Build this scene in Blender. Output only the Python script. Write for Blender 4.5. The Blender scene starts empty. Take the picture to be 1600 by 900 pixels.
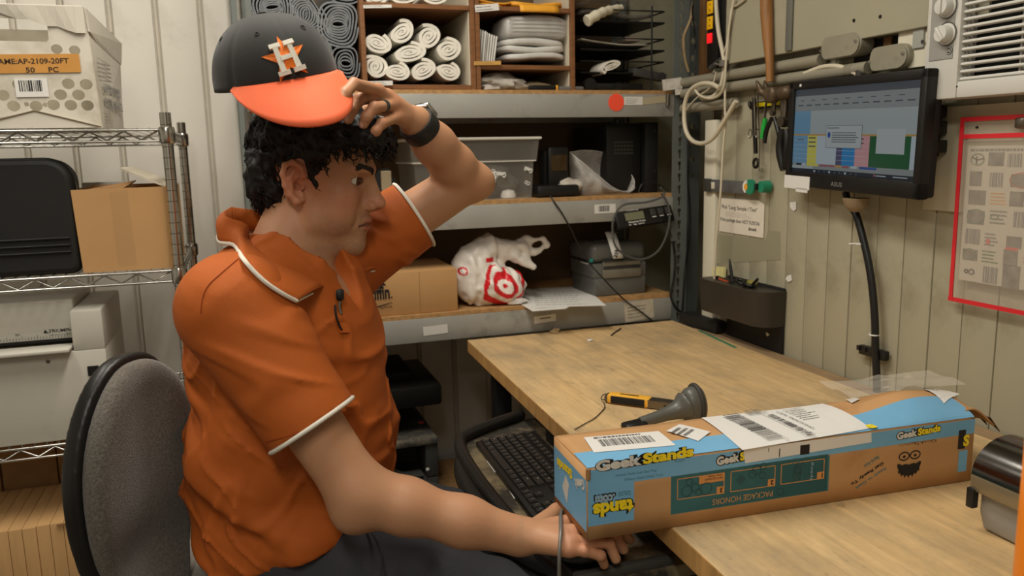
import bpy, bmesh, math, random
import numpy as np
from mathutils import Matrix, Vector
C = bpy.context.scene.collection
SC = bpy.context.scene

# ------------------------------------------------------------------ camera, light, exposure
F_PX, CX, CY = 1261.0, 800.0, 450.0
# camera right, up, back in world axes
RIGHT = Vector((0.94730783, -0.31966231, -0.02058831))
UP = Vector((0.07272861, 0.15204356, 0.98569433))
BACK = RIGHT.cross(UP)
cam_d = bpy.data.cameras.new('camera')
cam_d.sensor_width = 36.0
cam_d.lens = F_PX / 1600.0 * 36.0
cam_d.clip_start = 0.02
cam_d.dof.use_dof = True
cam_d.dof.focus_distance = 1.45
cam_d.dof.aperture_fstop = 5.6
cam = bpy.data.objects.new('camera', cam_d)
C.objects.link(cam)
EYE = Vector((0, 0, 1.32))
_m = Matrix.Identity(4)
for i in range(3):
    _m[i][0] = RIGHT[i]; _m[i][1] = UP[i]; _m[i][2] = BACK[i]; _m[i][3] = EYE[i]
cam.matrix_world = _m
SC.camera = cam

w = bpy.data.worlds.new('world'); SC.world = w; w.use_nodes = True
w.node_tree.nodes['Background'].inputs[0].default_value = (0.9, 0.85, 0.75, 1)
w.node_tree.nodes['Background'].inputs[1].default_value = 0.05
SC.view_settings.view_transform = 'Standard'
SC.view_settings.look = 'None'
SC.view_settings.gamma = 1.0
SC.view_settings.exposure = -0.08
SC.view_settings.use_curve_mapping = False

def area_light(name, loc, sx, sy, energy, col, rot=(0, 0, 0)):
    d = bpy.data.lights.new(name, 'AREA'); d.shape = 'RECTANGLE'
    d.size = sx; d.size_y = sy; d.energy = energy; d.color = col
    o = bpy.data.objects.new(name, d); C.objects.link(o)
    o.location = loc; o.rotation_euler = rot
    return o
LIGHT_COL = (1.0, 0.94, 0.83)
LAMPS = ((0.20, 1.40, 25.0), (-0.35, -0.55, 27.0), (-0.80, 1.75, 15.0))
for lx, ly, le in LAMPS: area_light('tube_light', (lx, ly, 2.50), 0.26, 1.15, le, LIGHT_COL)

# ------------------------------------------------------------------ helpers
def ray(px, py):
    return RIGHT * ((px - CX) / F_PX) - UP * ((py - CY) / F_PX) - BACK
def onA(ax, v, px, py):
    d = ray(px, py); return EYE + d * ((v - EYE[ax]) / d[ax])
def onX(v, px, py): return onA(0, v, px, py)
def onY(v, px, py): return onA(1, v, px, py)
def onZ(v, px, py): return onA(2, v, px, py)

def lin(c):
    c = c / 255.0
    return c / 12.92 if c <= 0.04045 else ((c + 0.055) / 1.055) ** 2.4
def rgb(r, g, b): return (lin(r), lin(g), lin(b), 1.0)

MATS = {}
def mat(name, col, rough=0.55, metal=0.0, var=0.0, vs=6.0, bump=0.0, bs=60.0, spec=0.5, trans=0.0, alpha=1.0,
        emit=0.0, dirt=None, ds=3.0, dlo=0.5, dhi=0.75, stretch=None, sheen=0.0, sss=0.0, attr=None, coat=0.0, ior=1.45):
    """procedural principled material: colour, noise variation, dirt patches, fine bump"""
    if name in MATS: return MATS[name]
    m = bpy.data.materials.new(name); m.use_nodes = True
    nt = m.node_tree; n = nt.nodes; l = nt.links
    b = n['Principled BSDF']
    c = rgb(*col)
    b.inputs['Base Color'].default_value = c
    b.inputs['Roughness'].default_value = rough
    b.inputs['Metallic'].default_value = metal
    b.inputs['Specular IOR Level'].default_value = spec
    b.inputs['Transmission Weight'].default_value = trans
    b.inputs['Alpha'].default_value = alpha
    b.inputs['IOR'].default_value = ior
    if coat: b.inputs['Coat Weight'].default_value = coat
    if sheen: b.inputs['Sheen Weight'].default_value = sheen
    if sss:
        b.inputs['Subsurface Weight'].default_value = sss
        b.inputs['Subsurface Radius'].default_value = (0.01, 0.004, 0.002)
        b.inputs['Subsurface Scale'].default_value = 0.5
    tc = n.new('ShaderNodeTexCoord'); co = tc.outputs['Object']
    if stretch:
        mp = n.new('ShaderNodeMapping'); mp.inputs['Scale'].default_value = stretch
        l.new(co, mp.inputs['Vector']); co = mp.outputs['Vector']
    cur = None
    if attr:
        a = n.new('ShaderNodeVertexColor'); a.layer_name = attr; cur = a.outputs['Color']
    def mixer(fac, A, B):
        mx = n.new('ShaderNodeMix'); mx.data_type = 'RGBA'
        l.new(fac, mx.inputs[0])
        for s, v in ((6, A), (7, B)):
            if isinstance(v, tuple): mx.inputs[s].default_value = v
            else: l.new(v, mx.inputs[s])
        return mx.outputs[2]
    if var:
        t = n.new('ShaderNodeTexNoise'); t.inputs['Scale'].default_value = vs; t.inputs['Detail'].default_value = 5
        l.new(co, t.inputs['Vector'])
        r = n.new('ShaderNodeMapRange'); r.inputs[1].default_value = 0.3; r.inputs[2].default_value = 0.7
        r.inputs[3].default_value = 1 - var; r.inputs[4].default_value = 1 + var
        l.new(t.outputs['Fac'], r.inputs[0])
        hs = n.new('ShaderNodeMix'); hs.data_type = 'RGBA'; hs.blend_type = 'MULTIPLY'; hs.inputs[0].default_value = 1
        if cur is None: hs.inputs[6].default_value = c
        else: l.new(cur, hs.inputs[6])
        l.new(r.outputs[0], hs.inputs[7]); cur = hs.outputs[2]
    if dirt:
        t = n.new('ShaderNodeTexNoise'); t.inputs['Scale'].default_value = ds; t.inputs['Detail'].default_value = 7
        t.inputs['Roughness'].default_value = 0.65
        l.new(co, t.inputs['Vector'])
        r = n.new('ShaderNodeMapRange'); r.inputs[1].default_value = dlo; r.inputs[2].default_value = dhi
        l.new(t.outputs['Fac'], r.inputs[0])
        cur = mixer(r.outputs[0], c if cur is None else cur, rgb(*dirt))
    if cur is not None: l.new(cur, b.inputs['Base Color'])
    if emit:
        b.inputs['Emission Strength'].default_value = emit
        if cur is not None: l.new(cur, b.inputs['Emission Color'])
        else: b.inputs['Emission Color'].default_value = c
    if bump:
        t = n.new('ShaderNodeTexNoise'); t.inputs['Scale'].default_value = bs; t.inputs['Detail'].default_value = 4
        l.new(co, t.inputs['Vector'])
        bp = n.new('ShaderNodeBump'); bp.inputs['Strength'].default_value = bump; bp.inputs['Distance'].default_value = 0.002
        l.new(t.outputs['Fac'], bp.inputs['Height']); l.new(bp.outputs['Normal'], b.inputs['Normal'])
    MATS[name] = m
    return m

def frame(o, x, y):
    """4x4 with origin o, local x along x, local y near y, z = x cross y"""
    x = Vector(x).normalized(); y = Vector(y); z = x.cross(y).normalized(); y = z.cross(x)
    M = Matrix.Identity(4)
    for i in range(3):
        M[i][0] = x[i]; M[i][1] = y[i]; M[i][2] = z[i]; M[i][3] = o[i]
    return M
def T(x, y, z): return Matrix.Translation((x, y, z))
def RZ(a): return Matrix.Rotation(math.radians(a), 4, 'Z')
def RX(a): return Matrix.Rotation(math.radians(a), 4, 'X')
def RY(a): return Matrix.Rotation(math.radians(a), 4, 'Y')

_boxc = {}
class MB:
    def __init__(s, M=None): s.v = []; s.f = []; s.mi = []; s.M = M
    def add(s, vs, fs, M=None, mi=0):
        o = len(s.v)
        if M is None: M = s.M
        if M is not None: vs = [M @ Vector(p) for p in vs]
        s.v.extend([tuple(p) for p in vs]); s.f.extend([tuple(i + o for i in f) for f in fs]); s.mi.extend([mi] * len(fs))
        return s
    def box(s, c, d, b=0.0, M=None, mi=0, seg=2):
        if b <= 0:
            vs = [(c[0] + d[0] / 2 * x, c[1] + d[1] / 2 * y, c[2] + d[2] / 2 * z) for z in (-1, 1) for y in (-1, 1) for x in (-1, 1)]
            return s.add(vs, [(0, 2, 3, 1), (4, 5, 7, 6), (0, 1, 5, 4), (2, 6, 7, 3), (0, 4, 6, 2), (1, 3, 7, 5)], M, mi)
        bm = bmesh.new(); bmesh.ops.create_cube(bm, size=1)
        for v in bm.verts: v.co = Vector((v.co.x * d[0], v.co.y * d[1], v.co.z * d[2]))
        bmesh.ops.bevel(bm, geom=bm.edges[:], offset=min(b, min(d) * 0.49), segments=seg, profile=0.5, affect='EDGES')
        bm.verts.index_update()
        vs = [(v.co.x + c[0], v.co.y + c[1], v.co.z + c[2]) for v in bm.verts]
        fs = [[v.index for v in f.verts] for f in bm.faces]; bm.free()
        return s.add(vs, fs, M, mi)
    def cyl(s, p0, p1, r0, r1=None, n=14, M=None, mi=0, caps=True):
        return s.tube([p0, p1], [r0, r0 if r1 is None else r1], n, M, mi, caps)
    def tube(s, pts, r, n=8, M=None, mi=0, caps=True, closed=False, flat=None):
        pts = [Vector(p) for p in pts]; k = len(pts)
        rs = r if isinstance(r, (list, tuple)) else [r] * k
        vs = []; nrm = None
        for i, p in enumerate(pts):
            if closed: t = pts[(i + 1) % k] - pts[i - 1]
            else: t = pts[min(i + 1, k - 1)] - pts[max(i - 1, 0)]
            if t.length < 1e-9: t = Vector((0, 0, 1))
            t.normalize()
            if nrm is None:
                nrm = t.orthogonal().normalized() if flat is None else (Vector(flat) - t * t.dot(Vector(flat))).normalized()
            else:
                nrm = (nrm - t * nrm.dot(t))
                if nrm.length < 1e-6: nrm = t.orthogonal()
                nrm.normalize()
            bn = t.cross(nrm)
            for j in range(n):
                a = 2 * math.pi * j / n
                vs.append(p + (nrm * math.cos(a) + bn * math.sin(a)) * rs[i])
        fs = []
        for i in range(k if closed else k - 1):
            a = i * n; b = ((i + 1) % k) * n
            for j in range(n): fs.append((a + j, a + (j + 1) % n, b + (j + 1) % n, b + j))
        if caps and not closed:
            fs.append(tuple(range(n - 1, -1, -1))); fs.append(tuple((k - 1) * n + j for j in range(n)))
        return s.add(vs, fs, M, mi)
    def lathe(s, prof, n=24, M=None, mi=0):
        vs = []; fs = []
        for (r, z) in prof:
            for j in range(n):
                a = 2 * math.pi * j / n; vs.append((r * math.cos(a), r * math.sin(a), z))
        for i in range(len(prof) - 1):
            for j in range(n): fs.append((i * n + j, i * n + (j + 1) % n, (i + 1) * n + (j + 1) % n, (i + 1) * n + j))
        if prof[0][0] > 1e-6: fs.append(tuple(range(n - 1, -1, -1)))
        if prof[-1][0] > 1e-6: fs.append(tuple((len(prof) - 1) * n + j for j in range(n)))
        return s.add(vs, fs, M, mi)
    def prism(s, poly, z0, z1, M=None, mi=0):
        n = len(poly)
        vs = [(p[0], p[1], z0) for p in poly] + [(p[0], p[1], z1) for p in poly]
        fs = [tuple(range(n - 1, -1, -1)), tuple(range(n, 2 * n))]
        for i in range(n): fs.append((i, (i + 1) % n, n + (i + 1) % n, n + i))
        return s.add(vs, fs, M, mi)
    def strip(s, outer, inner, z0, z1, M=None, mi=0):
        """extruded band between two polylines (quads, keeps concave spirals right)"""
        n = len(outer); vs = []
        for z in (z0, z1):
            vs += [(p[0], p[1], z) for p in outer] + [(p[0], p[1], z) for p in inner]
        fs = []
        for i in range(n - 1):
            a, b, c, d = i, i + 1, n + i + 1, n + i
            fs += [(d, c, b, a), (2 * n + a, 2 * n + b, 2 * n + c, 2 * n + d), (a, b, 2 * n + b, 2 * n + a), (c, d, 2 * n + d, 2 * n + c)]
        fs += [(n, 0, 2 * n, 3 * n), (n - 1, 2 * n - 1, 4 * n - 1, 3 * n - 1)]
        return s.add(vs, fs, M, mi)
    def grid(s, nu, nv, fn, M=None, mi=0, cu=False):
        vs = [fn(i / (nu - (0 if cu else 1)), j / (nv - 1)) for i in range(nu) for j in range(nv)]
        fs = []
        for i in range(nu if cu else nu - 1):
            for j in range(nv - 1):
                a = i * nv + j; b = ((i + 1) % nu) * nv + j
                fs.append((a, b, b + 1, a + 1))
        return s.add(vs, fs, M, mi)
    def quad(s, a, b, c, d, M=None, mi=0): return s.add([a, b, c, d], [(0, 1, 2, 3)], M, mi)
    def build(s, name, mats, parent=None, smooth=None, world=False, label=None, kind=None, solid=0.0, sub=0):
        return obj(name, s.v, s.f, mats, parent, smooth, world, label, kind, s.mi, solid, sub)

WM = {}
def wm(o): return WM.get(o.name, Matrix.Identity(4))
def obj(name, v, f, mats, parent=None, smooth=None, world=False, label=None, kind=None, mi=None, solid=0.0, sub=0, cols=None):
    me = bpy.data.meshes.new(name)
    if world and parent is not None:
        inv = wm(parent).inverted(); v = [inv @ Vector(p) for p in v]
    if isinstance(v, np.ndarray): v = v.tolist()
    me.from_pydata([tuple(p) for p in v], [], f); me.update()
    if not isinstance(mats, (list, tuple)): mats = [mats]
    for m in mats: me.materials.append(m)
    if mi is not None and len(mats) > 1: me.polygons.foreach_set('material_index', mi)
    bm = bmesh.new(); bm.from_mesh(me); bmesh.ops.recalc_face_normals(bm, faces=bm.faces[:]); bm.to_mesh(me); bm.free()
    if cols is not None:
        a = me.color_attributes.new('col', 'FLOAT_COLOR', 'POINT')
        a.data.foreach_set('color', np.concatenate([cols, np.ones((len(cols), 1))], 1).astype(np.float32).ravel())
    if smooth is not None:
        me.shade_smooth()
        if smooth < 180: me.set_sharp_from_angle(angle=math.radians(smooth))
    o = bpy.data.objects.new(name, me); C.objects.link(o)
    if parent is not None: o.parent = parent; WM[o.name] = wm(parent).copy()
    if label: o['label'] = label
    if kind: o['kind'] = kind
    if solid:
        md = o.modifiers.new('thickness', 'SOLIDIFY'); md.thickness = solid; md.offset = 0
    if sub:
        md = o.modifiers.new('smooth', 'SUBSURF'); md.levels = sub; md.render_levels = sub
    return o

def tag(o, label, cat, group=None, kind=None):
    o['label'] = label; o['category'] = cat
    if group: o['group'] = group
    if kind: o['kind'] = kind
    return o
def thing(name, label, cat, M=None, group=None):
    if M is None: M = Matrix.Identity(4)
    elif not isinstance(M, Matrix): M = Matrix.Translation(M)
    o = bpy.data.objects.new(name, None); C.objects.link(o); o.empty_display_size = 0.05
    o.matrix_world = M; WM[o.name] = M.copy()
    return tag(o, label, cat, group)
def solo(name, mb, mats, label, cat, group=None, smooth=None, solid=0.0, sub=0, kind=None):
    """one-mesh thing, origin at the middle of its base"""
    v = np.array([tuple(p) for p in mb.v]); lo = v.min(0); hi = v.max(0)
    c = Vector(((lo[0] + hi[0]) / 2, (lo[1] + hi[1]) / 2, lo[2]))
    mb.v = [tuple(Vector(p) - c) for p in mb.v]
    o = mb.build(name, mats, None, smooth, solid=solid, sub=sub); o.location = c
    WM[o.name] = Matrix.Translation(c)
    return tag(o, label, cat, group, kind)
def struct(name, mb, mats, smooth=None):
    o = mb.build(name, mats, None, smooth); o['kind'] = 'structure'; return o
def copy_tree(o, parent=None):
    c = o.copy(); C.objects.link(c)
    if parent is not None: c.parent = parent
    for ch in list(o.children): copy_tree(ch, c)
    return c

def plate(outline, holes, th):
    """flat plate in xy (thickness th along z, centred) with real holes -> verts, faces"""
    cu = bpy.data.curves.new('plate', 'CURVE'); cu.dimensions = '2D'; cu.fill_mode = 'BOTH'; cu.extrude = th / 2
    for pl in [outline] + holes:
        sp = cu.splines.new('POLY'); sp.points.add(len(pl) - 1); sp.use_cyclic_u = True
        for i, p in enumerate(pl): sp.points[i].co = (p[0], p[1], 0, 1)
    ob = bpy.data.objects.new('plate', cu); me = ob.to_mesh()
    v = [tuple(x.co) for x in me.vertices]; f = [tuple(p.vertices) for p in me.polygons]
    ob.to_mesh_clear(); bpy.data.objects.remove(ob); bpy.data.curves.remove(cu)
    return v, f
def circ(x, y, r, n=14, ry=None, a0=0.0):
    ry = r if ry is None else ry
    return [(x + r * math.cos(a0 + 2 * math.pi * i / n), y + ry * math.sin(a0 + 2 * math.pi * i / n)) for i in range(n)]

_txt = {}
def text_mesh(s, bold=0.0):
    k = (s, bold)
    if k not in _txt:
        cu = bpy.data.curves.new('txt', 'FONT'); cu.body = s; cu.offset = bold; cu.resolution_u = 3
        ob = bpy.data.objects.new('txt', cu); me = ob.to_mesh()
        v = np.array([tuple(x.co) for x in me.vertices]); f = [tuple(p.vertices) for p in me.polygons]
        ob.to_mesh_clear(); bpy.data.objects.remove(ob); bpy.data.curves.remove(cu)
        lo = v.min(0); hi = v.max(0); v = v - lo
        _txt[k] = (v, f, hi - lo)
    return _txt[k]
def text(mb, s, M, h=None, w=None, bold=0.0, mi=0, lift=0.0004, slant=0.0):
    """lettering in the xy plane of M, lower left corner at its origin; h = height, w = width"""
    v, f, sz = text_mesh(s, bold)
    sy = (h / sz[1]) if h else None
    sx = (w / sz[0]) if w else sy
    if sy is None: sy = sx
    mb.add([(p[0] * sx + p[1] * sy * slant, p[1] * sy, lift) for p in v], f, M, mi)
    return sz[0] * sx
def barcode(mb, M, w, h, seed=1, mi=0, lift=0.0004, vertical=False, dens=0.0011):
    r = random.Random(seed); x = 0
    while x < w:
        b = r.choice([1, 1, 2, 3]) * dens
        if x + b > w: break
        if vertical: mb.quad((0, x, lift), (h, x, lift), (h, x + b, lift), (0, x + b, lift), M, mi)
        else: mb.quad((x, 0, lift), (x + b, 0, lift), (x + b, h, lift), (x, h, lift), M, mi)
        x += b + r.choice([1, 1, 2]) * dens
def scribble(mb, M, w, h, rows, seed=1, mi=0, lift=0.0004, fill=0.55):
    """rows of small print as dashes of words"""
    r = random.Random(seed); lh = h / rows
    for i in range(rows):
        x = 0; y = h - (i + 1) * lh
        end = w * r.uniform(0.6, 1.0)
        while x < end:
            ww = min(r.uniform(0.02, 0.09) * max(w, 0.05), end - x)
            mb.quad((x, y + lh * 0.2, lift), (x + ww, y + lh * 0.2, lift), (x + ww, y + lh * (0.2 + fill), lift), (x, y + lh * (0.2 + fill), lift), M, mi)
            x += ww + 0.018 * max(w, 0.05)
def sheet(mb, M, w, h, mi=0, lift=0.0, curl=0.0, th=0.0004):
    mb.box((w / 2, h / 2, lift + th / 2), (w, h, th), 0, M, mi)
def catmull(pts, n=6):
    P = [Vector(p) for p in pts]; out = []
    for i in range(len(P) - 1):
        p0 = P[max(i - 1, 0)]; p1 = P[i]; p2 = P[i + 1]; p3 = P[min(i + 2, len(P) - 1)]
        for k in range(n):
            t = k / n
            out.append(0.5 * ((2 * p1) + (p2 - p0) * t + (2 * p0 - 5 * p1 + 4 * p2 - p3) * t * t + (3 * p1 - p0 - 3 * p2 + p3) * t ** 3))
    out.append(P[-1]); return out

# ---------------------------------------------------------------- signed-distance modelling (numpy)
def smin(a, b, k):
    h = np.clip(0.5 + 0.5 * (b - a) / k, 0, 1)
    return b * (1 - h) + a * h - k * h * (1 - h)
def smax(a, b, k): return -smin(-a, -b, k)
def s_cap(P, a, b, ra, rb=None):
    rb = ra if rb is None else rb
    a = np.array(a, float); b = np.array(b, float); ab = b - a
    t = np.clip(((P - a) @ ab) / max(ab @ ab, 1e-12), 0, 1)
    return np.linalg.norm(P - a - t[:, None] * ab, axis=1) - (ra + (rb - ra) * t)
def s_ell(P, c, r, R=None):
    q = P - np.array(c, float)
    if R is not None: q = q @ R
    r = np.array(r, float)
    k0 = np.linalg.norm(q / r, axis=1); k1 = np.linalg.norm(q / (r * r), axis=1)
    return np.where(k1 < 1e-9, -r.min(), k0 * (k0 - 1) / np.maximum(k1, 1e-9))
def s_sph(P, c, r): return np.linalg.norm(P - np.array(c, float), axis=1) - r
def s_box(P, c, h, rad=0.0, R=None):
    q = P - np.array(c, float)
    if R is not None: q = q @ R
    q = np.abs(q) - (np.array(h, float) - rad)
    return np.linalg.norm(np.maximum(q, 0), axis=1) + np.minimum(q.max(1), 0) - rad
def s_chain(P, pts, rs, k=0.006):
    d = None
    for i in range(len(pts) - 1):
        e = s_cap(P, pts[i], pts[i + 1], rs[i], rs[i + 1])
        d = e if d is None else smin(d, e, k)
    return d
_rng = np.random.RandomState(7); _lat = _rng.rand(32, 32, 32).astype(np.float32)
def vnoise(P):
    i = np.floor(P).astype(int); f = P - i; f = f * f * (3 - 2 * f); out = 0
    for dx in (0, 1):
        for dy in (0, 1):
            for dz in (0, 1):
                wgt = (f[:, 0] if dx else 1 - f[:, 0]) * (f[:, 1] if dy else 1 - f[:, 1]) * (f[:, 2] if dz else 1 - f[:, 2])
                out = out + wgt * _lat[(i[:, 0] + dx) & 31, (i[:, 1] + dy) & 31, (i[:, 2] + dz) & 31]
    return out * 2 - 1
def sdf_mesh(fn, lo, hi, h):
    """surface nets over a block-culled grid -> verts (n,3), quads"""
    lo = np.array(lo, float); hi = np.array(hi, float); B = 6
    nb = np.maximum(1, np.ceil((hi - lo) / (h * B)).astype(int)); n = nb * B + 1
    D = np.full(tuple(n), 1.0, np.float32)
    bc = np.stack(np.meshgrid(*[np.arange(k) for k in nb], indexing='ij'), -1).reshape(-1, 3)
    cen = lo + (bc + 0.5) * B * h; dc = fn(cen)
    act = np.abs(dc) < B * h * 1.3 + 0.022
    off = np.stack(np.meshgrid(*[np.arange(B + 1)] * 3, indexing='ij'), -1).reshape(-1, 3)
    for b, dv in zip(bc[~act], dc[~act]):
        if dv < 0: D[b[0]*B:b[0]*B+B+1, b[1]*B:b[1]*B+B+1, b[2]*B:b[2]*B+B+1] = -1
    ab = bc[act]
    for s in range(0, len(ab), 400):
        idx = (ab[s:s+400, None, :] * B + off[None]).reshape(-1, 3)
        D[idx[:, 0], idx[:, 1], idx[:, 2]] = fn(lo + idx * h)
    S = D < 0
    cells = np.zeros(tuple(n - 1), int)
    for dx in (0, 1):
        for dy in (0, 1):
            for dz in (0, 1):
                cells += S[dx:n[0]-1+dx, dy:n[1]-1+dy, dz:n[2]-1+dz]
    am = (cells > 0) & (cells < 8); ci = np.argwhere(am)
    vid = np.full(am.shape, -1, int); vid[am] = np.arange(len(ci))
    acc = np.zeros((len(ci), 3)); cnt = np.zeros(len(ci))
    cor = [(a, b, c) for a in (0, 1) for b in (0, 1) for c in (0, 1)]
    for ca in cor:
        for ax in range(3):
            if ca[ax] == 1: continue
            cb = list(ca); cb[ax] = 1
            da = D[tuple((ci + ca).T)]; db = D[tuple((ci + cb).T)]
            mm = (da < 0) != (db < 0)
            t = np.where(mm, da / np.where(mm, da - db, 1), 0)
            p = np.tile(np.array(ca, float), (len(ci), 1)); p[:, ax] += t
            acc[mm] += p[mm]; cnt[mm] += 1
    V = lo + (ci + acc / np.maximum(cnt, 1)[:, None]) * h
    F = []
    for ax in range(3):
        u, v = (ax + 1) % 3, (ax + 2) % 3
        sl0 = [slice(None)] * 3; sl1 = [slice(None)] * 3; sl0[ax] = slice(0, -1); sl1[ax] = slice(1, None)
        A = S[tuple(sl0)]; Bs = S[tuple(sl1)]
        e = np.argwhere(A != Bs)
        ok = (e[:, u] > 0) & (e[:, v] > 0) & (e[:, u] < n[u] - 1) & (e[:, v] < n[v] - 1); e = e[ok]
        flip = A[tuple(e.T)]
        c = []
        for du, dv in ((0, 0), (-1, 0), (-1, -1), (0, -1)):
            q = e.copy(); q[:, u] += du; q[:, v] += dv; c.append(vid[tuple(q.T)])
        Q = np.stack(c, 1); Q[~flip] = Q[~flip][:, ::-1]; F.append(Q)
    F = np.concatenate(F); F = F[(F >= 0).all(1)]
    return V, F
def cull(V, F, keep):
    """keep faces whose centre satisfies keep"""
    m = keep(V[F].mean(1)); F = F[m]; u, inv = np.unique(F, return_inverse=True)
    return V[u], inv.reshape(F.shape)
def sdf_obj(name, fn, lo, hi, h, mats, parent=None, colf=None, label=None, kind=None):
    V, F = sdf_mesh(fn, lo, hi, h)
    cols = colf(V) if colf else None
    inv = np.array(wm(parent).inverted()) if parent is not None else np.eye(4)
    W = V @ inv[:3, :3].T + inv[:3, 3]
    return obj(name, W, F.tolist(), mats, parent, 180, False, label, kind, cols=cols)
def sdf_solo(name, fn, lo, hi, h, mats, label, cat, group=None, colf=None):
    V, F = sdf_mesh(fn, lo, hi, h); cols = colf(V) if colf else None
    c = np.array([(V[:, 0].min() + V[:, 0].max()) / 2, (V[:, 1].min() + V[:, 1].max()) / 2, V[:, 2].min()])
    o = obj(name, V - c, F.tolist(), mats, None, 180, cols=cols); o.location = c; WM[o.name] = Matrix.Translation(c)
    return tag(o, label, cat, group)
def LC(*c): return np.array(rgb(*c)[:3])

# ================================================================ SETTING
M_white = mat('white wall paint', (224, 219, 208), 0.6, var=0.05, vs=3, dirt=(150, 142, 126), ds=2.0, dlo=0.58, dhi=0.9, bump=0.1, bs=40)
M_rib = mat('aged wall rib', (206, 199, 184), 0.6, var=0.08, vs=8)
M_wallr = mat('drab green wall paint', (167, 161, 138), 0.55, var=0.06, vs=4, dirt=(112, 100, 76), ds=3.5, dlo=0.56, dhi=0.86, bump=0.15, bs=60)
M_seam = mat('dark wall seam', (96, 90, 72), 0.8)
M_beige = mat('beige wall', (130, 118, 96), 0.7, var=0.08)
M_floor = mat('concrete floor', (92, 84, 74), 0.7, var=0.2, vs=4, dirt=(55, 48, 40), ds=2)
M_ceil = mat('ceiling paint', (190, 184, 170), 0.8, var=0.04)

M_trimw = mat('cream trim', (212, 206, 186), 0.5, var=0.05, vs=10)
M_gray = mat('gray shelf steel', (160, 159, 153), 0.5, 0.0, var=0.06, vs=12, dirt=(104, 104, 98), ds=8, dlo=0.56, dhi=0.8)
M_post = mat('post steel', (104, 109, 105), 0.5, 0.0, var=0.07, vs=20)
M_black = mat('black plastic', (24, 23, 22), 0.4, var=0.15, vs=12)
M_blackm = mat('matte black', (22, 21, 20), 0.65, var=0.15)
M_dgray = mat('dark gray plastic', (62, 61, 58), 0.45, var=0.1, vs=10)
M_chrome = mat('chrome', (190, 188, 182), 0.22, 1.0)
M_steel = mat('tool steel', (120, 112, 100), 0.35, 0.9, var=0.15, vs=25)
M_paper = mat('white paper', (222, 220, 214), 0.75)
M_ink = mat('black ink', (28, 26, 26), 0.7)
M_inkg = mat('gray ink', (110, 108, 106), 0.7)
M_card = mat('cardboard', (188, 146, 96), 0.75, var=0.06, vs=6, bump=0.12, bs=30)
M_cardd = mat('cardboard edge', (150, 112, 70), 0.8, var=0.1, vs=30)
M_wood = mat('brown veneer', (126, 84, 50), 0.5, var=0.18, vs=5, stretch=(3, 3, 30))
M_part = mat('particle board', (176, 136, 88), 0.7, var=0.22, vs=60)
M_tape = mat('clear packing tape', (190, 160, 120), 0.15, alpha=0.15)

fl = MB(); fl.box((-0.1, 0.5, -0.05), (5.0, 5.4, 0.1)); struct('floor', fl, M_floor)
ce = MB(); ce.box((-0.1, 0.5, 2.65), (5.0, 5.4, 0.1)); struct('ceiling', ce, M_ceil)
wl = MB(); wl.box((-2.45, 0.5, 1.3), (0.1, 5.2, 2.6)); struct('wall_left', wl, M_white)
wf = MB(); wf.box((-0.1, -1.95, 1.3), (4.6, 0.1, 2.6)); struct('wall_front', wf, M_white)
# back wall: flat sheet with proud ribs and panels between
wb = MB(); wb.box((-0.1, 2.87, 1.3), (4.6, 0.06, 2.6)); wback = struct('wall_back', wb, M_white)
x = -1.45; k = 0
pm = MB(); pm.box((0, 0, 1.3), (0.112, 0.012, 2.6), 0.003); po = None
rm = MB(); rm.tube([(0, 0, 0), (0, 0, 2.6)], 0.0055, 8); ro = None
while x < 1.36:
    for proto in ('panel', 'rib'):
        dx = 0.0 if proto == 'panel' else 0.0655
        src = po if proto == 'panel' else ro
        if src is None:
            o = (pm if proto == 'panel' else rm).build(proto, M_white if proto == 'panel' else M_rib, wback, 40)
            if proto == 'panel': po = o
            else: ro = o
        else:
            o = src.copy(); C.objects.link(o)
        o.location = (x + dx, 2.834 if proto == 'panel' else 2.838, 0)
    x += 0.131
# right wall: vertical boards with grooves, ends at y = 2.2, beyond it a deeper bay
wr = MB(); wr.box((1.43, 0.1, 1.3), (0.06, 4.2, 2.6)); wright = struct('wall_right', wr, M_seam)
wr2 = MB(); wr2.box((1.83, 2.52, 1.3), (0.06, 0.64, 2.6)); wr2.box((1.62, 2.205, 1.3), (0.44, 0.02, 2.6)); wr2.box((1.63, 2.825, 1.3), (0.42, 0.03, 2.6)); struct('wall_bay', wr2, M_wallr)
y = 2.13; r_ = random.Random(3); src = None
while y > 0.3:
    if src is None:
        bm_ = MB(); bm_.box((0, 0, 1.3), (0.022, 0.0795, 2.6), 0.003); src = bm_.build('board', M_wallr, wright, 40); o = src
    else:
        o = src.copy(); C.objects.link(o)
    o.location = (1.391 + r_.uniform(-0.0008, 0.0008), y - 0.04, 0); y -= 0.081
t1 = MB(); t1.box((1.385, 2.168, 0.70), (0.035, 0.062, 1.40), 0.003); struct('trim_1', t1, M_trimw, 40)
# upper cover sheet standing proud of the wall above the conduits
up = MB(); up.box((1.345, 1.62, 1.86), (0.018, 0.86, 0.62), 0.002)
uo = solo('cover_panel', up, mat('shade darkened cover paint', (158, 152, 130), 0.55, var=0.06, vs=4, dirt=(112, 100, 76), ds=3.5, dlo=0.6, dhi=0.9), 'large plain drab cover sheet on the wall above the conduits, with two dark screw holes', 'panel')  # wall paint darkened in the colour for the weaker light near the top
uh = MB()
for p in ((1334, 32), (1375, 26)):
    q = onX(1.335, *p); uh.cyl((1.3345, q.y, q.z), (1.337, q.y, q.z), 0.004, n=10)
uh.build('screw_hole', M_black, uo, world=True)

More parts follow.
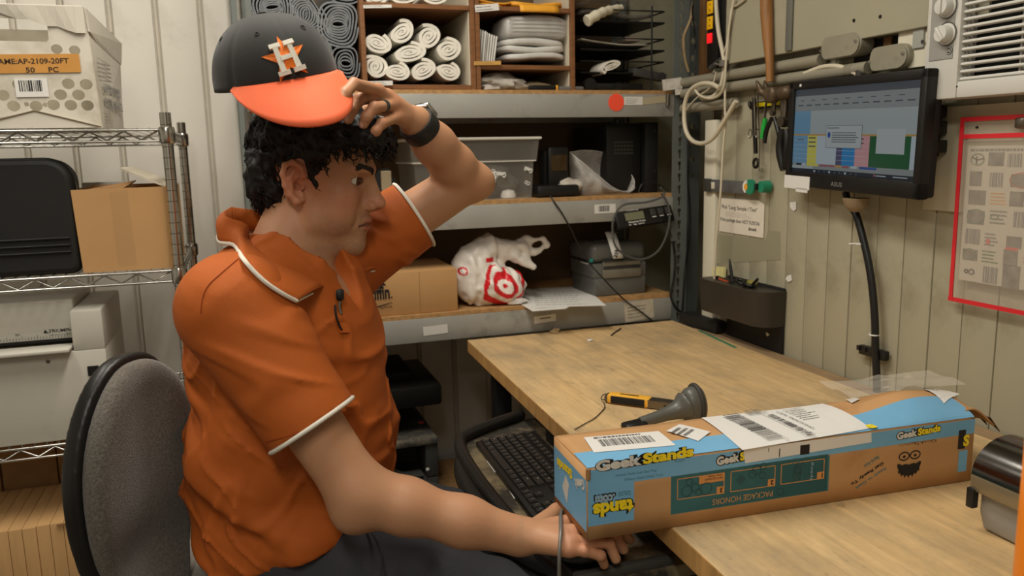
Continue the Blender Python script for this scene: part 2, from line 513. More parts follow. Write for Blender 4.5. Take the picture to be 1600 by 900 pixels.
# ceiling light fixtures (out of frame, above)
for (lx, ly, _e), wh in zip(LAMPS, ('over the table', 'behind the camera', 'over the wire shelving')):
    t = thing('ceiling_light', 'long white ceiling light fixture ' + wh, 'lamp', (lx, ly, 2.52))
    m = MB(); m.box((0, 0, 0.05), (0.32, 1.25, 0.06), 0.01); m.build('housing', M_white, t, 40)

# ================================================================ STEEL RACK with shelves
RY0 = 2.33
rack = thing('steel_rack', 'tall gray steel shelving rack with slotted posts along the back wall', 'shelf', (0.70, 2.55, 0))
def keyhole(cy):
    a = circ(0.0, cy, 0.0078, 10, a0=math.radians(-60))
    out = []
    for i in range(11):
        an = math.radians(-62 + i * 304 / 10); out.append((0.0078 * math.cos(an), cy + 0.0078 * math.sin(an)))
    out += [(-0.0038, cy - 0.020), (0.0, cy - 0.022), (0.0038, cy - 0.020)]
    return out
def slot_post(px0, w, yf, depth, sidex):
    """front flange with keyholes from z=0 to 2.1 plus a side flange"""
    v, f = plate([(-w/2, 0), (w/2, 0), (w/2, 2.1), (-w/2, 2.1)], [keyhole(0.05 + 0.0381 * i) for i in range(53)], 0.003)
    m = MB(); M = frame((px0, yf, 0), (1, 0, 0), (0, 0, 1)); m.add(v, f, M)
    m.box((sidex, yf + depth / 2, 1.05), (0.003, depth, 2.1))
    return m
slot_post(1.357, 0.056, RY0 - 0.002, 0.04, 1.384).build('post', M_post, rack, 30, world=True)
slot_post(0.041, 0.050, RY0 - 0.002, 0.04, 0.017).build('post', M_post, rack, 30, world=True)
slot_post(1.357, 0.056, 2.78, 0.04, 1.384).build('post', M_post, rack, 30, world=True)
slot_post(0.041, 0.050, 2.78, 0.04, 0.017).build('post', M_post, rack, 30, world=True)
for z0, z1 in ((0.760, 0.832), (1.094, 1.163), (1.418, 1.487), (0.115, 0.187)):
    m = MB()
    m.box((0.697, RY0 - 0.003, (z0 + z1) / 2), (1.27, 0.004, z1 - z0), 0.001)
    m.box((0.697, RY0 + 0.015, z1 - 0.003), (1.27, 0.03, 0.004)); m.box((0.697, RY0 + 0.015, z0 + 0.003), (1.27, 0.03, 0.004))
    m.box((0.697, 2.77, (z0 + z1) / 2), (1.27, 0.01, z1 - z0))
    m.build('beam', M_gray, rack, 30, world=True)
    d = MB(); d.box((0.697, 2.555, z1 + 0.006), (1.36 - 0.08, 0.45, 0.012)); d.build('deck', M_part, rack, world=True, label='particle board shelf deck with a raw edge')
M_hard = mat('brown hardboard', (104, 84, 58), 0.7, var=0.1, vs=3)
m = MB(); m.box((0.72, 2.795, 1.4), (1.26, 0.006, 1.15)); m.build('back_panel', M_hard, rack, world=True)
Z_LOW, Z_MID, Z_TOP = 0.844, 1.175, 1.499
# labels on the beams
def beam_label(name, pts, mats, fn=None, label=None, y=RY0 - 0.0058):
    A, B_, D_ = [onY(y, *p) for p in pts]    # lower-left, lower-right, upper-left
    M = frame(A, B_ - A, D_ - A); W = (B_ - A).length; H = (D_ - A).length
    m = MB(); sheet(m, M, W, H)
    if fn: fn(m, M, W, H)
    m.build(name, mats, rack, world=True, label=label)
def bl_bar(m, M, W, H):
    barcode(m, M @ T(W * 0.2, H * 0.2, 0), W * 0.5, H * 0.65, 4, 1, lift=0.0008)
def bl_lines(m, M, W, H): scribble(m, M @ T(W * 0.1, H * 0.15, 0), W * 0.8, H * 0.7, 4, 9, 1, lift=0.0008, fill=0.25)
beam_label('sticker', [(929, 334), (962, 332), (929, 320)], [M_paper, M_ink], bl_bar)
beam_label('sticker', [(662, 525), (700, 520), (662, 511)], [M_paper, M_inkg])
beam_label('sticker', [(835, 506), (869, 501), (834, 495)], [M_paper, M_inkg], lambda m, M, W, H: m.box((W*0.5, H*0.6, 0.001), (W*0.5, H*0.15, 0.001), 0, M, 1))
beam_label('sticker', [(977, 504), (1022, 496), (976, 474)], [mat('old paper label', (188, 180, 162), 0.8, var=0.12, vs=40), M_inkg], bl_lines, 'worn paper label')
beam_label('sticker', [(975, 164), (1004, 164), (975, 151)], [M_paper, M_inkg], bl_lines)
beam_label('tape_strip', [(1004, 164), (1040, 160), (1004, 153)], [mat('masking tape', (176, 164, 136), 0.7)], None)
M_red = mat('red sticker', (255, 86, 58), 0.6)
q = onY(RY0 - 0.007, 963, 160); m = MB(); m.cyl((q.x, RY0 - 0.0055, q.z), (q.x, RY0 - 0.007, q.z), 0.0265, n=28); m.build('round_sticker', M_red, rack, world=True, label='round red sticker')
m = MB()
for px in ((391, 172),):
    q = onY(RY0 - 0.006, *px); m.lathe([(0.011, 0), (0.010, 0.004), (0.004, 0.006)], 14, frame((q.x, RY0 - 0.004, q.z), (1, 0, 0), (0, 0, 1)))
m.build('bolt', M_chrome, rack, 40, world=True)
m = MB()
for px in ((1050, 378), (1047, 455), (1046, 335)):
    q = onY(RY0 - 0.008, *px); m.cyl((q.x - 0.008, RY0 - 0.006, q.z), (q.x + 0.012, RY0 - 0.006, q.z), 0.003, n=8)
m.build('rivet', M_chrome, rack, 40, world=True)
m = MB(); A = onY(RY0 - 0.012, 1044, 147); B_ = onY(RY0 - 0.012, 1043, 166); m.cyl(A, B_, 0.006, n=10)
m.build('pin', M_steel, rack, 40, world=True)
m = MB(); A = onY(RY0 - 0.02, 1036, 140); M = frame(A, (1, -0.15, 0.12), (0, 0, 1))
m.box((0.032, 0.013, 0), (0.064, 0.034, 0.0015), 0, M); m.box((0.05, -0.012, 0), (0.022, 0.02, 0.0015), 0, M)
solo('plastic_tag', m, mat('crinkled clear plastic', (206, 200, 190), 0.25, var=0.2, vs=60, bump=0.5, bs=120), 'crumpled clear plastic tag taped across the right rack post beside the top shelf', 'tag', solid=0.0005)

# ================================================================ TABLE
def butcher(nm):
    """maple strips: strip-wise tone, long grain, grey wear, dark spots"""
    m = bpy.data.materials.new(nm); m.use_nodes = True; nt = m.node_tree; n = nt.nodes; l = nt.links; b = n['Principled BSDF']
    tc = n.new('ShaderNodeTexCoord')
    def noise(sc, vec, det=5, rough=0.6):
        t = n.new('ShaderNodeTexNoise'); t.inputs['Scale'].default_value = sc; t.inputs['Detail'].default_value = det; t.inputs['Roughness'].default_value = rough
        l.new(vec, t.inputs['Vector']); return t.outputs['Fac']
    def mp(s):
        q = n.new('ShaderNodeMapping'); q.inputs['Scale'].default_value = s; l.new(tc.outputs['Object'], q.inputs['Vector']); return q.outputs['Vector']
    def rng(f, a, b_, c, d):
        r = n.new('ShaderNodeMapRange'); r.inputs[1].default_value = a; r.inputs[2].default_value = b_; r.inputs[3].default_value = c; r.inputs[4].default_value = d; l.new(f, r.inputs[0]); return r.outputs[0]
    def mix(f, A, B, bt='MIX'):
        x = n.new('ShaderNodeMix'); x.data_type = 'RGBA'; x.blend_type = bt
        if isinstance(f, float): x.inputs[0].default_value = f
        else: l.new(f, x.inputs[0])
        for s_, v in ((6, A), (7, B)):
            if isinstance(v, tuple): x.inputs[s_].default_value = v
            else: l.new(v, x.inputs[s_])
        return x.outputs[2]
    br = n.new('ShaderNodeTexBrick'); br.inputs['Color1'].default_value = rgb(213, 178, 126); br.inputs['Color2'].default_value = rgb(219, 186, 135)
    br.inputs['Mortar'].default_value = rgb(207, 171, 119); br.inputs['Scale'].default_value = 1; br.inputs['Mortar Size'].default_value = 0.0006
    br.inputs['Brick Width'].default_value = 0.62; br.inputs['Row Height'].default_value = 0.045
    rot = n.new('ShaderNodeMapping'); rot.inputs['Rotation'].default_value = (0, 0, math.pi / 2); l.new(tc.outputs['Object'], rot.inputs['Vector']); l.new(rot.outputs['Vector'], br.inputs['Vector'])
    c = br.outputs['Color']
    g = rng(noise(5, mp((14, 1.1, 9))), 0.3, 0.72, 0.80, 1.10); c = mix(1.0, c, g, 'MULTIPLY')
    c = mix(rng(noise(3.2, mp((1.6, 0.9, 1)), 8, 0.7), 0.44, 0.68, 0.0, 0.8), c, rgb(152, 136, 110))
    c = mix(rng(noise(14, mp((1.5, 0.8, 1)), 8, 0.75), 0.60, 0.74, 0.0, 0.6), c, rgb(96, 76, 52))
    c = mix(rng(noise(70, mp((1, 0.6, 1)), 3), 0.68, 0.78, 0.0, 0.55), c, rgb(84, 62, 40))
    l.new(c, b.inputs['Base Color']); b.inputs['Roughness'].default_value = 0.52
    bp = n.new('ShaderNodeBump'); bp.inputs['Strength'].default_value = 0.2; bp.inputs['Distance'].default_value = 0.001
    l.new(noise(40, mp((3, 0.5, 2))), bp.inputs['Height']); l.new(bp.outputs['Normal'], b.inputs['Normal'])
    return m
M_butch = butcher('worn butcher block')
M_bedge = mat('butcher block edge', (186, 142, 84), 0.6, var=0.2, vs=9, stretch=(1, 6, 1), dirt=(70, 50, 32), ds=16, dlo=0.63, dhi=0.72)
table = thing('work_table', 'long worn butcher block work table with scuffed maple top', 'table', (0.95, 1.3, 0))
tp = [(0.621, 2.300), (1.322, 2.300), (1.322, 0.30), (0.553, 0.30)]
m = MB(); m.prism(tp[::-1], 0.722, 0.760)
to = m.build('table_top', [M_butch, M_bedge], table, world=True)
for p in to.data.polygons: p.material_index = 0 if abs(p.normal.z) > 0.9 else 1
md = to.modifiers.new('edge', 'BEVEL'); md.width = 0.0025; md.segments = 2
M_strip = mat('gray weathered board', (150, 124, 92), 0.65, var=0.18, vs=8, stretch=(9, 1, 1))
m = MB(); m.box((1.350, 1.24, 0.735), (0.05, 1.88, 0.044), 0.002); m.build('rear_strip', M_strip, table, world=True, label='gray weathered strip along the wall')
for lx, ly in ((0.70, 2.22), (1.27, 2.22), (0.70, 0.42), (1.27, 0.42)):
    m = MB(); m.box((lx, ly, 0.36), (0.05, 0.05, 0.72), 0.004); m.build('leg', M_blackm, table, 40, world=True)
m = MB(); m.box((1.27, 1.32, 0.68), (0.04, 1.75, 0.07)); m.box((0.99, 2.22, 0.68), (0.52, 0.04, 0.07)); m.build('apron', M_blackm, table, world=True)

# ================================================================ THINGS ON THE RACK
R = random.Random(11)
# ---- pigeonhole organisers on the top shelf
def cubby(name, label, x0, x1, shelves, y0=2.335, y1=2.66, z0=Z_TOP, z1=1.98, t=0.013, white_in=True, slots=()):
    c = thing(name, label, 'organizer', ((x0 + x1) / 2, (y0 + y1) / 2, z0))
    for xx in (x0 + t / 2, x1 - t / 2):
        m = MB(); m.box((xx, (y0 + y1) / 2, (z0 + z1) / 2), (t, y1 - y0, z1 - z0), 0.001); m.build('side_panel', M_wood, c, world=True)
    m = MB(); m.box(((x0 + x1) / 2, y1 - 0.004, (z0 + z1) / 2), (x1 - x0 - 2 * t, 0.006, z1 - z0)); m.build('back', M_hard, c, world=True)
    for z in shelves:
        m = MB(); m.box(((x0 + x1) / 2, (y0 + y1) / 2 + 0.002, z), (x1 - x0 - 2 * t, y1 - y0 - 0.01, t), 0.001); m.build('shelf_board', M_wood, c, world=True)
    return c
M_cubin = mat('white laminate', (206, 198, 178), 0.5, var=0.05)
cubA = cubby('organizer', 'brown wooden organizer with white foam rolls in its lower bay', 0.352, 0.682, [Z_TOP + 0.008, 1.730])
cubB = cubby('organizer', 'brown wooden organizer with padded envelopes and bagged mailers', 0.684, 0.996, [1.5655, 1.732])
for c, x in ((cubA, 0.668), (cubB, 0.982)):
    m = MB(); m.box((x, 2.5, (Z_TOP + 1.98) / 2), (0.003, 0.30, 0.46)); m.build('lining', M_cubin, c, world=True, label='white laminate lining')
def front_tag(c, p0, p1, p2, name='label_strip', y=2.3325, mats=(M_paper, M_inkg)):
    A, B_, D_ = [onY(y, *p) for p in (p0, p1, p2)]; M = frame(A, B_ - A, D_ - A)
    m = MB(); sheet(m, M, (B_ - A).length, (D_ - A).length); scribble(m, M @ T(0.003, 0.002, 0), (B_ - A).length * 0.9, (D_ - A).length * 0.8, 2, 3, 1, lift=0.0007, fill=0.3)
    m.build(name, list(mats), c, world=True)
front_tag(cubA, (568, 13), (612, 12), (568, 8)); front_tag(cubA, (575, 134), (614, 133), (575, 127))
front_tag(cubB, (743, 19), (780, 16), (743, 8)); M_tan = mat('tan label', (206, 160, 84), 0.7)
front_tag(cubB, (741, 102), (783, 101), (741, 96), mats=(M_tan, M_cardd))

M_foam = mat('white foam wrap', (230, 226, 214), 0.7, var=0.04, vs=20, sss=0.0)
def roll(cx, cz, rx, rz, y0, y1, turns, seed, ang, fold=0.0, gap=0.07, ntr=26):
    """a loosely wound sheet seen end on: spiral band, squashed and leaning"""
    r = random.Random(seed); n = int(turns * ntr); out = []; inn = []
    th = 1.0 / (turns + 0.6); ca, sa = math.cos(ang), math.sin(ang); ph = r.uniform(0, 6.28)
    for i in range(n + 1):
        u = i / n; a = u * turns * 2 * math.pi; rad = 0.10 + 0.90 * u
        wob = 1 + 0.05 * math.sin(2 * a + ph) + 0.03 * math.sin(3 * a + ph * 2)
        for lst, q in ((out, rad), (inn, rad - th * (1 - gap))):
            q = max(q, 0.02) * wob
            ex = 1.0 + fold * (1 - u)
            x = q * math.cos(a) * rx * ex; z = q * math.sin(a) * rz / (1 + fold * (1 - u) * 1.6)
            lst.append((x * ca - z * sa, x * sa + z * ca))
    m = MB(); M = frame((cx, y0, cz), (1, 0, 0), (0, 0, 1)); m.strip(out, inn, 0, -(y1 - y0), M)
    return m
def foam(px, py, wpx, hpx, ang, seed, label, fold=0.5, turns=2.6):
    q = onY(2.36, px, py); s = 1 / 556.0
    m = roll(q.x, q.z, wpx * s / 2, hpx * s / 2, 2.352 + R.uniform(0, 0.02), 2.62, turns + 0.6, seed, math.radians(ang), fold * 0.6)
    return solo('foam_roll', m, M_foam, label, 'roll', 'white foam rolls in the organizer', 50)
for a in ((590, 67, 44, 38, -20, 1, 'round white foam roll at the left end of the second row in the bay'),
          (628, 50, 46, 37, 30, 2, 'white foam roll at the top of the pile with a loose curled edge'),
          (671, 56, 40, 44, 45, 3, 'white foam roll at the top right of the pile, leaning left'),
          (640, 82, 54, 36, 12, 4, 'wide flat white foam roll in the middle of the pile'),
          (701, 77, 46, 40, 25, 5, 'white foam roll against the right lining of the bay'),
          (587, 104, 38, 46, 70, 6, 'white foam roll in the bottom left corner of the bay'),
          (620, 112, 42, 34, 0, 7, 'white foam roll second from left on the bay floor'),
          (661, 109, 44, 38, 25, 8, 'white foam roll third from left on the bay floor, with a clear oval spiral'),
          (701, 111, 42, 34, -5, 9, 'white foam roll in the bottom right corner of the bay')):
    foam(*a)
for i, (px, w, lab) in enumerate(((588, 40, 'leftmost'), (630, 46, 'middle'), (680, 50, 'rightmost'))):
    foam(px, -6, w, 30, 5, 20 + i, lab + ' white foam roll in the upper bay of the organizer, cut by the photo top', 0.6)

# gray bubble wrap bundles left of the organiser
M_bub = mat('gray bubble wrap', (116, 119, 122), 0.35, var=0.18, vs=30, bump=0.5, bs=160, spec=0.6)
def bundle(px, py, w, h, ang, seed, label, turns=8, y=2.36):
    q = onY(y, px, py); s = 1 / 545.0
    r = random.Random(seed); n = int(turns * 28); out = []; inn = []; ph = r.uniform(0, 6)
    rx, rz = w * s / 2, h * s / 2; ca, sa = math.cos(math.radians(ang)), math.sin(math.radians(ang))
    for i in range(n + 1):
        u = i / n; a = u * turns * 2 * math.pi; rad = 0.12 + 0.88 * u; c_, s_ = math.cos(a), math.sin(a)
        e = 1 / (abs(c_) ** 3.2 + abs(s_) ** 3.2) ** (1 / 3.2)
        for lst, dq in ((out, 0.0), (inn, -0.078)):
            qq = (rad + dq) * (e * u + (1 - u)) * (1 + 0.035 * math.sin(3 * a + ph + u * 5))
            x = qq * c_ * rx * (1 + 0.12 * math.sin(u * 7 + ph)); z = qq * s_ * rz
            x += 0.22 * rx * (1 - u) * math.sin(a + ph)
            lst.append((x * ca - z * sa, x * sa + z * ca))
    m = MB(); m.strip(out, inn, 0, -0.30, frame((q.x, y - 0.006 + r.uniform(0, 0.015), q.z), (1, 0, 0), (0, 0, 1)))
    return solo('bubble_wrap_bundle', m, M_bub, label, 'roll', 'gray bubble wrap bundles', 50)
bundle(529, 36, 58, 70, -8, 1, 'gray bubble wrap bundle with a hooked fold, beside the brown organizer side')
bundle(478, 22, 54, 62, 30, 2, 'gray bubble wrap bundle second from the organizer, on the cap side')
bundle(425, 10, 56, 54, 10, 3, 'gray bubble wrap bundle by the left rack post, mostly behind the black cap')
bundle(540, 98, 40, 56, 0, 4, 'gray bubble wrap bundle low against the organizer, right of the cap brim', 5)
bundle(492, 74, 54, 50, 15, 5, 'gray bubble wrap bundle mostly behind the crown of the cap', 5)
bundle(446, 66, 50, 56, -10, 6, 'gray bubble wrap bundle wholly behind the middle of the black cap', 4)
bundle(492, 118, 52, 40, 0, 7, 'gray bubble wrap bundle at shelf level behind the cap brim', 4)
bundle(538, -20, 50, 48, 0, 8, 'gray bubble wrap bundle at the photo top beside the organizer', 5)
bundle(442, 118, 46, 44, 0, 9, 'gray bubble wrap bundle at shelf level by the left post, behind the brim', 4)

# envelopes and bagged mailers
M_mail = mat('gray white mailer', (205, 203, 198), 0.5, var=0.08, vs=30)
M_clear = mat('clear bag film', (235, 232, 228), 0.12, alpha=0.2, var=0.2, vs=40, bump=0.6, bs=50)
M_yel = mat('yellow padded paper', (232, 164, 48), 0.6, var=0.08, vs=12, bump=0.2, bs=40)
g = 'white envelopes standing on edge in the organizer'
for i in range(9):
    q = onY(2.345, 744.5 + i * 3.4, 90); lean = 0.10 + 0.01 * i
    m = MB(); M = T(q.x, 2.45, 1.5745) @ RY(6 + i * 0.35)
    m.box((0, R.uniform(-0.004, 0.004), 0.052 - i * 0.0012), (0.0034, 0.2, 0.10 - i * 0.003), 0.001, M)
    solo('envelope', m, M_paper, 'white envelope on edge beside the bagged mailers, ' + ('leftmost of the pack', 'second from the left', 'third from the left', 'fourth from the left', 'in the middle of the pack', 'fourth from the right', 'third from the right', 'second from the right', 'rightmost of the pack, leaning')[i], 'envelope', g)
def wavy_pack(cx, cy, cz, w, d, h, seed, ex=5):
    def fn(u, v):
        a = u * 2 * math.pi; b = (v - 0.5) * math.pi
        sx = lambda t, p: math.copysign(abs(t) ** p, t)
        x = sx(math.cos(a), 0.35) * sx(math.cos(b), 0.25); y = sx(math.sin(a), 0.35) * sx(math.cos(b), 0.25); z = sx(math.sin(b), 0.5)
        k = vnoise(np.array([[x * 3 + seed, y * 3, z * 2 + seed]]))[0]
        return (cx + x * w / 2 * (1 + 0.03 * k), cy + y * d / 2, cz + z * h / 2 * (1 + 0.12 * k) + 0.004 * math.sin(x * 3 + seed))
    m = MB(); m.grid(40, 14, fn, cu=True); return m
for (px, py, w, h, sd, mt, lab) in ((828, 46, 112, 36, 1, M_mail, 'bulky clear bag of white mailers on top of the mailer stack'),
                                     (825, 70, 108, 13, 2, M_mail, 'flat bag of white mailers under the bulky clear bag'),
                                     (826, 81, 108, 12, 5, M_mail, 'thin bag of white mailers second from the bottom of the stack'),
                                     (828, 91, 104, 11, 7, M_mail, 'bottom bag of white mailers on the organizer shelf')):
    q = onY(2.42, px, py); s = 1 / 540.0
    o = solo('mailer_bag', wavy_pack(q.x, 2.43, q.z, w * s, 0.15, h * s, sd), mt, lab, 'bag', 'bagged mailers in the organizer', 60)
    if sd == 1:
        mm = wavy_pack(0, 0, h * s / 2 + 0.001, w * s * 1.06, 0.165, h * s * 1.12, 1.4); mm.build('bag_film', M_clear, o, 60)
        m = MB()
        for k in range(5): m.box((0, -0.076, 0.012 + k * 0.011), (w * s * 0.86, 0.004, 0.0016))
        m.build('mailer_edges', mat('mailer edge', (160, 158, 154), 0.6), o, kind='stuff')
for i, (px0, px1, pyb, h, lab) in enumerate(((742, 800, 9, 0.007, 'bottom left yellow padded envelope, under the others'), (741, 805, 3, 0.008, 'yellow padded envelope second in its pile, at the photo top'),
                                             (798, 886, 8, 0.018, 'front yellow padded envelope whose flap hangs over the shelf edge'))):
    a = onY(2.345, px0, pyb); b = onY(2.345, px1, pyb); zz = 1.7385 + (0.0, 0.0078, 0.0005)[i]
    m = wavy_pack((a.x + b.x) / 2, 2.46, zz + h / 2, b.x - a.x, 0.22, h, i + 3)
    o = solo('padded_envelope', m, M_yel, lab, 'envelope', 'yellow padded envelopes', 60)
    if i == 2:
        A = onY(2.328, 813, 17); B_ = onY(2.328, 874, 20); mm = MB()
        mm.grid(8, 5, lambda u, v: (A.x + (B_.x - A.x) * u, 2.328 + 0.02 * (v ** 3) + 0.002 * math.sin(u * 9), A.z - 0.002 + 0.026 * v))
        mm.build('flap', M_yel, o, 60, world=True, solid=0.001)
# crumpled clear bag and brown pad in the lowest slot, knife on the shelf
def crumple(name, center, rad, seed, mats, label, cat, amp=0.35, f=2.4, n=26, flat=0.25, solid=0.0008, group=None, parent=None, rot=0):
    def fn(u, v):
        a = u * 2 * math.pi; b = (v - 0.5) * math.pi
        p = Vector((math.cos(a) * math.cos(b), math.sin(a) * math.cos(b), math.sin(b)))
        k = vnoise(np.array([[p.x * f + seed * 3.1, p.y * f + 5, p.z * f + seed]]))[0]; k2 = vnoise(np.array([[p.x * f * 2.7 + seed, p.y * f * 2.7, p.z * f * 2.7]]))[0]
        q = 1 + amp * k + amp * 0.5 * abs(k2)
        z = p.z * q * rad[2]
        return (p.x * q * rad[0], p.y * q * rad[1], max(z, -rad[2] * (1 - flat)))
    m = MB(); m.grid(n, n // 2, fn, cu=True, M=T(*center) @ RZ(rot))
    if parent is not None: return m.build(name, mats, parent, 60, world=True, label=label)
    return solo(name, m, mats, label, cat, group, 60)
M_milk = mat('milky plastic film', (204, 196, 184), 0.3, alpha=0.75, var=0.15, vs=30, bump=0.6, bs=70)
q = onY(2.36, 783, 118); crumple('plastic_bag', (q.x, 2.40, Z_TOP + 0.02), (0.085, 0.055, 0.026), 3, M_milk, 'crumpled milky plastic bag spilling from the lowest organizer slot', 'bag', 0.45, 3)
m = wavy_pack(0.90, 2.47, Z_TOP + 0.014, 0.12, 0.16, 0.026, 2); solo('cloth_pad', m, mat('beige pad', (190, 172, 138), 0.8), 'beige folded pad in the lowest organizer slot behind the knife', 'pad', None, 60)
kn = thing('utility_knife', 'black utility knife with clear tip lying on the top shelf edge', 'knife', (0.94, 2.345, Z_TOP + 0.007))
a = onY(2.343, 826, 130); b = onY(2.343, 868, 131); c_ = onY(2.343, 912, 134)
m = MB(); m.box(((a.x + b.x) / 2, 2.343, Z_TOP + 0.0075), (b.x - a.x, 0.014, 0.015), 0.004); m.build('handle', M_black, kn, 40, world=True)
m = MB(); m.box((b.x + 0.003, 2.343, Z_TOP + 0.0075), (0.006, 0.0145, 0.0155), 0.002); m.build('collar', M_yel, kn, 40, world=True)
m = MB(); m.box(((b.x + c_.x) / 2 + 0.004, 2.343, Z_TOP + 0.006), (c_.x - b.x - 0.01, 0.012, 0.012), 0.004); m.build('blade_guard', mat('smoke plastic', (120, 118, 116), 0.2, alpha=0.8), kn, 40, world=True)

# ---- black wire letter trays, right end of the top shelf
tr = thing('letter_tray', 'black wire letter tray stack at the right end of the top shelf', 'tray', (1.18, 2.48, Z_TOP))
M_wire = mat('black wire', (16, 16, 16), 0.4)
tx0, tx1, ty0, ty1 = 1.03, 1.318, 2.37, 2.66
for z in (1.555, 1.625, 1.71):
    m = MB(); m.tube([(tx0, ty0, z), (tx1, ty0, z), (tx1, ty1, z), (tx0, ty1, z)], 0.003, 6, closed=True)
    m.tube([(tx0, ty0, z + 0.035), (tx1, ty0, z + 0.035), (tx1, ty1, z + 0.035), (tx0, ty1, z + 0.035)], 0.0025, 6, closed=True)
    m.build('tray_rim', M_wire, tr, 60, world=True)
    m = MB(); m.box(((tx0 + tx1) / 2, (ty0 + ty1) / 2, z), (tx1 - tx0, ty1 - ty0, 0.003)); m.build('tray_floor', M_wire, tr, world=True)
for x, y in ((1.272, ty0), (tx0, ty1), (tx1, ty1)):
    m = MB(); m.cyl((x, y - 0.005, Z_TOP), (x, y - 0.005, 1.76), 0.003, n=6); m.build('upright', M_wire, tr, 60, world=True)
def sag(name, cx, cy, cz, w, d, amp, mats, label, cat, seed, th=0.002, tilt=0.0):
    m = MB()
    m.grid(14, 10, lambda u, v: (cx + (u - .5) * w, cy + (v - .5) * d, cz + amp * math.sin(u * 5 + seed) * 0.5 + amp * 0.6 * vnoise(np.array([[u * 3 + seed, v * 3, 0.5]]))[0] + tilt * (u - .5)))
    return solo(name, m, mats, label, cat, None, 60, solid=th)
M_sleeve = mat('clear document sleeve', (120, 112, 104), 0.12, alpha=0.6, var=0.3, vs=20)
sag('document_sleeve', 1.16, 2.50, 1.735, 0.25, 0.22, 0.012, M_sleeve, 'glossy clear document sleeve in the uppermost wire tray', 'sleeve', 1, 0.012)
sag('paper_sheet', 1.15, 2.48, 1.648, 0.24, 0.2, 0.008, mat('dim paper', (180, 172, 158), 0.7), 'creased sheet lying in the middle wire tray', 'paper', 3, 0.004, -0.02)
m = MB(); q = onY(2.44, 987, 76); m.box((q.x, 2.46, 1.668), (0.055, 0.07, 0.012), 0.001); solo('card_box', m, mat('pinkish card', (196, 176, 164), 0.6), 'small pale flat box on the creased sheet in the middle wire tray', 'box')
sag('plastic_film', 1.12, 2.44, 1.775, 0.20, 0.12, 0.02, M_clear, 'shiny clear film heaped on the uppermost wire tray', 'film', 5, 0.001)
q = onY(2.36, 935, 24); A = onY(2.35, 917, 33); B_ = onY(2.38, 952, 16)
m = MB(); pts = catmull([A, (A + B_) / 2 + Vector((0, -0.005, 0.004)), B_, B_ + Vector((0.05, 0.02, 0.012))], 5); m.tube(pts, [0.017 - 0.0004 * i + 0.002 * math.sin(i * 2.1) for i in range(len(pts))], 12)
solo('cloth_roll', m, mat('cream cloth', (222, 214, 190), 0.85, bump=0.6, bs=90), 'cream ragged cloth end hanging out of the uppermost wire tray', 'cloth', None, 50)
m = roll(onY(2.36, 953, 104).x, onY(2.36, 953, 104).z, 0.034, 0.023, 2.35, 2.44, 2.6, 3, math.radians(22), 0.8)
solo('cloth_roll', m, mat('white cloth', (224, 218, 204), 0.85), 'rolled white cloth lying on the black device at shelf level', 'cloth', None, 50)
dv = thing('phone_mount', 'black clamp mount with knobs lying on the top shelf under the wire trays', 'mount', (1.11, 2.37, Z_TOP))
m = MB(); A = onY(2.36, 925, 125); B_ = onY(2.36, 1005, 121); m.box(((A.x + B_.x) / 2, 2.375, Z_TOP + 0.013), (B_.x - A.x, 0.035, 0.022), 0.006); m.build('body', M_black, dv, 40, world=True)
for p, r in (((922, 125), 0.019), ((966, 133), 0.012)):
    q = onY(2.345, *p); m = MB(); m.cyl((q.x, 2.340, Z_TOP + r), (q.x, 2.362, Z_TOP + r), r, n=18); m.build('knob', M_black, dv, 40, world=True)
m = MB(); A = onY(2.39, 985, 112); B_ = onY(2.39, 1036, 122); m.box((0, 0, 0), ((B_ - A).length, 0.05, 0.026), 0.005, frame((A + B_) / 2, B_ - A, (0, 1, 0.1))); m.build('arm', M_dgray, dv, 40, world=True)

# ---- middle shelf
# clear bin with see-through sides
M_bin = mat('clear bin plastic', (200, 196, 186), 0.18, alpha=0.09, var=0.1, vs=6)
M_binr = mat('bin rim plastic', (232, 228, 216), 0.3, alpha=0.6)
bx0, bx1, by0, by1, bz0, bz1 = 0.480, 0.876, 2.345, 2.62, Z_MID, 1.358
bn = thing('storage_bin', 'clear plastic storage bin with bagged goods on the middle shelf', 'bin', ((bx0 + bx1) / 2, 2.48, Z_MID))
def tapered(z, ins): return (bx0 + ins, bx1 - ins, by0 + ins, by1 - ins, z)
m = MB()
for (z, i_, z2, i2) in ((bz0, 0.018, bz0 + 0.115, 0.012), (bz0 + 0.115, 0.005, bz1 - 0.006, -0.002)):
    a = tapered(z, i_); b = tapered(z2, i2)
    A = [(a[0], a[2], z), (a[1], a[2], z), (a[1], a[3], z), (a[0], a[3], z)]; B_ = [(b[0], b[2], z2), (b[1], b[2], z2), (b[1], b[3], z2), (b[0], b[3], z2)]
    m.add(A + B_, [(0, 1, 5, 4), (1, 2, 6, 5), (2, 3, 7, 6), (3, 0, 4, 7)])
m.quad((bx0 + .018, by0 + .018, bz0 + .001), (bx1 - .018, by0 + .018, bz0 + .001), (bx1 - .018, by1 - .018, bz0 + .001), (bx0 + .018, by1 - .018, bz0 + .001))
m.build('body', M_bin, bn, world=True, solid=0.0015)
m = MB(); e = 0.006
m.tube([(bx0 - e, by0 - e, bz1), (bx1 + e, by0 - e, bz1), (bx1 + e, by1 + e, bz1), (bx0 - e, by1 + e, bz1)], 0.0045, 8, closed=True); m.build('rim', M_binr, bn, 60, world=True)
m = MB(); zz = bz0 + 0.115; m.tube([(bx0 + .006, by0 + .006, zz), (bx1 - .006, by0 + .006, zz), (bx1 - .006, by1 - .006, zz), (bx0 + .006, by1 - .006, zz)], 0.002, 6, closed=True); m.build('step_rib', M_binr, bn, 60, world=True)
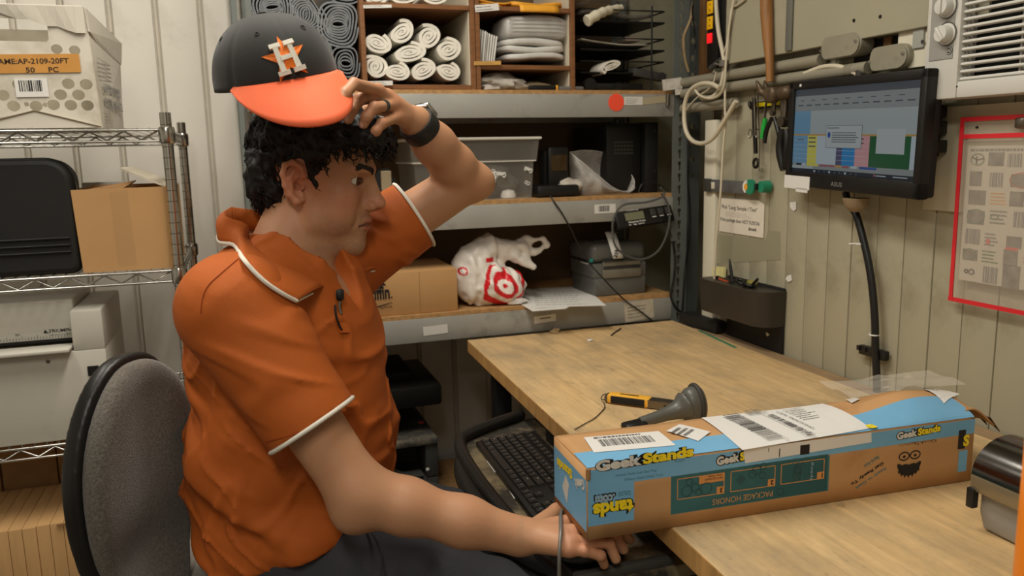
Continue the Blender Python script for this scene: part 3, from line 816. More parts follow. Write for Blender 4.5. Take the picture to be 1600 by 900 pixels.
gb = crumple('plastic_bag', (0.70, 2.47, Z_MID + 0.05), (0.145, 0.085, 0.05), 9, mat('gray film bag', (120, 116, 108), 0.15, alpha=0.7, var=0.25, vs=25, bump=0.6, bs=40), 'clear film bag of goods inside the storage bin, printed with an upside-down shop name', 'bag', 0.22, 2.5)
M_wprint = mat('white print', (226, 224, 218), 0.6)
def beard_logo(m, M, w, h, mi=0):
    """glasses over a beard, within a w x h box"""
    for cx in (0.27, 0.73):
        o_ = circ(cx * w, 0.80 * h, 0.23 * w, 16, 0.17 * h); i_ = circ(cx * w, 0.80 * h, 0.185 * w, 16, 0.125 * h)
        m.add([(p[0], p[1], 0.0005) for p in o_ + i_], [(i, (i + 1) % 16, 16 + (i + 1) % 16, 16 + i) for i in range(16)], M, mi)
        m.add([(p[0], p[1], 0.0005) for p in circ(cx * w, 0.79 * h, 0.06 * w, 10, 0.05 * h)], [tuple(range(10))], M, mi)
    m.quad((0.46 * w, 0.79 * h, .0005), (0.54 * w, 0.79 * h, .0005), (0.54 * w, 0.83 * h, .0005), (0.46 * w, 0.83 * h, .0005), M, mi)
    top = [(0, .52), (.08, .54), (.2, .47), (.33, .50), (.5, .46), (.67, .50), (.8, .47), (.92, .54), (1, .52)]
    bot = [(0.02, .40), (.1, .24), (.2, .14), (.34, .07), (.5, .05), (.66, .07), (.8, .14), (.9, .24), (.98, .40)]
    vs = [(x * w, y * h, .0005) for x, y in top] + [(x * w, y * h, .0005) for x, y in bot]; k = len(top)
    fs = [(i, k + i, k + i + 1, i + 1) for i in range(k - 1)]; o = len(vs)
    for i in range(1, k - 1):
        x, y = bot[i]; vs += [((x - .06) * w, (y + .03) * h, .0005), ((x + .06) * w, (y + .03) * h, .0005), (x * w, (y - .10) * h, .0005)]; fs.append((o, o + 1, o + 2)); o += 3
    m.add(vs, fs, M, mi)
m = MB(); A = onY(2.353, 791, 269); text(m, 'GeekStands', frame(A, (-1, 0, 0.10), (0, 0, -1)), h=0.017, w=0.074, bold=0.04); m.build('print_word', M_wprint, gb, world=True)
m = MB(); beard_logo(m, frame(onY(2.353, 758, 290), (1, 0, 0), (0, 0, 1)), 0.036, 0.05); m.build('print_emblem', M_wprint, gb, world=True)
m = MB(); text(m, 'Geek', frame(onY(2.353, 833, 264), (-1, 0, 0.35), (0.3, 0, -1)), h=0.015, w=0.03, bold=0.04)
text(m, 'CO', frame(onY(2.353, 829, 285), (-1, 0, 0.5), (0.3, 0, -1)), h=0.012, w=0.018, bold=0.03); m.build('print_side_word', M_wprint, gb, world=True)
m = MB(); q = onY(2.36, 791, 304); m.lathe([(0.024, 0), (0.024, 0.010), (0.018, 0.022), (0.0, 0.026)], 20, T(q.x + .02, 2.40, Z_MID + 0.002)); solo('bottle_cap', m, mat('white plastic', (226, 222, 214), 0.4), 'white round cap at the bottom of the clear storage bin', 'cap', None, 40)
# black cradle device
bd = thing('charger_cradle', 'black device cradle standing beside the clear storage bin on the middle shelf', 'charger', (0.945, 2.40, Z_MID))
a = onY(2.36, 838, 304).x; b = onY(2.36, 903, 304).x
m = MB(); m.box(((a + b) / 2, 2.40, Z_MID + 0.02), (b - a, 0.11, 0.035), 0.008); m.build('base', M_black, bd, 40, world=True)
m = MB(); x0 = onY(2.40, 856, 225).x; x1 = onY(2.40, 888, 225).x; m.box(((x0 + x1) / 2, 2.42, Z_MID + 0.088), (x1 - x0, 0.05, 0.135), 0.008); m.build('cradle', M_black, bd, 40, world=True)
m = MB(); m.box(((x0 + x1) / 2 - 0.028, 2.45, Z_MID + 0.085), (0.02, 0.06, 0.12), 0.006); m.build('side_wing', M_blackm, bd, 40, world=True)
m = MB(); m.box(((x0 + x1) / 2, 2.394, Z_MID + 0.105), (x1 - x0 - 0.016, 0.004, 0.05), 0.001); m.build('window', mat('dark amber glass', (64, 48, 26), 0.15), bd, 40, world=True)
# open clear bag: rim loop with front and back lips over a gathered base
brim_ = [(2.44, 890, 238), (2.45, 915, 235), (2.45, 945, 239), (2.44, 970, 254), (2.42, 987, 274), (2.39, 991, 288), (2.37, 978, 299), (2.355, 958, 293), (2.355, 934, 274), (2.36, 910, 254), (2.38, 896, 243)]
rimp = [onY(*b_) for b_ in brim_]; bcx = onY(2.40, 943, 300)
rl = catmull(rimp + [rimp[0]], 5)[:-1]; nb_ = len(rl)
xl_, xr_ = onY(2.40, 906, 304).x, onY(2.40, 984, 304).x
def bag_pt(i, v):
    p = rl[i]; u = (p.x - rl[0].x) / (onY(2.40, 991, 288).x - rl[0].x); u = min(max(u, 0), 1)
    fr_ = min(max((2.45 - p.y) / 0.09, 0), 1)
    base = Vector((xl_ + (xr_ - xl_) * u, 2.45 - 0.085 * fr_, Z_MID + 0.003)); q = p.lerp(base, v)
    k = vnoise(np.array([[q.x * 28, q.y * 28, v * 5]]))[0]
    q.y += (1 if fr_ < .5 else -1) * (0.018 * math.sin(math.pi * v) + 0.010 * k * math.sin(math.pi * v)); q.x += 0.006 * k * math.sin(math.pi * v)
    q.z = max(q.z, Z_MID + 0.003); return q
m = MB(); m.add([bag_pt(i, j / 9) for i in range(nb_) for j in range(10)], [(i * 10 + j, ((i + 1) % nb_) * 10 + j, ((i + 1) % nb_) * 10 + j + 1, i * 10 + j + 1) for i in range(nb_) for j in range(9)])
ob_ = solo('plastic_bag', m, mat('clear bag film thick', (214, 210, 204), 0.14, alpha=0.34, var=0.25, vs=30, bump=0.5, bs=45), 'open clear plastic bag gaping on the middle shelf left of the black computer case', 'bag', None, 60, solid=0.0006)
m = MB(); m.tube(rl, 0.0016, 5, closed=True); m.build('bag_rim', mat('bag rim film', (226, 222, 216), 0.2, alpha=0.7), ob_, 60, world=True)
crumple('foam_scrap', (1.01, 2.405, Z_MID + 0.03), (0.06, 0.035, 0.024), 5, mat('pale scrap', (188, 180, 166), 0.7, var=0.2, vs=30), 'crumpled pale packing inside the open clear bag', 'packing')
# black computer case with vents
pcx0 = onY(2.40, 952, 260).x; pcx1 = 1.318
pc = thing('computer_case', 'black computer case standing at the right end of the middle shelf', 'computer', (1.2, 2.53, Z_MID))
m = MB(); m.box(((pcx0 + 0.13 + pcx1) / 2, 2.55, Z_MID + 0.115), (pcx1 - pcx0 - 0.13, 0.30, 0.228), 0.004); m.build('side_panel', M_blackm, pc, 40, world=True)
m = MB(); m.box((pcx0 + 0.062, 2.56, Z_MID + 0.112), (0.124, 0.28, 0.222), 0.004); m.build('front_panel', M_black, pc, 40, world=True)
for r0 in range(4):
    for k in range(6):
        m = MB(); m.box((pcx0 + 0.030 + 0.012 * k + 0.0, 2.4185, Z_MID + 0.13 + r0 * 0.012), (0.009, 0.002, 0.006), 0.0005); m.build('vent_slot', M_dgray, pc, world=True)
m = MB()
for x, z in ((1.312, 0.2), (1.312, 0.07)): m.cyl((x - 0.008, 2.3975, Z_MID + z), (x - 0.008, 2.40, Z_MID + z), 0.003, n=10)
m.build('screw', M_steel, pc, world=True)
# dark triangular bag and red tip behind the face
m = MB(); A = onY(2.45, 604, 262); B_ = onY(2.45, 626, 300); D_ = onY(2.45, 596, 303); m.prism([(A.x, A.z), (B_.x, B_.z - .004), (D_.x - .06, D_.z - .004), (A.x - .05, A.z - .01)], 0, 0.05, frame((0, 2.47, 0), (1, 0, 0), (0, 0, 1)))
solo('binder', m, M_blackm, 'dark leaning binder on the middle shelf just behind the man\'s face', 'binder')
m = MB(); A = onY(2.46, 598, 264); m.box((0, 0, 0), (0.03, 0.02, 0.06), 0.003, T(A.x, 2.41, 1.24)); solo('label_card', m, mat('tan card', (150, 136, 110), 0.7), 'tan card standing in front of the dark leaning binder', 'card')

# ---- lower shelf
fb0 = onY(2.345, 590, 490).x - 0.16; fb1 = onY(2.345, 716, 486).x
fb = thing('cardboard_box', 'tan cardboard box printed with black lettering ending in fin, on the lower shelf', 'box', ((fb0 + fb1) / 2, 2.48, Z_LOW))
m = MB(); m.box(((fb0 + fb1) / 2, 2.475, Z_LOW + 0.065), (fb1 - fb0, 0.26, 0.13), 0.003); m.build('carton', M_card, fb, 40, world=True)
m = MB(); m.box(((fb0 + fb1) / 2 - 0.002, 2.475, Z_LOW + 0.131), (fb1 - fb0 - 0.006, 0.25, 0.004), 0.001, mi=0); m.build('top_flap', M_card, fb, world=True)
m = MB(); xs = onY(2.343, 656, 455).x; m.box((xs, 2.3448, Z_LOW + 0.065), (0.0012, 0.001, 0.126)); m.build('crease', M_cardd, fb, world=True)
m = MB(); a_ = onY(2.3435, 591, 469); b_ = onY(2.3435, 612, 469)
text(m, 'Griffin', frame((onY(2.3435, 612, 468).x - 0.088, 2.3435, a_.z), (1, 0, 0.02), (0, 0, 1)), h=0.042, w=0.083, bold=0.03)
text(m, '.', frame((b_.x - 0.002, 2.3435, a_.z + 0.003), (1, 0, 0), (0, 0, 1)), h=0.005, bold=0.03)
ap = onY(2.3435, 592, 440); m.add([(ap.x - 0.02, 2.3435, ap.z - 0.012), (ap.x + 0.021, 2.3435, ap.z - 0.012), (ap.x, 2.3435, ap.z + 0.012)], [(0, 1, 2)])
sw = onY(2.3435, 592, 477); m.tube([(sw.x - 0.03, 2.3437, sw.z - 0.002), (sw.x, 2.3437, sw.z - 0.003), (sw.x + 0.04, 2.3437, sw.z + 0.006)], [0.0006, 0.0015, 0.0004], 5)
text(m, 'Get Moving', frame(onY(2.3435, 594, 484), (1, 0, 0.12), (0, 0, 1)), h=0.008, w=0.036)
m.build('print', M_ink, fb, world=True)
# shopping bag with red rings
bagc = np.array([onY(2.40, 768, 440).x, 2.42, Z_LOW])
BSC = 1.13
def bag_f(P):
    q = (P - bagc) / BSC
    d = s_ell(q, (-0.035, 0.0, 0.075), (0.072, 0.062, 0.078))
    d = smin(d, s_ell(q, (0.028, -0.02, 0.05), (0.072, 0.055, 0.052)), 0.03)
    d = smin(d, s_cap(q, (-0.05, 0.0, 0.13), (-0.005, 0.0, 0.168), 0.040, 0.026), 0.03)
    d = smin(d, s_ell(q, (0.045, 0.01, 0.158), (0.085, 0.04, 0.021)), 0.025)
    h = s_chain(q, [(0.10, 0.005, 0.166), (0.125, 0.0, 0.172), (0.158, -0.005, 0.172), (0.165, -0.008, 0.155), (0.145, -0.01, 0.142), (0.11, -0.01, 0.135)], [0.014, 0.009, 0.008, 0.009, 0.010, 0.012])
    d = smin(d, h, 0.012)
    d = smin(d, s_cap(q, (0.05, -0.01, 0.145), (0.12, -0.03, 0.098), 0.022, 0.008), 0.02)
    n = vnoise(q * np.array([28, 28, 14]) + 3) * 0.006 + vnoise(q * 60 + 9) * 0.003
    ridge = np.abs(vnoise(q @ np.array([[40, 8, 0], [0, 20, 10], [20, 0, 18]]).T + 4)) * 0.011
    return np.maximum((d + n - ridge + 0.002) * BSC, Z_LOW + 0.001 - P[:, 2])
def bag_c(V):
    q = (V - bagc) / BSC; w_ = LC(232, 226, 218); r_ = LC(214, 30, 40)
    c = np.tile(w_, (len(V), 1))
    cen = np.array([0.022, 0, 0.060]); dx = q[:, 0] - cen[0]; dz = (q[:, 2] - cen[2]) * 1.1
    rr = np.hypot(dx * 1.05, dz) + vnoise(q * 28) * 0.012
    ring = (rr < 0.013) | ((rr > 0.026) & (rr < 0.042)) | ((rr > 0.055) & (rr < 0.070))
    m_ = ring & (q[:, 0] > -0.035) & (q[:, 2] < 0.115) & (q[:, 1] < 0.02)
    c[m_] = r_
    rr2 = np.hypot(q[:, 0] + 0.088, q[:, 2] - 0.102); m2 = (rr2 > 0.007) & (rr2 < 0.012) & (q[:, 1] < 0); c[m2] = r_
    m3 = (np.abs(q[:, 0] + 0.012) < 0.012) & (np.abs(q[:, 2] - 0.128) < 0.006) & (q[:, 1] < 0); c[m3] = r_
    return c
M_bagc = mat('printed bag film', (230, 226, 220), 0.35, attr='col', bump=0.25, bs=60, sss=0.0)
sdf_solo('shopping_bag', bag_f, bagc + np.array([-0.16, -0.12, -0.005]), bagc + np.array([0.23, 0.12, 0.245]), 0.0035, M_bagc, 'knotted white plastic shopping bag with red rings, on the lower shelf', 'bag', None, bag_c)
# papers
def rack_sheet(pxs, z, label, seed, rows=7):
    P = [onZ(z, *p) for p in pxs]; m = MB()
    v = P + [p - Vector((0, 0, 0.0012)) for p in P]
    m.add(v, [(0, 1, 2, 3), (7, 6, 5, 4), (0, 4, 5, 1), (1, 5, 6, 2), (2, 6, 7, 3), (3, 7, 4, 0)])
    o = solo('paper_sheet', m, M_paper, label, 'paper', 'white papers on the lower shelf')
    m = MB(); M = frame(P[0], P[1] - P[0], P[3] - P[0]); scribble(m, M @ T(0.02, 0.02, 0), (P[1] - P[0]).length * 0.8, (P[3] - P[0]).length * 0.8, rows, seed, 0, fill=0.12)
    m.build('print', M_inkg, o, world=True)
rack_sheet([(832, 486), (884, 482), (905, 470), (812, 474)], Z_LOW + 0.0014, 'lower white sheet jutting over the shelf edge beside the shopping bag', 1)
rack_sheet([(828, 480), (947, 477), (912, 447), (806, 452)], Z_LOW + 0.0030, 'upper white sheet lying toward the label printer', 2)
crumple('tissue_scrap', (0.80, 2.36, Z_LOW + 0.012), (0.03, 0.018, 0.012), 8, M_paper, 'small crumpled white scrap at the foot of the shopping bag', 'scrap')
# label printer
lp = thing('label_printer', 'gray label printer with curling labels on the lower shelf', 'printer', (1.17, 2.46, Z_LOW))
lx0 = onY(2.38, 928, 440).x; lx1 = onY(2.38, 1008, 440).x; lc = (lx0 + lx1) / 2; lw = lx1 - lx0
M_lp = mat('printer gray', (98, 98, 94), 0.4, var=0.06); M_lpd = mat('printer dark', (52, 51, 50), 0.4); M_lpt = mat('printer tan gray', (118, 112, 98), 0.4)
m = MB(); m.box((lc, 2.47, Z_LOW + 0.03), (lw, 0.19, 0.06), 0.006); m.build('base', M_lp, lp, 40, world=True)
m = MB(); m.box((lc, 2.475, Z_LOW + 0.083), (lw * 1.03, 0.195, 0.048), 0.006); m.build('middle_body', M_lp, lp, 40, world=True)
m = MB(); m.box((lc, 2.482, Z_LOW + 0.140), (lw * 1.06, 0.20, 0.062), 0.022, seg=4); m.build('lid', M_lp, lp, 40, world=True)
m = MB(); m.box((lc + 0.004, 2.376, Z_LOW + 0.106), (lw * 0.72, 0.01, 0.016), 0.002); m.box((lc + 0.004, 2.373, Z_LOW + 0.074), (lw * 0.74, 0.01, 0.03), 0.003); m.build('front_bezel', M_lpt, lp, 40, world=True)
m = MB(); m.box((lc + 0.004, 2.371, Z_LOW + 0.092), (lw * 0.7, 0.006, 0.008), 0.001); m.box((lc + 0.004, 2.371, Z_LOW + 0.116), (lw * 0.72, 0.008, 0.004), 0.001); m.build('label_slot', M_lpd, lp, 40, world=True)
m = MB(); m.cyl((lx0 - 0.004, 2.40, Z_LOW + 0.118), (lx0 + 0.004, 2.392, Z_LOW + 0.118), 0.007, n=14); m.build('release_button', mat('teal button', (30, 130, 118), 0.4), lp, 40, world=True)
m = MB(); m.box((lc, 2.50, Z_LOW + 0.173), (lw * 0.6, 0.08, 0.006), 0.002); m.build('lid_window', M_lpd, lp, 40, world=True)
lb = [onY(2.41, 953, 362), onY(2.378, 958, 378), onY(2.364, 962, 392), onY(2.362, 966, 404)]
m = MB()
def lbl(u, v):
    t = u * 3; i = min(int(t), 2); p = lb[i].lerp(lb[i + 1], t - i); return (p.x + (v - 0.5) * 0.036, p.y - 0.004 * math.sin(u * 3), p.z)
m.grid(10, 3, lbl); m.build('label_strip', M_paper, lp, 60, world=True, solid=0.0006)
m = MB(); text(m, '219', frame(lb[3] + Vector((-0.008, -0.0065, 0.003)), (0.3, 0, 1), (-1, 0, 0.3)), h=0.014, bold=0.04); m.build('label_print', M_ink, lp, world=True)
m = MB(); m.box((lx0 - 0.002, 2.45, Z_LOW + 0.09), (0.001, 0.06, 0.03)); m.build('sticker', M_paper, lp, world=True)
# scale display hung from the beam with its cable
sd_c = onY(2.315, 1008, 336)
MS = frame(sd_c, (1, 0.0, 0.085), (0.0, 0.42, 1))
sc = thing('scale_display', 'black shipping scale readout with screen and buttons fixed to the middle beam', 'scale', MS)
m = MB(); m.box((0, 0, -0.012), (0.205, 0.062, 0.022), 0.007); m.build('housing', M_black, sc, 40)
m = MB(); m.box((-0.037, 0.002, 0.0005), (0.066, 0.026, 0.002), 0.001); m.build('screen', mat('lcd gray green', (124, 126, 100), 0.25), sc)
for i in range(3):
    m = MB(); m.box((0.030 + i * 0.027, 0.006, 0.0005), (0.020, 0.022, 0.005), 0.002); m.build('button', M_dgray, sc, 40)
m = MB(); text(m, 'Shipping Scale', T(-0.064, -0.0205, 0), h=0.0065, w=0.06, bold=0.03, lift=0.0012); text(m, 'lb  kg  zero', T(-0.064, -0.028, 0), h=0.005, w=0.055, bold=0.03, lift=0.0012)
m.build('print', M_wprint, sc)
m = MB(); text(m, 'mailing', T(-0.06, 0.019, 0), h=0.005, w=0.04, lift=0.0012); m.build('heading_print', M_wprint, sc)
for i in range(3): m = MB(); m.box((0.030 + i * 0.027, -0.0095, 0.001), (0.015, 0.0026, 0.0005)); m.build('button_label', M_wprint, sc)
# loop of cable
def cable(name, pts, r, m_, label, n=6, group=None, k=7):
    mb = MB(); mb.tube(catmull(pts, k), r, n); return solo(name, mb, m_, label, 'cable', group, 60)
M_cabg = mat('gray cable', (84, 84, 82), 0.4); M_cabk = mat('black cable', (26, 26, 26), 0.4); M_cabw = mat('off white cable', (206, 196, 172), 0.45, var=0.06)
Yc = lambda y, L: [onY(y, *p) for p in L]
cable('cable', Yc(2.285, [(1032, 293), (1005, 292), (1000, 306)][:1]) + Yc(2.29, [(1038, 300), (1034, 308), (1010, 316), (975, 320), (960, 338), (957, 360), (962, 385), (980, 400), (1003, 405), (1024, 396), (1038, 376), (1046, 345), (1043, 318), (1033, 302)]), 0.0035, M_cabg, 'gray cable looping around the scale readout in front of the shelf')
cable('cable', Yc(2.37, [(998, 300), (1003, 288), (1018, 284), (1034, 292), (1040, 303)]), 0.0025, M_cabk, 'thin black cable arched on the middle shelf by the rack post')
cable('cable', Yc(2.335, [(860, 306)]) + Yc(2.318, [(866, 316), (876, 330), (890, 354), (905, 385), (922, 412), (945, 438), (975, 468), (1000, 486), (1018, 500)]), 0.0024, M_cabk, 'black cable slanting down from the middle shelf to the table')
cable('cable', Yc(2.325, [(1020, 335), (1040, 352), (1050, 370)]), 0.0018, M_cabk, 'short black cable between the scale readout and the post')
cable('cable', Yc(2.318, [(1052, 380), (1055, 410), (1052, 440), (1048, 462), (1056, 480), (1070, 492)]), 0.0035, M_cabk, 'black cable running down the right rack post to the power brick')
cable('cable', Yc(2.30, [(1076, 200), (1075, 280), (1078, 350), (1070, 430), (1066, 490)]), 0.004, M_cabk, 'black cable hanging straight down right of the right rack post')

# ---- floor printer under the shelf, on the bottom shelf
Z_BOT = 0.200
pr_ = thing('laser_printer', 'dusty black laser printer on the bottom rack shelf behind the man', 'printer', (0.42, 2.5, Z_BOT))
px0, px1, py0 = 0.13, 0.530, 2.345
m = MB(); m.box(((px0 + px1) / 2, 2.53, Z_BOT + 0.06), (px1 - px0, 0.36, 0.12), 0.006); m.build('paper_tray', M_dgray, pr_, 40, world=True)
M_pdust = mat('dusty printer top', (66, 64, 60), 0.6, dirt=(116, 108, 92), ds=16, dlo=0.48, dhi=0.65)
m = MB(); m.box((px1 - 0.02, 2.53, Z_BOT + 0.175), (0.04, 0.36, 0.106), 0.004); m.box((px0 + 0.02, 2.53, Z_BOT + 0.175), (0.04, 0.36, 0.106), 0.004); m.box(((px0 + px1) / 2, 2.60, Z_BOT + 0.175), (px1 - px0 - 0.08, 0.2, 0.106)); m.build('body', M_dgray, pr_, 40, world=True)
m = MB(); m.box(((px0 + px1) / 2, 2.525, Z_BOT + 0.24), (px1 - px0, 0.37, 0.022), 0.006); m.build('output_deck', M_pdust, pr_, 40, world=True)
m = MB(); m.box(((px0 + px1) / 2 + 0.01, 2.54, Z_BOT + 0.378), (px1 - px0 + 0.03, 0.34, 0.070), 0.012); m.build('scanner_lid', M_black, pr_, 40, world=True)
m = MB(); m.box(((px0 + px1) / 2 + 0.0, 2.56, Z_BOT + 0.428), (0.30, 0.24, 0.030), 0.008); m.build('feeder', M_blackm, pr_, 40, world=True)
m = MB(); m.box(((px0 + px1) / 2, 2.64, Z_BOT + 0.298), (px1 - px0 - 0.06, 0.16, 0.10)); m.build('hinge_block', M_blackm, pr_, world=True)
m = MB(); q = onZ(Z_BOT + 0.252, 658, 660); m.box((q.x, q.y, Z_BOT + 0.2518), (0.016, 0.016, 0.001)); m.build('red_sticker', M_red, pr_, world=True)
m = MB(); q = onY(2.344, 668, 733); m.box((q.x, 2.3435, q.z), (0.010, 0.002, 0.008)); m.build('badge', M_wprint, pr_, world=True)
m = MB(); m.box(((px0 + px1) / 2, 2.36, Z_BOT + 0.135), (0.30, 0.05, 0.006), 0.002); m.build('manual_slot', M_dgray, pr_, world=True)

# ================================================================ WIRE SHELVING on the left
WY0, WY1, WX1, WX0 = 2.08, 2.66, -0.150, -1.05
ws = thing('wire_shelving', 'chrome wire shelving unit along the white wall at the left', 'shelf', (-0.6, 2.37, 0))
for x, y in ((WX1, WY0), (WX1, WY1), (WX0, WY0), (WX0, WY1)):
    m = MB(); m.cyl((x, y, 0), (x, y, 1.425), 0.0127, n=16); m.build('post', M_chrome, ws, 60, world=True)
    gm = MB()
    for k in range(54):
        z = 0.05 + k * 0.0254
        if z < 1.40: gm.cyl((x, y, z), (x, y, z + 0.002), 0.0131, n=12)
    gm.build('post_grooves', M_steel, ws, 60, world=True, kind='stuff')
def wire_level(zt, zb):
    for (y, pk) in ((WY0, 0), (WY1, 1)):
        m = MB(); m.cyl((WX0, y, zt), (WX1, y, zt), 0.0032, n=8); m.build('top_rail', M_chrome, ws, 60, world=True)
        m = MB(); m.cyl((WX0, y, zb), (WX1, y, zb), 0.0030, n=8); m.build('bottom_rail', M_chrome, ws, 60, world=True)
        pts = []; n = 24
        for i in range(n + 1):
            x = WX1 - 0.02 - (WX1 - WX0 - 0.04) * i / n; pts.append((x, y, zt - 0.003 if i % 2 == 0 else zb + 0.003))
        m = MB(); m.tube(pts, 0.0026, 6); m.build('zigzag_wire', M_chrome, ws, 60, world=True)
    for x in (WX1, WX0):
        m = MB(); m.cyl((x, WY0, zt), (x, WY1, zt), 0.0032, n=8); m.cyl((x, WY0, zb), (x, WY1, zb), 0.003, n=8)
        pts = [(x, WY0 + 0.02 + (WY1 - WY0 - 0.04) * i / 16, zt - 0.003 if i % 2 == 0 else zb + 0.003) for i in range(17)]
        m.tube(pts, 0.0026, 6); m.build('side_truss', M_chrome, ws, 60, world=True)
        for y in (WY0, WY1):
            m = MB(); m.lathe([(0.0155, zb - 0.006), (0.018, zb), (0.0185, zt), (0.0165, zt + 0.006)], 16, T(x, y, 0)); m.build('collar', M_chrome, ws, 40, world=True)
    m = MB(); k = 0; x = WX0 + 0.03
    while x < WX1 - 0.02:
        m.cyl((x, WY0, zt + 0.0035), (x, WY1, zt + 0.0035), 0.0019, n=5); x += 0.026
    m.build('deck_wires', M_chrome, ws, 60, world=True, kind='stuff')
for zt, zb in ((1.386, 1.360), (1.054, 1.028), (0.655, 0.629), (0.20, 0.174)): wire_level(zt, zb)
ZW1, ZW2, ZW3, ZW0 = 1.391, 1.0595, 0.6605, 0.2055

# ---- white corrugated tote with round holes
M_crate = mat('white corrugated plastic', (208, 202, 188), 0.5, var=0.06, vs=6, dirt=(150, 138, 112), ds=5, dlo=0.54, dhi=0.82, bump=0.25, bs=25)
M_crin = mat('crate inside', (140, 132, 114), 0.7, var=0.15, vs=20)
M_crn = mat('crate seam', (120, 106, 84), 0.7)
cy0 = 2.10
cr = thing('postal_tote', 'white corrugated plastic postal tote with round holes on the top wire shelf', 'crate', (-0.55, 2.3, ZW1))
A = onY(cy0, 160, 205); xr = A.x; zt = onY(cy0, 150, 14).z; xl = xr - 0.50
H = zt - ZW1; W = xr - xl; depth = 0.36
def cpx(px, py):
    q = onY(cy0, px, py); return (q.x - xl, q.z - ZW1)
holes = []
for px, py, rx in ((107, 131, 9), (135, 132, 9), (95, 148, 9), (123, 148.5, 9), (84, 164, 9), (111, 164.5, 9), (137, 165, 9), (22, 166, 9), (5, 149, 9), (30, 132, 9), (57, 166, 9), (-10, 166, 9), (117, 79, 8), (89, 77, 8)):
    c_ = cpx(px, py); holes.append(circ(c_[0], c_[1], rx / 690, 16, rx * 0.9 / 690))
for px, py in ((42, 163), (71, 164)): c_ = cpx(px, py); holes.append(circ(c_[0], c_[1], 0.005, 10))
h0 = cpx(6, 64); h1 = cpx(73, 30)
hole = [(h0[0] - 0.08, h0[1]), (h1[0] - 0.004, h0[1]), (h1[0], h0[1] + 0.006), (h1[0], h1[1] - 0.006), (h1[0] - 0.004, h1[1]), (h0[0] - 0.08, h1[1])]
v, f = plate([(0, 0), (W, 0), (W - 0.012, H), (0, H)], holes + [hole], 0.005)
m = MB(); m.add(v, f, frame((xl, cy0, ZW1), (1, 0, 0), (0, 0, 1))); m.build('front_panel', M_crate, cr, 30, world=True)
m = MB(); m.add([(xr, cy0, ZW1), (xr, cy0 + depth, ZW1), (xr + 0.01, cy0 + depth, ZW1 + H * 0.72), (xr - 0.012, cy0, zt)], [(0, 1, 2, 3)])
m.build('side_panel', M_crate, cr, world=True, solid=0.004)
m = MB(); m.add([(xr - 0.010, cy0 - 0.003, zt + 0.002), (xr + 0.018, cy0 + depth, zt - 0.03), (xr + 0.012, cy0 + depth, zt - 0.085), (xr - 0.004, cy0 + 0.1, zt - 0.07), (xr - 0.006, cy0 - 0.003, zt - 0.05)], [(0, 1, 2, 3, 4)])
m.build('side_flap', M_crate, cr, world=True, solid=0.004)
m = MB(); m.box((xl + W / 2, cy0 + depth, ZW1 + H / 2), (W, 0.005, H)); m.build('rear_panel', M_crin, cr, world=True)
m = MB(); m.box((xl + W / 2, cy0 + depth / 2, ZW1 + 0.003), (W - 0.01, depth - 0.01, 0.005)); m.build('bottom', M_crate, cr, world=True)
# folded rim lip: ridged strip along the top with a jagged lower edge
m = MB(); n = 26; top = []; bot = []
for i in range(n + 1):
    u = i / n; x = xl + (W - 0.012) * u; jag = 0.012 + (0.0 if u < 0.62 else 0.045 * (u - 0.62) / 0.38) + 0.003 * math.sin(i * 2.1)
    top.append((x, cy0 - 0.009, zt + 0.001)); bot.append((x, cy0 - 0.006 - 0.002 * math.sin(i * 1.3), zt - jag))
for i in range(n): m.quad(top[i], top[i + 1], bot[i + 1], bot[i])
m.build('rim_lip', M_crate, cr, world=True, solid=0.004)
m = MB(); m.box((xl + W / 2 - 0.006, cy0 + 0.004, zt + 0.002), (W - 0.012, 0.03, 0.004), 0.001); m.build('rim_fold', M_crate, cr, world=True)
# bottom fold V and shelf of the lower flap
a0 = onY(cy0 - 0.006, 0, 192); a1 = onY(cy0 - 0.006, 54, 173); a2 = onY(cy0 - 0.006, 160, 206); b0 = onY(cy0 - 0.006, 0, 207)
m = MB(); m.add([(a0.x - 0.1, cy0 - 0.006, a0.z - 0.02), (a1.x, cy0 - 0.006, a1.z), (a2.x, cy0 - 0.006, ZW1 + 0.002), (a0.x - 0.1, cy0 - 0.006, ZW1 + 0.001)], [(0, 1, 2, 3)])
m.build('bottom_flap', M_crate, cr, world=True, solid=0.004)
m = MB(); m.tube([(a0.x - 0.1, cy0 - 0.009, a0.z - 0.02), (a1.x, cy0 - 0.009, a1.z), (a2.x, cy0 - 0.009, ZW1 + 0.003)], 0.0016, 6); m.build('fold_line', M_crn, cr, world=True)
# orange strip label with print, barcode label
M_orl = mat('orange tan label', (196, 140, 66), 0.6, var=0.08, vs=20)
def crlab(name, p0, p1, p2, mats, fn):
    A, B_, D_ = [onY(cy0 - 0.004, *p) for p in (p0, p1, p2)]; M = frame(A, B_ - A, D_ - A); m = MB(); sheet(m, M, (B_ - A).length, (D_ - A).length, th=0.001); fn(m, M, (B_ - A).length, (D_ - A).length); m.build(name, mats, cr, world=True)
def f1(m, M, w_, h_):
    text(m, 'NAME:AP-2109-20FT', M @ T(w_ - 0.022 - 0.152, h_ * 0.48, 0), h=0.0120, w=0.152, bold=0.02, mi=1, lift=0.0014)
    text(m, '50', M @ T(w_ - 0.110, 0.001, 0), h=0.0115, w=0.018, bold=0.02, mi=1, lift=0.0014); text(m, 'PC', M @ T(w_ - 0.065, 0.001, 0), h=0.0115, w=0.020, bold=0.02, mi=1, lift=0.0014)
crlab('name_label', (-70, 116), (127, 113), (-70, 86), [M_orl, mat('label print', (60, 44, 30), 0.7)], f1)
crlab('barcode_label', (26, 152), (77, 151), (24, 123), [M_paper, M_ink], lambda m, M, w_, h_: barcode(m, M @ T(0.008, h_ * 0.3, 0), w_ - 0.016, h_ * 0.6, 5, 1, lift=0.0013))
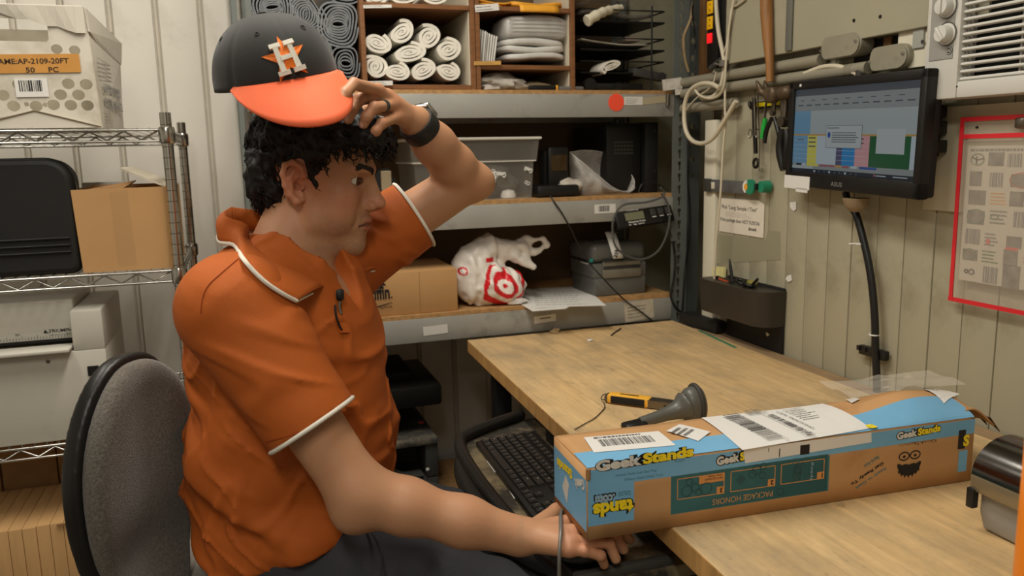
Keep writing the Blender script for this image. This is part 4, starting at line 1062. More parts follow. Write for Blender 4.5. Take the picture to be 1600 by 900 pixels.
# printing on the side
def side_q(u, z): return Vector((xr + 0.004, cy0 + depth * u, z))
m = MB()
Ms = frame(Vector((xr + 0.0052, cy0 + 0.05, onY(cy0 + 0.15, 170, 143).z - 0.008)), (0.02, 1, 0), (-0.03, 0, 1)); text(m, 'UNITED STATES', Ms, h=0.022, w=0.25, bold=0.03)
Ms = frame(Vector((xr + 0.0052, cy0 + 0.05, onY(cy0 + 0.15, 170, 165).z - 0.008)), (0.02, 1, 0), (-0.03, 0, 1)); text(m, 'POSTAL SERVICE', Ms, h=0.022, w=0.27, bold=0.03)
Ms = frame(Vector((xr + 0.003, cy0 + 0.03, onY(cy0 + 0.15, 170, 128).z)), (0.02, 1, 0), (-0.03, 0, 1)); scribble(m, Ms, 0.24, 0.05, 5, 4, fill=0.3)
Ms = frame(Vector((xr + 0.0062, cy0 + 0.03, ZW1 + 0.012)), (0.02, 1, 0), (-0.03, 0, 1)); scribble(m, Ms, 0.06, 0.035, 5, 6, fill=0.3)
m.build('print', mat('faded gray print', (150, 148, 146), 0.7), cr, world=True)

# ---- things on the middle wire shelf
bc = thing('carry_case', 'black zippered carry case standing on the middle wire shelf', 'case', (-0.50, 2.2, ZW2))
kx1 = onY(2.10, 118, 340).x; kzt = onY(2.10, 50, 249).z
def case_poly(x0, x1, z0, z1, r, n=8):
    out = []
    for cx, cz, a0 in ((x1 - r, z1 - r, 0), (x0 + r, z1 - r, 90), (x0 + r * .4, z0 + r * .4, 180), (x1 - r * .4, z0 + r * .4, 270)):
        rr = r if a0 < 180 else r * .4
        for i in range(n + 1):
            a = math.radians(a0 + 90 * i / n); out.append((cx + rr * math.cos(a), cz + rr * math.sin(a)))
    return out
cp = case_poly(-0.66, kx1, ZW2, kzt, 0.055)
Mf = frame((0, 0, 0), (1, 0, 0), (0, 0, 1))
m = MB(); m.prism(cp, -2.10, -2.20, Mf); mo = m.build('shell', M_blackm, bc, 40, world=True); md = mo.modifiers.new('b', 'BEVEL'); md.width = 0.012; md.segments = 3; md.limit_method = 'ANGLE'
pts = [(p[0] + 0.002 * 0, 2.125, p[1]) for p in cp]; m = MB(); m.tube(pts, 0.0035, 6, closed=True); m.build('zipper', M_black, bc, 60, world=True)
m = MB()
for dz in (0.050, 0.066, 0.082): m.tube([(-0.64, 2.0985, ZW2 + dz), (kx1 - 0.016, 2.0985, ZW2 + dz + 0.001)], 0.0035, 6)
m.build('ridges', M_black, bc, 60, world=True)
m = MB(); m.tube([(kx1 - 0.001, 2.13, kzt - 0.05), (kx1 + 0.004, 2.13, kzt - 0.065), (kx1 + 0.003, 2.125, kzt - 0.085)], 0.003, 6); m.build('zip_pull', M_steel, bc, 60, world=True)
bx = thing('cardboard_box', 'tan cardboard box with an open white flap on the middle wire shelf', 'box', (-0.25, 2.25, ZW2))
xa = onY(2.10, 128, 420).x + 0.004; xb = onY(2.10, 266, 300).x; zt2 = onY(2.10, 200, 293).z
m = MB(); m.add([(xa, 2.10, ZW2), (xb, 2.10, ZW2), (xb - 0.002, 2.10, zt2), (xa - 0.008, 2.10, zt2 - 0.002), (xa, 2.40, ZW2), (xb, 2.40, ZW2), (xb, 2.40, zt2), (xa - 0.008, 2.40, zt2)],
    [(0, 1, 2, 3), (1, 5, 6, 2), (5, 4, 7, 6), (4, 0, 3, 7), (0, 4, 5, 1)]); m.build('carton', M_card, bx, world=True, solid=0.004)
m = MB(); A = onY(2.10, 263, 293); B_ = onY(2.14, 186, 263); m.quad(A, A + Vector((0.005, 0.28, 0)), B_ + Vector((0, 0.26, 0.0)), B_); m.build('side_flap', mat('pale inner card', (206, 196, 176), 0.75), bx, world=True, solid=0.004)
m = MB(); A = onY(2.10, 122, 300); B_ = onY(2.12, 210, 283); m.add([A + Vector((0.0, 0.01, 0.001)), A + Vector((0.09, 0.02, 0.002)), B_ + Vector((0.0, 0.03, 0.0)), B_ + Vector((-0.07, 0.0, -0.012))], [(0, 1, 2, 3)]); m.build('front_flap', M_cardd, bx, world=True, solid=0.004)
m = MB(); m.quad((xa + 0.07, 2.0978, zt2 - 0.01), (xa + 0.11, 2.0978, zt2 - 0.005), (xa + 0.115, 2.0978, ZW2 + 0.01), (xa + 0.075, 2.0978, ZW2 + 0.01)); m.build('tape', M_tape, bx, world=True)
m = MB(); A = onY(2.22, 108, 292); B_ = onY(2.22, 172, 261); m.box(((A.x + B_.x) / 2, 2.46, ZW2 + 0.10), (0.115, 0.02, 0.20), 0.001); solo('paper_carton', m, mat('dull white card', (186, 182, 174), 0.7), 'dull white card standing behind the tan box, by the black case', 'card')

# ---- white machine on the third wire shelf
M_mach = mat('office white enamel', (196, 192, 180), 0.4, var=0.03, vs=5, dirt=(150, 146, 132), ds=6, dlo=0.62, dhi=0.9)
wm_ = thing('paper_cutter', 'large white office paper cutter with printed ruler scale on the third wire shelf', 'machine', (-0.5, 2.2, ZW3))
y0 = 2.09; P = lambda px, py, yy=y0: onY(yy, px, py)
xr2 = P(171, 600).x; xl2 = -0.95
zA = P(60, 553).z; zB = P(60, 548).z
m = MB(); m.box(((xl2 + xr2) / 2, y0 + 0.15, (ZW3 + zA) / 2), (xr2 - xl2, 0.30, zA - ZW3), 0.004); m.build('lower_body', M_mach, wm_, 40, world=True)
zh = P(140, 484).z; xh = P(109, 500).x; zhb = P(120, 549).z
m = MB(); m.box(((xh + xr2) / 2, y0 + 0.15, (zhb + zh) / 2), (xr2 - xh, 0.30, zh - zhb), 0.005); m.build('end_housing', M_mach, wm_, 40, world=True)
zc = P(50, 477).z; zcb = P(50, 541, y0 + 0.03).z
m = MB(); m.box(((xl2 + xh) / 2, y0 + 0.18, (zcb + zc) / 2), (xh - xl2 - 0.002, 0.24, zc - zcb), 0.005); m.build('top_housing', M_mach, wm_, 40, world=True)
m = MB(); z_ = P(60, 553, y0 - 0.02).z; m.box(((xl2 + xh) / 2, y0 + 0.0, z_ + 0.004), (xh - xl2 - 0.004, 0.07, 0.008), 0.002); m.build('feed_table', M_mach, wm_, 40, world=True)
m = MB(); m.box(((xl2 + xh) / 2, y0 + 0.058, zcb + 0.004), (xh - xl2 - 0.01, 0.004, 0.006)); m.build('feed_slot', M_blackm, wm_, world=True)
yf = y0 + 0.0592
m = MB(); a_ = onY(yf, 0, 541); b_ = onY(yf, 109, 529); Mq = frame((b_.x, yf, zcb + 0.009), (1, 0, 0), (0, 0, 1)); m.box((-0.2, 0.009, 0), (0.4, 0.02, 0.0006), 0, Mq, 1)
for i in range(60): m.box((-0.004 - i * 0.0064, 0.004 if i % 5 else 0.006, 0.0005), (0.0008, 0.006 if i % 5 else 0.010, 0.0004), 0, Mq, 0)
for i, s_ in enumerate(('350', '300', '250', '200')): text(m, s_, Mq @ T(-0.05 - i * 0.064, 0.0125, 0.0004), h=0.005, mi=0)
Mt = frame(onY(yf, 68, 519), (1, 0, 0), (0, 0, 1)); m.add([(-0.001, -0.003, .0004), (0.009, -0.003, .0004), (0.004, 0.006, .0004)], [(0, 1, 2)], Mt); text(m, 'TRIUMPH', Mt @ T(0.011, -0.003, 0), h=0.008, w=0.050, bold=0.02)
text(m, 'electric cutter', Mt @ T(0.012, -0.010, 0), h=0.0035, w=0.048)
m.build('ruler_print', [M_ink, mat('ruler gray', (190, 187, 176), 0.5)], wm_, world=True)
q = P(146, 579); m = MB(); m.box((q.x, y0 - 0.001, q.z), (0.024, 0.004, 0.024), 0.001); m.build('rocker_switch', M_black, wm_, world=True)
q = P(75, 565); m = MB(); m.lathe([(0.005, 0), (0.004, 0.002), (0, 0.0025)], 12, frame((q.x, y0, q.z), (1, 0, 0), (0, 0, 1))); m.build('screw', M_steel, wm_, 40, world=True)
# ---- long carton on the bottom wire shelf and dark carton behind
M_card2 = mat('pleated cardboard', (190, 150, 100), 0.75, var=0.08, vs=5, stretch=(9, 1, 1))
z1 = onY(2.06, 88, 820).z; x1 = onY(2.06, 124, 860).x
cb = thing('cardboard_box', 'long crushed tan carton with vertical creases, under the white machine', 'box', (-0.55, 2.2, ZW0))
m = MB(); N = 18; x0_ = -0.95
for i in range(N):
    a = x0_ + (x1 - x0_) * i / N; b = x0_ + (x1 - x0_) * (i + 1) / N; o_ = R.uniform(-0.003, 0.003)
    m.box(((a + b) / 2, 2.20 + o_ * .5, (ZW0 + z1) / 2 + o_ * .3), (b - a - 0.0004, 0.27, z1 - ZW0), 0.0022)
m.build('carton', M_card2, cb, 40, world=True)
m = MB(); x2 = onY(2.06, 88, 820).x; m.box(((x2 + x1) / 2, 2.063, z1 - 0.002), (x1 - x2, 0.004, 0.004)); m.build('cut_edge', M_cardd, cb, world=True)
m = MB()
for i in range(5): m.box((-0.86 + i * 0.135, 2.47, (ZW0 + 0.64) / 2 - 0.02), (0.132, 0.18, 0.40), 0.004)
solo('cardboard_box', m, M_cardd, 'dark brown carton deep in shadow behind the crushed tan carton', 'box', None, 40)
# carton on the floor right of the chair back with hand-lettered tag
fc = thing('cardboard_box', 'tan carton on the floor behind the chair seat with a paper tag', 'box', (0.0, 1.95, 0))
m = MB(); A = onY(1.85, 240, 810); m.box((0.02, 2.0, 0.235), (0.36, 0.30, 0.47), 0.003); m.build('carton', M_card, fc, 40, world=True)
m = MB(); A = onY(1.848, 233, 900); Mx = frame(A, (1, 0, 0), (0, 0, 1)); m.box((0.03, 0.008, 0), (0.06, 0.062, 0.0008), 0, Mx, 0)
text(m, '898', Mx @ T(0.008, 0.018, 0.0006), h=0.014, w=0.042, mi=1); text(m, 'G', Mx @ T(0.008, -0.008, 0.0006), h=0.014, mi=1)
m.build('paper_tag', [M_paper, M_ink], fc, world=True)

# ================================================================ RIGHT WALL FITTINGS
XW = 1.379
M_pipe = mat('painted conduit', (142, 136, 118), 0.45, var=0.08, vs=10, dirt=(96, 88, 72), ds=10, dlo=0.58, dhi=0.8)
def wallpt(px, py, x=XW): return onX(x, px, py)
def pipe(name, y0, y1, z, r, label, x=1.352):
    m = MB(); m.cyl((x, y0, z), (x, y1, z), r, n=18); return solo(name, m, M_pipe, label, 'pipe', 'conduit pipes on the right wall', 50)
zc1 = onX(1.352, 1190, 109).z; zc2 = onX(1.352, 1190, 128).z
yb1 = onX(1.352, 1284, 90).y
pipe('conduit', yb1, 2.30, zc1, 0.0145, 'upper gray conduit pipe running behind the hammer handle to the first conduit fitting')
yb2 = onX(1.352, 1358, 95).y
pipe('conduit', yb2, 2.30, zc2 - 0.002, 0.0145, 'lower gray conduit pipe running to the second conduit fitting beside the monitor top')
zc3 = onX(1.352, 1120, 164).z; pipe('conduit', onX(1.352, 1149, 160).y, 2.30, zc3, 0.0150, 'short stub of gray conduit beside the white trim, under the other two pipes')
def fitting(ya, yb, zc, label):
    t = thing('conduit_fitting', label, 'fitting', (1.345, (ya + yb) / 2, zc))
    v = []; h = 0.026; n = 10; L = abs(ya - yb)
    poly = []
    for cx, a0 in ((L / 2 - h, -90), (-L / 2 + h, 90)):
        for i in range(n + 1):
            a = math.radians(a0 + 180 * i / n); poly.append((cx + h * math.cos(a) * (1.0 if cx > 0 else 0.6), h * math.sin(a)))
    M = frame((0, 0, 0), (0, -1, 0), (0, 0, 1))
    m = MB(); m.prism(poly, -0.03, 0.012, M); o = m.build('body', M_pipe, t, 40); md = o.modifiers.new('b', 'BEVEL'); md.width = 0.004; md.segments = 2; md.limit_method = 'ANGLE'
    m = MB(); m.prism([(p[0] * 0.97, p[1] * 0.94) for p in poly], 0.012, 0.0145, M); m.build('cover', M_pipe, t, 40)
    for s in (-1, 1):
        m = MB(); m.lathe([(0.004, 0.0145), (0.0035, 0.017), (0, 0.0175)], 10, M @ T(s * (L / 2 - 0.012), 0.004 * s, 0)); m.build('screw', M_chrome, t, 40)
q0 = onX(1.335, 1280, 82); q1 = onX(1.335, 1345, 78); fitting(q0.y, q1.y, q0.z + 0.006, 'gray oblong conduit fitting left of the other, above the monitor and under the cover sheet')
q0 = onX(1.335, 1355, 98); q1 = onX(1.335, 1420, 92); fitting(q0.y, q1.y, q0.z + 0.004, 'gray oblong conduit fitting nearest the air conditioner, just above the monitor')
M_rec = mat('rough wood stud', (120, 84, 48), 0.7, var=0.25, vs=10, stretch=(6, 6, 1))
m = MB(); a = onX(1.374, 1340, 75); b = onX(1.374, 1404, 75); m.box((1.376, (a.y + b.y) / 2, 1.515), (0.004, abs(a.y - b.y) + 0.02, 0.07)); solo('wall_opening', m, M_blackm, 'dark gap in the wall behind the conduit fittings, left of the air conditioner', 'opening')
m = MB(); a = onX(1.371, 1388, 72); m.box((1.370, a.y, 1.525), (0.006, 0.022, 0.05), 0.001); solo('wood_block', m, M_rec, 'small brown wood block in the dark gap by the air conditioner', 'block')
P_ = lambda x, L: [onX(x, *p) for p in L]
cable('cable', P_(1.345, [(1252, 118), (1270, 110), (1290, 104), (1310, 104), (1328, 110), (1342, 117)]), 0.006, M_cabw, 'short off white cable arched over the lower conduit above the monitor', 8)
m = MB(); q = onX(1.345, 1343, 117); m.cyl((q.x, q.y, q.z - 0.012), (q.x, q.y, q.z + 0.010), 0.009, n=12); solo('cable_gland', m, M_dgray, 'dark cable gland where the arched off white cable ends above the monitor', 'gland', None, 40)
# stud, gray channel, power strip left of the wall end
m = MB(); a = onY(2.30, 1099, 40); b = onY(2.30, 1112, 40); m.box(((a.x + b.x) / 2 + 0.006, 2.31, 1.80), (b.x - a.x + 0.012, 0.03, 0.56), 0.002)
solo('wood_stud', m, M_rec, 'bare wood stud beside the yellow power strip, top of the wall end', 'stud', None, 40)
v, f = plate([(-0.03, 0), (0.03, 0), (0.03, 2.1), (-0.03, 2.1)], [circ(0.0, 1.72 - 0.055 * i, 0.010, 12) for i in range(10)], 0.003)
a = onY(2.42, 1084, 50); m = MB(); m.add(v, f, frame((a.x, 2.42, 0), (1, 0, 0), (0, 0, 1))); m.box((a.x + 0.03, 2.44, 1.05), (0.003, 0.04, 2.1)); solo('steel_channel', m, M_post, 'gray steel channel with round holes standing behind the right rack post', 'channel')
ps = thing('power_strip', 'black power strip with yellow outlets and red switch by the wall end', 'power strip', frame(onX(1.353, 1120, 95), (0, -1, 0.0), (0, 0, 1)))
L = 0.40
m = MB(); m.box((0.0, L / 2 - 0.02, 0.0), (0.055, L, 0.035), 0.004); m.build('housing', M_black, ps, 40)
m = MB(); m.box((0.052, L / 2 + 0.0, -0.008), (0.05, L, 0.03), 0.004); m.build('side_block', M_blackm, ps, 40)
ym = mat('yellow outlet', (240, 184, 24), 0.4)
zz = lambda py: (onX(1.353, 1118, py) - onX(1.353, 1120, 95)).z
for py in (36, 12, -14, -40):
    m = MB(); m.box((-0.012, zz(py), 0.018), (0.03, 0.036, 0.004), 0.001); o_ = m.build('outlet', ym, ps, 40)
    m = MB()
    for dy in (-0.008, 0.008): m.box((-0.010, zz(py) + dy, 0.0204), (0.005, 0.003, 0.001))
    m.build('outlet_slots', M_blackm, o_)
m = MB(); m.box((-0.010, zz(60), 0.019), (0.022, 0.028, 0.008), 0.002); m.build('switch', mat('red lit switch', (230, 30, 34), 0.3, emit=0.8), ps, 40)
# cables in the corner
cable('cable', P_(1.335, [(1119, -5), (1120, 20), (1123, 50), (1129, 80), (1132, 100), (1130, 120), (1124, 140), (1112, 152), (1095, 152)]), 0.0065, M_cabw, 'thick cream cable hanging from above past the yellow outlets', 8)
cable('cable', P_(1.325, [(1147, -3), (1143, 20), (1139, 45), (1137, 70), (1134, 100), (1133, 140), (1133, 175), (1134, 190), (1130, 230), (1128, 265), (1126, 300), (1122, 345), (1118, 390), (1116, 440)]), 0.0034, M_cabw, 'white cable hanging straight down past the note to the pen caddy', 8)
cable('cable', P_(1.330, [(1165, -2), (1152, 8), (1143, 14), (1140, 40), (1136, 66), (1131, 84)]), 0.003, M_cabw, 'thin cream cable joining the bundle from upper right', 6)
cable('cable', P_(1.315, [(1150, 158), (1140, 175), (1130, 192), (1115, 215), (1098, 224), (1082, 220), (1072, 205), (1069, 182), (1071, 158), (1080, 140), (1095, 131), (1112, 131), (1124, 138)]), 0.0066, M_cabw, 'thick cream cable in a big loop beside the rack post', 8)
cable('cable', P_(1.32, [(1119, 112), (1115, 128), (1106, 140), (1092, 150), (1078, 164), (1068, 178)]), 0.0022, M_cabw, 'thin cream wire crossing the big cable loop', 6)
cable('cable', P_(1.318, [(1085, 136), (1092, 148), (1108, 154), (1122, 150), (1130, 138), (1134, 116)]), 0.004, M_cabw, 'smaller cream cable loop under the conduit', 6)
cable('cable', [onY(2.29, *p) for p in [(1084, -4), (1081, 18), (1079, 30), (1070, 52), (1068, 62), (1070, 90), (1076, 112)]], 0.0045, mat('tan cable', (150, 126, 90), 0.5), 'tan cable bowed out behind the right rack post', 6)
cable('cable', [onY(2.285, *p) for p in [(1083, -4), (1082, 20), (1085, 45), (1087, 70), (1085, 108)]], 0.003, M_cabk, 'thin dark cable hanging beside the tan bowed cable')
m = MB(); q = onX(1.327, 1131, 99); m.cyl((q.x, q.y, q.z - 0.008), (q.x, q.y, q.z + 0.008), 0.013, n=14); 
a = onX(1.32, 1117, 97); m.tube([(q.x, q.y + 0.01, q.z - 0.004), (a.x, a.y, a.z - 0.004), a], 0.0025, 6)
solo('cable_tie', m, mat('worn gray tie', (106, 100, 90), 0.6), 'gray tie gathering the cream cables in front of the upper conduit', 'tie', None, 50)
m = MB(); A = onX(1.33, 1127, 92); B_ = onX(1.33, 1111, 107); m.tube([A, (A + B_) / 2, B_], [0.006, 0.007, 0.009], 10); solo('cable_plug', m, M_dgray, 'dark plug end hanging left of the cable tie', 'plug', None, 50)

# ---- hammer
M_hand = mat('hammer wood', (150, 104, 58), 0.45, var=0.2, vs=14, stretch=(5, 5, 0.7), dirt=(92, 60, 32), ds=10)
hm = thing('hammer', 'claw hammer with brown wooden handle hanging head down on the tool rail', 'hammer', onX(1.325, 1202, 165))
a = [onX(1.322, 1197, -30), onX(1.322, 1198, 20), onX(1.322, 1200, 60), onX(1.322, 1203, 100), onX(1.322, 1203, 128)]
m = MB(); m.tube(a, [0.0155, 0.0165, 0.014, 0.0105, 0.010], 14); m.build('handle', M_hand, hm, 60, world=True)
hc = np.array(onX(1.322, 1208, 146)); d = np.array([0, -1.0, 0]); u = np.array([0, 0, 1.0])
def ham(P):
    q = P - hc
    hl = lambda y, z, x=0: np.array([x, -y, z])
    d_ = s_box(q, hl(-0.006, -0.004), (0.013, 0.018, 0.020), 0.008)
    d_ = smin(d_, s_cap(q, hl(0.006, -0.006), hl(0.040, -0.002), 0.012), 0.008)
    d_ = smin(d_, s_cap(q, hl(0.038, -0.002), hl(0.056, -0.001), 0.0165), 0.004)
    d_ = np.minimum(d_, 1)
    for sx in (-1, 1):
        d_ = smin(d_, s_chain(q, [hl(-0.015, -0.005, sx * 0.004), hl(-0.036, 0.006, sx * 0.009), hl(-0.054, 0.034, sx * 0.012)], [0.010, 0.0085, 0.004]), 0.005)
    return d_
M_rust = mat('rusty hammer head', (96, 80, 62), 0.5, 0.5, var=0.25, vs=40)
sdf_obj('head', ham, hc - np.array([0.05, 0.10, 0.06]), hc + np.array([0.05, 0.10, 0.07]), 0.003, M_rust, hm)
# ---- tool rail
rail = thing('tool_rail', 'yellow and black magnetic tool rail on the right wall left of the monitor', 'rail', onX(1.374, 1205, 165))
A = onX(1.368, 1172, 166); B_ = onX(1.368, 1240, 159)
m = MB(); m.box((1.372, (A.y + B_.y) / 2, (A.z + B_.z) / 2), (0.012, abs(A.y - B_.y), 0.020), 0.002); m.build('bar', M_black, rail, 40, world=True)
m = MB(); m.box((1.3655, (A.y + B_.y) / 2 - 0.004, (A.z + B_.z) / 2 + 0.001), (0.002, abs(A.y - B_.y) - 0.03, 0.011), 0.0005); m.build('yellow_strip', mat('yellow strip', (214, 196, 20), 0.45), rail, world=True)
XT = 1.352
M_blkst = mat('black oxide steel', (44, 40, 36), 0.35, 0.7)
wq = [onX(XT, *p) for p in ((1178, 158), (1179, 200), (1181, 240), (1181, 252))]
wr_ = thing('wrench', 'dark combination wrench hanging at the left end of the tool rail', 'wrench', wq[3])
m = MB(); m.tube([wq[0], wq[1], wq[2]], [0.006, 0.0065, 0.0055], 8); m.build('shank', M_blkst, wr_, 60, world=True)
m = MB(); c_ = onX(XT, 1181, 255); m.tube([(c_.x, c_.y + 0.0105 * math.cos(t_), c_.z + 0.0115 * math.sin(t_)) for t_ in [i * math.pi / 9 for i in range(18)]], 0.0042, 8, closed=True); m.build('ring_end', M_blkst, wr_, 60, world=True)
m = MB(); c_ = onX(XT, 1175, 160); m.tube([(c_.x, c_.y + 0.011 * math.cos(t_), c_.z + 0.013 * math.sin(t_)) for t_ in [math.radians(120 + i * 26) for i in range(11)]], [0.0035] + [0.0052] * 9 + [0.0035], 8); m.build('open_jaw', M_blkst, wr_, 60, world=True)
nb = thing('nail_clipper', 'small steel scissors with wire finger loops hanging in front of the wrench', 'scissors', onX(1.344, 1180, 218))
m = MB(); m.tube(P_(1.344, [(1178, 148), (1179, 170), (1180, 196), (1179, 212)]), [0.001, 0.003, 0.0035, 0.003], 6); m.build('blade', M_steel, nb, 60, world=True)
for px, sy in ((1172, 1), (1184, -1)):
    c_ = onX(1.344, px, 209); m = MB(); m.tube([(c_.x, c_.y + 0.008 * math.cos(t_), c_.z + 0.012 * math.sin(t_)) for t_ in [i * math.pi / 7 for i in range(14)]], 0.0014, 6, closed=True); m.build('finger_loop', M_chrome, nb, 60, world=True)
m = MB(); m.tube(P_(1.350, [(1184, 146), (1185, 180), (1187, 225), (1186, 268)]), [0.002, 0.0022, 0.0018, 0.0012], 6); solo('metal_pick', m, M_steel, 'thin steel pick hanging right of the dark wrench', 'pick', None, 60)
gf = thing('file', 'small file with a bright green handle hanging on the tool rail', 'file', onX(1.345, 1193, 215))
m = MB(); m.tube(P_(1.345, [(1200, 146), (1196, 168), (1195, 186)]), [0.002, 0.0035, 0.003], 6); m.build('blade', M_steel, gf, 60, world=True)
m = MB(); m.tube(P_(1.345, [(1196, 185), (1194, 198), (1191, 216)]), [0.006, 0.0078, 0.006], 10); m.build('handle', mat('bright green grip', (32, 168, 60), 0.4), gf, 60, world=True)
def plier(name, label, jaw, piv, hl, hr, rj, rh, mh, x):
    t = thing(name, label, 'pliers', onX(x, *hl[-1]))
    for L_ in jaw: m = MB(); m.tube(catmull(P_(x, L_), 4), rj, 8); m.build('jaw', M_steel, t, 60, world=True)
    m = MB(); c_ = onX(x, *piv); m.cyl((c_.x - rj * 1.5, c_.y, c_.z), (c_.x + rj, c_.y, c_.z), rj * 1.8, n=14); m.build('pivot', M_steel, t, 40, world=True)
    for L_ in (hl, hr):
        pts = catmull(P_(x, L_), 5); k = len(pts); m = MB(); m.tube(pts, [rh * (0.7 + 0.5 * math.sin(math.pi * (0.15 + 0.75 * i / (k - 1)))) for i in range(k)], 10); m.build('handle', mh, t, 60, world=True)
plier('pliers', 'needle nose pliers with spread black handles hanging on the tool rail', [[(1209, 140), (1208, 160), (1208, 176)], [(1214, 140), (1211, 160), (1209, 176)]], (1208, 177), [(1206, 184), (1199, 200), (1196, 212), (1195, 224)], [(1210, 184), (1215, 200), (1218, 215), (1217, 228)], 0.004, 0.0055, M_black, 1.340)
plier('pliers', 'large rusty pliers with thick black handles hanging against the monitor edge', [[(1224, 136), (1224, 160), (1225, 182)], [(1229, 140), (1228, 160), (1226, 182)]], (1225, 190), [(1223, 202), (1219, 225), (1220, 245), (1224, 266)], [(1229, 202), (1231, 225), (1229, 245), (1227, 262)], 0.008, 0.0095, M_black, 1.338)

# ---- gray bar with green reel, note, paper scraps
gb_ = thing('latch_bar', 'gray metal bar with a green and white round tag across the white trim', 'bar', onX(1.360, 1150, 292))
A = onX(1.362, 1104, 289); B_ = onX(1.362, 1176, 294)
Mb = frame((A + B_) / 2, B_ - A, (0, 0, 1)); Lb = (B_ - A).length
m = MB(); m.box((0, 0, 0), (Lb, 0.036, 0.006), 0.001, Mb); m.build('bar', mat('scratched gray bar', (108, 108, 108), 0.4, 0.3, var=0.15, vs=30), gb_, 40, world=True)
m = MB(); m.box((-Lb / 2 + 0.012, 0, 0.004), (0.036, 0.040, 0.010), 0.003, Mb); m.build('end_plate', M_dgray, gb_, 40, world=True)
m = MB(); m.box((-Lb / 2 + 0.042, 0, 0.004), (0.016, 0.020, 0.004), 0.001, Mb); m.build('white_pad', M_trimw, gb_, 40, world=True)
M_grn = mat('green plastic', (36, 132, 98), 0.4); c_ = onX(1.352, 1172, 292)
m = MB(); m.cyl((1.358, c_.y, c_.z), (1.349, c_.y, c_.z), 0.021, n=24); m.build('round_tag', M_grn, gb_, 40, world=True)
m = MB(); c2 = onX(1.3485, 1166, 292); m.add([(1.3485, c2.y + 0.016 * math.cos(a_), c2.z + 0.018 * math.sin(a_)) for a_ in [math.radians(90 + i * 15) for i in range(0, 1)]] + [(1.3485, c2.y - 0.003, c2.z - 0.019), (1.3485, c2.y - 0.003, c2.z + 0.019)] + [(1.3485, c2.y + 0.018 * math.cos(a_), c2.z + 0.018 * math.sin(a_)) for a_ in [math.radians(80 - i * 16) for i in range(11)]], [tuple(range(14))]); m.build('white_half', M_paper, gb_, world=True)
m = MB(); m.add([(1.348, c2.y + 0.002 + 0.0085 * math.cos(i * .42), c2.z + 0.009 * math.sin(i * .42)) for i in range(15)], [tuple(range(15))]); m.build('yellow_spot', M_yel, gb_, world=True)
c_ = onX(1.350, 1190, 292); m = MB(); m.cyl((1.372, c_.y, c_.z), (1.346, c_.y, c_.z), 0.017, 0.0155, n=20); m.build('green_knob', M_grn, gb_, 40, world=True)
m = MB(); c_ = onX(1.345, 1183, 292); m.box((c_.x, c_.y, c_.z), (0.012, 0.010, 0.018), 0.002); m.build('clip', M_black, gb_, 40, world=True)
A = onX(1.3775, 1124, 361); B_ = onX(1.3775, 1193, 372); D_ = onX(1.3775, 1126, 309)
Mn = frame(A, B_ - A, D_ - A); nw = (B_ - A).length; nh = (D_ - A).length
note = thing('paper_note', 'handwritten white note taped to the wall under the gray bar', 'note', A)
WM[note.name] = Mn.copy(); note.matrix_world = Mn
m = MB(); m.prism([(0, 0), (nw, 0), (nw, nh * 0.93), (nw * 0.86, nh * 1.02), (0, nh)], 0, 0.0008); m.build('sheet', mat('note paper', (224, 216, 200), 0.75, var=0.04, vs=30), note)
m = MB(); text(m, 'Pick "Long Sample / Test"', T(nw * 0.06, nh * 0.66, 0.001), h=0.015, w=nw * 0.80); text(m, 'If the package does NOT FUSION', T(nw * 0.03, nh * 0.29, 0.001), h=0.014, w=nw * 0.88); text(m, 'through', T(nw * 0.68, nh * 0.12, 0.001), h=0.013, w=nw * 0.17, bold=0.02)
m.build('handwriting', M_ink, note)
m = MB(); scribble(m, T(nw * 0.15, nh * 0.48, 0.0005), nw * 0.7, nh * 0.14, 3, 3, fill=0.25)
m.build('faint_print', mat('faint ink', (170, 160, 146), 0.7), note)
def wallscrap(name, pxs, label, mt=M_paper, cat='scrap', x=1.3775):
    P = [onX(x, *p) for p in pxs]; m = MB(); n = len(P)
    m.add(P + [p + Vector((0.0012, 0, 0)) for p in P], [tuple(range(n)), tuple(range(2 * n - 1, n - 1, -1))] + [(i, (i + 1) % n, n + (i + 1) % n, n + i) for i in range(n)])
    return solo(name, m, mt, label, cat)
wallscrap('paper_scrap', [(1234, 316), (1244, 315), (1244, 327), (1240, 330), (1235, 325)], 'torn white paper scrap on the wall below the left end of the monitor')
wallscrap('paper_scrap', [(1230, 431), (1236, 429), (1237, 438), (1232, 441), (1227, 436)], 'small torn paper scrap on the wall right of the pen caddy')
wallscrap('tape_patch', [(1119, 412), (1219, 406), (1219, 362), (1200, 360), (1196, 374), (1122, 366)], 'faint square patch of clear film on the wall under the note', mat('wall film patch', (150, 146, 122), 0.4), 'patch', 1.3792)

# ---- monitor
def atX(px, py, Xl, Xr):  # on the plane through (Xl at left edge, Xr at right edge)
    a = Vector((1.333, 1.765, 0)); b = Vector((1.285, 1.275, 0)); n = (b - a).cross(Vector((0, 0, 1)))
    d = ray(px, py); t = (a - EYE).dot(n) / d.dot(n); return EYE + d * t
A = atX(1232, 288, 0, 0); B_ = atX(1441, 314, 0, 0); D_ = atX(1237, 130, 0, 0); E_ = atX(1455, 105, 0, 0)
mw = ((B_ - A).length + (E_ - D_).length) / 2; mh = ((D_ - A).length + (E_ - B_).length) / 2
Mm = frame((A + B_ + D_ + E_) / 4, (B_ - A) + (E_ - D_), (D_ - A) + (E_ - B_))
mon = thing('monitor', 'black widescreen computer monitor mounted on the right wall, showing a spreadsheet with a dialog', 'monitor', Mm)
bz = 0.020; bzb = 0.036
m = MB()
m.box((0, mh / 2 - bz / 2, -0.004), (mw, bz, 0.026), 0.004); m.box((0, -mh / 2 + bzb / 2, -0.004), (mw, bzb, 0.026), 0.004)
